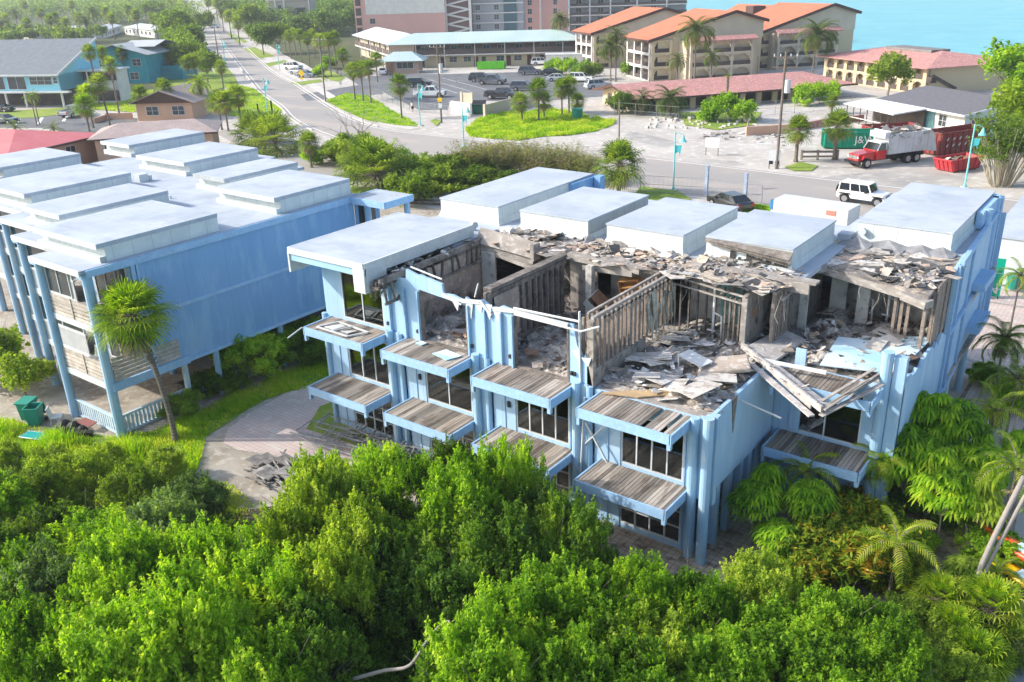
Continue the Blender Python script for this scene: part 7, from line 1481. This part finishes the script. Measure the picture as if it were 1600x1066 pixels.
# skips and containers
def skip(loc, L, W, H, rz, m, label, dark, name="skip", rib=True, hang=.0):
    e = empty(name, (loc[0], loc[1], 0), label, "dumpster", "dumpsters and containers", rz); t = MB(); a, b = L/2, W/2; s = hang
    def sidebox(x0, x1, y0, y1): t.box(x0, x1, y0, y1, .15, H)
    t.slab([(-a+s,-b,.15),(a-s,-b,.15),(a,-b,H),(-a,-b,H)], .08, (0,-1,0)); t.slab([(-a+s,b,.15),(a-s,b,.15),(a,b,H),(-a,b,H)], .08, (0,1,0)); t.slab([(-a+s,-b,.15),(-a+s,b,.15),(-a,b,H),(-a,-b,H)], .08, (-1,0,0)); t.slab([(a-s,-b,.15),(a-s,b,.15),(a,b,H),(a,-b,H)], .08, (1,0,0)); t.box(-a+s,a-s,-b,b,.12,.2)
    if rib:
        n = int(L//.8)
        for i in range(n+1):
            x = -a+.1+(L-.2)*i/n; k = s*(1-2*i/n) if s else 0; t.bar((x+k,-b-.05,.2),(x,-b-.05,H),.1,.1); t.bar((x+k,b+.05,.2),(x,b+.05,H),.1,.1)
        for y in (-b*.5, 0, b*.5): t.bar((-a+s-.05,y,.2),(-a-.05,y,H),.08,.08); t.bar((a-s+.05,y,.2),(a+.05,y,H),.08,.08)
    t.box(-a-.06,a+.06,-b-.08,-b+.02,H-.06,H+.06); t.box(-a-.06,a+.06,b-.02,b+.08,H-.06,H+.06); t.box(-a-.08,-a+.02,-b,b,H-.06,H+.06); t.box(a-.02,a+.08,-b,b,H-.06,H+.06)
    t.build("bin_body", m, e)
    t = MB(); chips(t, -a+.3,a-.3,-b+.2,b-.2,H*.55,60,.2,.9,H*.4,.4); t.build("load", dark, e)
    for x in (-a*.7, a*.7):
        for y in (-b*.8, b*.8): t = MB(); t.tube([(x,y-.08,.12),(x,y+.08,.12)], .12, 8); t.build("wheel", m_blk, e)
    return e
m_rskip = mat("red skip steel", (.55,.045,.055), rough=.55, col2=(.46,.04,.05), scale=1.5, col3=(.25,.10,.07), amt3=.4, scale3=4)
m_rust = mat("rusty red container", (.28,.035,.04), rough=.7, col2=(.20,.06,.045), scale=.9, col3=(.14,.10,.08), amt3=.6, scale3=2.5)
skip((-18.2,99.6), 4.6, 2.1, 1.25, R(62), m_rskip, "small bright red open dumpster in front of the large rusty one", m_rub, hang=.45)
e = skip((-20.6,109.2), 7.5, 2.5, 2.5, R(62), m_rust, "large rusty dark red open container with white dashes behind the lorry", m_rub)
t = MB()
for i in range(7):
    for z in (1.0, 1.7): t.bar((-3+i*.95,-1.42,z),(-2.75+i*.95,-1.42,z+.25),.14,.02,up=(0,1,0)); 
t.build("paint_mark", m_white, e)
e = skip((-31.2,106.6), 6.2, 2.3, 1.9, R(28), mat("green container steel", (.0,.28,.17), rough=.5, col2=(.01,.22,.13), scale=1.2), "green open dumpster with white lettering beside the lorry's cab", m_rub)
def text(s, size, loc, rot, m, parent, name="lettering"):
    c = bpy.data.curves.new(name, 'FONT'); c.body = s; c.size = size; c.extrude = .01; c.align_x = 'CENTER'; c.align_y = 'CENTER'; c.materials.append(m)
    q = bpy.data.objects.new(name, c); COL.objects.link(q); dg = bpy.context.evaluated_depsgraph_get(); me = bpy.data.meshes.new_from_object(q.evaluated_get(dg)); bpy.data.objects.remove(q)
    o = bpy.data.objects.new(name, me); COL.objects.link(o); o.location = loc; o.rotation_euler = rot; o.parent = parent; return o
text("J&W", 1.15, (1.3,-1.29,1.05), (R(90),0,0), m_white, e)
skip((-28.5,112.5), 6.0, 2.3, 1.9, R(45), m_rust, "dark red dumpster rim showing behind the green one", m_rub)
skip(at(768,108), 6.2, 2.4, 1.5, R(28), mat("lime green steel", (.14,.55,.01), rough=.45, col2=(.11,.48,.02), scale=1), "lime green roll off dumpster in front of the motel", m_rub2)
# white job site containers
e = empty("office_container", (-7.4,69.0,0), "white container with a bright blue right side by the paver court", "container"); t = MB(); t.box(-1.5,1.35,-5.8,9.5,.1,3.2); t.build("box", m_white, e); t = MB(); t.box(1.35,1.45,-5.8,9.5,.1,3.15); t.build("side_panel", mat("bright blue panel", (.02,.22,.55), rough=.5, col2=(.05,.40,.62), scale=.5), e)
t = MB(); t.box(-1.6,1.5,-5.9,9.6,3.2,3.28); t.build("roof", m_roof, e)
e = empty("white_trailer", (-23.8,73.2,-.75), "white flat roofed trailer seen over the burnt building's roof, below the off road car", "trailer", rz=R(-4)); t = MB(); t.box(-3.2,3.4,-1.3,1.3,.5,2.3); t.build("box", m_white, e, bevel=.04); t = MB(); t.box(-3.25,-3.05,-1.35,-1.0,1.5,2.3); t.build("corner_patch", mat("blue tape", (.02,.20,.50)), e); t = MB(); t.box(1.6,2.4,-1.34,-1.3,1.7,2.1); t.build("vent", mat("terracotta vent", (.48,.20,.15)), e)
for x in (-1, .2):
    for s in (-1, 1): wheel(e, x, s*1.3, .35)
# ---------------- street furniture ----------------
m_aq = mat("aqua painted steel", (.16,.55,.55), rough=.5, col2=(.20,.60,.58), scale=4); m_aqd = mat("aqua banner", (.08,.50,.55), rough=.6)
def lamp(b, h, label, s=1.):
    e = empty("street_lamp", at(*b), label, "street lamp", "aqua street lamps", R(15)); t = MB(); t.tube([(0,0,0),(0,0,.3),(0,0,.35),(0,0,h)], [.16,.15,.085,.06], 8); t.build("pole", m_aq, e)
    t = MB(); t.box(-.35,.35,-.35,.35,0,.12); t.build("base", m_conc, e)
    t = MB(); t.tube([(0,0,h-.2),(.35,0,h-.05),(.75,0,h-.3)], .035, 6); t.tube([(0,0,h-1.3),(.7,0,h-1.3)], .025, 6); t.build("arm", m_aq, e)
    t = MB(); t.tube([(.75,0,h-.3),(.75,0,h-.45),(.75,0,h-.75),(.75,0,h-.95)], [.05,.12,.22,.38], 12); t.build("lamp_shade", m_aq, e)
    t = MB(); t.slab([(.05,0,h-1.3),(.65,0,h-1.3),(.5,0,h-2.3),(.35,0,h-1.9),(.05,0,h-2.1)], .02, (0,-1,0)); t.build("banner", m_aqd, e)
for b, h, l in [((657,197),5.9,"aqua street lamp at the tip of the roadside lawn beside the walker"),((725,230),5.2,"aqua street lamp at the left end of the grass mound"),((1052,297),5.6,"aqua street lamp standing behind the burnt building's grass patch"),((1507,294),5.9,"aqua street lamp in front of the many stemmed shrub"),((437,110),6,"aqua street lamp by the three roadside cars"),((419,182),6,"aqua street lamp on the near lawn at the bend of the road"),((352,98),5.6,"aqua street lamp on the left kerb by the black car"),((366,62),5.6,"aqua street lamp on the right verge farther up the road"),((330,34),6,"farthest aqua street lamp up the road")]: lamp(b, h, l)
m_pole = mat("utility pole wood", (.21,.17,.14), rough=.95, col2=(.14,.11,.09), scale=3, stretch=(1,1,.2))
def upole(b, h, label, arm=True, can=True, m=None, r=.15):
    e = empty("utility_pole", at(*b), label, "utility pole", "wooden utility poles", R(20)); t = MB(); t.tube([(0,0,0),(0,0,h)], [r,r*.7], 8); t.build("pole", m or m_pole, e)
    if arm:
        for z in (h-.5, h-1.5): t = MB(); t.bar((-1.2,0,z),(1.2,0,z),.1,.12); t.bar((-.6,0,z),(0,0,z-.5),.05,.05); t.bar((.6,0,z),(0,0,z-.5),.05,.05); t.build("crossarm", m_pole, e)
        for x in (-1.1,-.5,.5,1.1): t = MB(); t.tube([(x,0,h-.44),(x,0,h-.2)], .06, 6); t.build("insulator", m_white, e)
    if can: t = MB(); t.tube([(.42,-.1,h-4.0),(.42,-.1,h-2.7)], .3, 10); t.build("transformer", mat("transformer grey", (.50,.52,.53), rough=.5), e)
    return e
e = upole((690,192), 11, "dark utility pole with a yellow tag in front of the motel parking lot"); t = MB(); t.box(-.32,.32,-.2,-.16,3.0,3.6); t.build("yellow_tag", mat("yellow sign", (.75,.48,.02), rough=.5), e); t = MB(); t.box(-.28,.28,-.2,-.16,2.1,2.8); t.build("white_tag", m_white, e)
upole((509,160), 10.8, "slim weathered utility pole where the side street meets the road", True, False, m_bark); upole((343,100), 9.2, "slim utility pole on the left side of the far road", False, False); upole((1213,264), 11.8, "tall utility pole with a white transformer beside the stout palms", True, True, r=.16)
upole((313,76), 11, "utility pole among the trees left of the far road", True, False); upole((967,224), 5.2, "short grey wooden post on the sand by the grass mound", False, False, m_bark, .12); upole((1181,140), 5.5, "thin wooden pole behind the tall utility pole", False, False, r=.1)
for b, h, l in [((407,200),2.4,"black post left of a palm behind the left building"),((428,196),2.6,"black post right of a palm behind the left building")]: t = MB(); p = at(*b); t.tube([(p.x,p.y,0),(p.x,p.y,h+1)], .12, 8); thing(t, "post", m_blk, l, "post")
for b, l in [((1103,306),"grey blue gate post behind the burnt building, left one"),((1163,320),"grey blue gate post behind the burnt building, right one")]: t = MB(); p = at(*b); t.box(p.x-.14,p.x+.14,p.y-.14,p.y+.14,0,2.75); t.box(p.x-.17,p.x+.17,p.y-.17,p.y+.17,2.75,2.85); thing(t, "gate_post", mat("grey blue post", (.25,.30,.40), col2=(.42,.50,.60), scale=4), l, "post")
# signs
def sign(b, w, h, z, m, label, posts=2, rz=0., name="sign"):
    e = empty(name, at(*b), label, "sign", None, rz); t = MB(); t.box(-w/2,w/2,-.03,.03,z,z+h); o = t.build("board", m, e)
    for x in ([-w/2+.1, w/2-.1] if posts == 2 else [0]): t = MB(); t.tube([(x,.05,0),(x,.05,z+h*.9)], .04, 6); t.build("leg", m_blk if posts == 2 else m_rim, e)
    return e
m_sgn = mat("white board", (.80,.80,.78), rough=.6, col2=(.70,.70,.69), scale=3)
sign((1112,243), 1.6, 1.1, .9, m_sgn, "white blank site board on two legs standing on the sand", rz=R(10)); e = sign((1209,264), 1.2, 1.5, .5, m_sgn, "white notice boards at the foot of the tall utility pole", rz=R(20))
for x in (-.35, .3): t = MB(); t.box(x-.2,x+.2,-.06,-.035,.5,.85); t.build("dark_panel", m_blk, e)
e = empty("road_sign", at(473,134), "yellow diamond road sign on the little lawn by the roadside cars", "sign", None, R(20)); t = MB(); t.tube([(0,0,0),(0,0,2.4)], .04, 6); t.build("post", m_rim, e); t = MB(); t.slab([(0,-.06,1.7),(.75,-.06,2.45),(0,-.06,3.2),(-.75,-.06,2.45)], .04, (0,-1,0)); t.build("diamond", mat("yellow sign", (.75,.48,.02)), e); t = MB(); t.box(-.35,.35,-.1,-.06,1.2,1.6); t.build("plate", mat("yellow sign", (.75,.48,.02)), e)
sign((534,149), .5, .6, 1.9, m_wht, "small sign on a thin post at the side street corner", 1, R(33)); sign((383,128+0), .5, .6, 1.8, m_wht, "small sign on the verge lawn across the road", 1, R(33))
e = sign((1520,466), 1.0, 2.3, .15, mat("green sign board", (.0,.32,.20), rough=.4), "green and white site board leaning by the paver court, left of two", 2, R(5), "site_board"); text("O", 1.0, (0,-.05,2.05), (R(90),0,0), m_white, e)
e = sign((1547,466), 1.0, 2.5, .15, mat("green sign board", (.0,.32,.20)), "green and white site board by the paver court, right of two, with a letter", 2, R(5), "site_board"); text("N", 1.0, (0,-.05,.65), (R(90),0,0), m_white, e)
# traffic cone, bins, log rail, rocks
def cone(p, l): 
    e = empty("traffic_cone", p, l, "traffic cone"); t = MB(); t.tube([(0,0,.04),(0,0,.75)], [.18,.04], 10); t.build("cone", mat("cone orange", (.75,.14,.04), rough=.5), e); t = MB(); t.box(-.22,.22,-.22,.22,0,.05); t.build("base", mat("cone orange", (.75,.14,.04)), e); e.scale = (1.4,1.4,1.4)
cone(at(1214,330), "orange traffic cone at the near edge of the road"); cone(at(1223,336), "faint second traffic cone beside the white trailer")
t = MB(); p = at(902,186); t.tube([(p.x,p.y,0),(p.x,p.y,1.5)], [.7,.85], 12); thing(t, "garbage_barrel", m_green, "green round bin under the small palm on the grass mound", "bin")
t = MB(); p = at(925,187); t.box(p.x-.3,p.x+.3,p.y-.3,p.y+.3,0,.5); thing(t, "rock", m_conc, "pale rock on the right slope of the grass mound", "rock")
def wall_px(pts, h, th, m, label, name="boundary_wall", cat="wall", cap=True):
    e = empty(name, at(*pts[0]), label, cat); t = MB()
    for a, b in zip(pts[:-1], pts[1:]): p, q = at(*a), at(*b); t.bar((p.x,p.y,h/2),(q.x,q.y,h/2), th, h)
    o = rebase(t.build("wall", m, e), e)
    for a in pts:
        if not cap: break
        p = at(*a); t = MB(); t.box(p.x-th,p.x+th,p.y-th,p.y+th,0,h+.08); rebase(t.build("pier", m, e), e)
    return e
wall_px([(708,178),(735,182)], 1.9, .2, m_wht, "pale wall left of the green dumpster enclosure"); wall_px([(758,183),(805,170),(840,166)], 1.8, .2, m_creamd, "beige wall right of the green dumpster running behind the palms"); wall_px([(722,164),(738,165)], 2.0, .2, m_creamd, "back wall of the dumpster enclosure")
e = empty("garbage_bin", at(749,178), "dark green lidded dumpster in the walled enclosure", "dumpster", None, R(30)); t = MB(); t.box(-1,1,-.7,.7,.1,1.5); t.build("bin_body", mat("dark green steel", (.01,.10,.06), rough=.5), e); t = MB(); t.slab([(-1.05,-.75,1.4),(1.05,-.75,1.4),(1.05,.8,1.95),(-1.05,.8,1.95)], .08); t.build("lid", m_blk, e)
wall_px([(1165,212),(1232,208)], 1.1, .3, m_peach, "low peach wall beside the chain link fence", cap=False); wall_px([(1232,206),(1300,195),(1348,190)], .9, .3, m_ptile, "low pinkish wall running to the screened porch", cap=False)
def fence(pts, h, label, n=8):
    e = empty("chain_link_fence", at(*pts[0]), label, "fence"); t = MB()
    W = [at(*p) for p in pts]
    for p, q in zip(W[:-1], W[1:]):
        L = (q-p).length; k = max(1, int(L/3))
        for i in range(k+1):
            c = p.lerp(q, i/k); o = MB(); o.tube([(c.x,c.y,0),(c.x,c.y,h)], .035, 5); rebase(o.build("post", m_rim, e), e)
        for z in (h, h*.5, .1): t.bar((p.x,p.y,z),(q.x,q.y,z),.03,.03)
        for i in range(int(L/.45)): c = p.lerp(q, i*.45/L); t.bar((c.x,c.y,0),(c.x,c.y,h),.008,.008)
    rebase(t.build("wire_mesh", m_rim, e), e)
fence([(960,182),(1060,190),(1180,182),(1330,170)], 2.0, "long chain link fence in front of the pink tiled range"); fence([(1000,300),(1105,306),(1190,318)], 1.6, "chain link fence behind the burnt building along the grass"); fence([(582,150),(640,172),(700,180)], 1.4, "dark low fence along the motel parking lot"); fence([(620,130),(760,128)], 1.3, "thin fence in front of the office hut")
fence([(1505,468),(1600,482)], 2.0, "chain link fence behind the green site boards")
t = MB(); p, q = at(1252,250), at(1308,250); t.bar((p.x,p.y,.9),(q.x,q.y,.9),.22,.22); t.bar((p.x,p.y,.35),(q.x,q.y,.4),.18,.18)
for f in (0,.45,1): c = p.lerp(q, f); t.box(c.x-.1,c.x+.1,c.y-.1,c.y+.1,0,1.1)
thing(t, "log_rail", m_bark, "rustic log rail between the two stout fan palms", "fence")
# person walking
e = empty("person", at(645,176), "person in a light top and dark shorts walking on the pavement by the lamp", "person", None, R(120))
sk = mat("skin", (.45,.27,.19), rough=.6)
def skin_body(e, m):
    me = bpy.data.meshes.new("body"); V = [(0,0,.92),(0,0,1.15),(0,0,1.38),(0,0,1.5),(0,.01,1.66),(.0,.2,1.40),(.05,.28,1.12),(.16,.27,.90),(0,-.2,1.40),(-.06,-.28,1.12),(.0,-.29,.88),(0,.1,.88),(.14,.11,.48),(.12,.12,.06),(.24,.12,.03),(0,-.1,.88),(-.1,-.11,.48),(-.28,-.11,.12),(-.18,-.11,.03)]
    E_ = [(0,1),(1,2),(2,3),(3,4),(2,5),(5,6),(6,7),(2,8),(8,9),(9,10),(0,11),(11,12),(12,13),(13,14),(0,15),(15,16),(16,17),(17,18)]; me.from_pydata(V, E_, []); me.materials.append(m); o = bpy.data.objects.new("body", me); COL.objects.link(o); o.parent = e
    md = o.modifiers.new("skin", 'SKIN'); rad = [.15,.14,.17,.06,.11,.065,.045,.035,.065,.045,.035,.095,.065,.045,.04,.095,.065,.045,.04]
    for v, r_ in zip(me.skin_vertices[0].data, rad): v.radius = (r_, r_)
    me.skin_vertices[0].data[0].use_root = True; sb = o.modifiers.new("sub", 'SUBSURF'); sb.levels = 1; sb.render_levels = 1
skin_body(e, sk)
t = MB(); t.tube([(0,0,.9),(0,0,1.1),(0,0,1.35),(0,0,1.46)], [.19,.175,.21,.11], 12); t.tube([(0,.15,1.42),(.02,.25,1.2)], [.085,.07], 8); t.tube([(0,-.15,1.42),(-.02,-.25,1.2)], [.085,.07], 8); t.build("shirt", mat("pale shirt", (.60,.52,.50), rough=.9), e, smooth=True)
t = MB(); t.tube([(0,0,.97),(0,0,.85)], [.20,.19], 12); t.tube([(0,.1,.9),(.1,.11,.55)], [.115,.10], 9); t.tube([(0,-.1,.9),(-.08,-.11,.55)], [.115,.10], 9); t.build("shorts", mat("dark shorts", (.03,.03,.04), rough=.9), e, smooth=True)
t = MB(); t.tube([(-.02,0,1.64),(-.02,0,1.73),(-.015,0,1.79)], [.115,.11,.05], 10); t.build("hair", mat("dark hair", (.04,.025,.015)), e, smooth=True)
# kayaks
def kayak(c, L, rz, m, z, label):
    e = empty("kayak", (c[0], c[1], z), label, "kayak", None, rz); t = MB(); n = 12; vs = []; fs = []
    for i in range(n+1):
        u = i/n*2-1; w = .38*(1-abs(u)**2.6)+.01; k = .10*u*u
        vs += [(u*L/2, -w, .26+k), (u*L/2, -w*.75, .06+k*1.6), (u*L/2, w*.75, .06+k*1.6), (u*L/2, w, .26+k), (u*L/2, w*.3, .34+k), (u*L/2, -w*.3, .34+k)]
    for i in range(n):
        for j in range(6): fs.append((i*6+j, i*6+(j+1) % 6, (i+1)*6+(j+1) % 6, (i+1)*6+j))
    fs += [tuple(range(5,-1,-1)), tuple(n*6+k for k in range(6))]; t.add(vs, fs); t.build("hull", m, e, smooth=True)
    for x in (-.2, .9): s = MB(); s.box(x-.3,x+.3,-.22,.22,.30,.38); s.build("seat_well", mat("pale blue seat", (.50,.72,.74)) if "orange" in label else m_blk, e)
kayak((-1.35,30.6), 3.9, R(-28), mat("orange plastic", (.80,.13,.015), rough=.35, col2=(.75,.05,.02), scale=1.2), .75, "orange red kayak on the rack at the right edge"); kayak((-1.1,29.6), 3.6, R(-28), mat("yellow plastic", (.85,.55,.01), rough=.35), .35, "yellow kayak below the orange one at the right edge")
t = MB()
for x in (-2.2, .2): t.bar((x,31.0-.5*(x+2.2),.0),(x,31.0-.5*(x+2.2),.75),.07,.07); t.bar((x+.4,29.4-.5*(x+2.2),0),(x+.4,29.4-.5*(x+2.2),.7),.07,.07); t.bar((x,31.0-.5*(x+2.2),.72),(x+.4,29.4-.5*(x+2.2),.35),.07,.07)
thing(t, "kayak_rack", m_blk, "dark low rack carrying the two kayaks", "rack")
t = MB(); p = at(1582,405,0); p = at(1588,420,0); t.tube([(p.x+.6,p.y-5,.2),(p.x+.6,p.y-5,1.1)], [.45,.5], 12); thing(t, "water_barrel", m_green, "round green barrel at the right edge past the site boards", "barrel")
t = MB()
for x, y, r_ in [(-4.9,46.3,.6),(-4.2,46.8,.5)]: 
    for k in range(8): a = k*.785; t.tube([(x,y,.05),(x+r_*math.cos(a),y+r_*math.sin(a),.3+.2*(k%3))], [.12,.16], 6)
thing(t, "cactus", mat("cactus green", (.05,.16,.06), rough=.7), "round green cactus cluster beside the paver path", "cactus")
# sand heaps and rubble on the vacant lot
t = MB(); chips(t, -50, -37, 104, 112, .0, 90, .3, 1.6, .15, .2); tag(thing(t, "rubble_heap", m_rub2, "scattered pale rubble on the sandy vacant lot", "rubble"), kind="stuff")
t = MB(); c0 = at(1010,165)
for i in range(60): p = at(random.uniform(1000,1200), random.uniform(186,202)); t.box(p.x-.3*random.random()-.1,p.x+.3*random.random(),p.y-.3*random.random(),p.y+.2,0,.15+.3*random.random())
tag(thing(t, "rocks", m_conc, "pale rocks strewn along the chain link fence", "rocks"), kind="stuff")
# clutter behind the left building
t = MB(); p = at(655,320,0); t.bar((p.x-1.5,p.y,.2),(p.x+2.5,p.y+1.5,.25),.9,.2); thing(t, "wood_stack", m_char, "dark stack of timber in the gap behind the burnt building", "timber")
e = empty("garbage_bin", at(612,262), "teal green lidded bin behind the bright bush by the driveway", "bin", None, .3); t = MB(); t.box(-.8,.8,-.6,.6,.1,1.3); t.build("bin_body", m_green, e); t = MB(); t.slab([(-.85,-.65,1.3),(.85,-.65,1.3),(.85,.65,1.5),(-.85,.65,1.5)], .07); t.build("lid", m_green, e)
# ---------------- light sea haze ----------------
t = MB(); t.box(-3400, 3400, -3400, 3400, -1.6, 60)
hm = bpy.data.materials.new("haze air"); hm.use_nodes = True; hn = hm.node_tree; hn.nodes.remove(hn.nodes["Principled BSDF"])
pv = hn.nodes.new("ShaderNodeVolumePrincipled"); pv.inputs["Color"].default_value = (.80,.88,.95,1); pv.inputs["Density"].default_value = .00028; pv.inputs["Anisotropy"].default_value = .2
hn.links.new(pv.outputs[0], hn.nodes["Material Output"].inputs["Volume"])
hz = t.build("haze", hm); tag(hz, "thin bright sea haze over the far shore", "haze", kind="stuff")
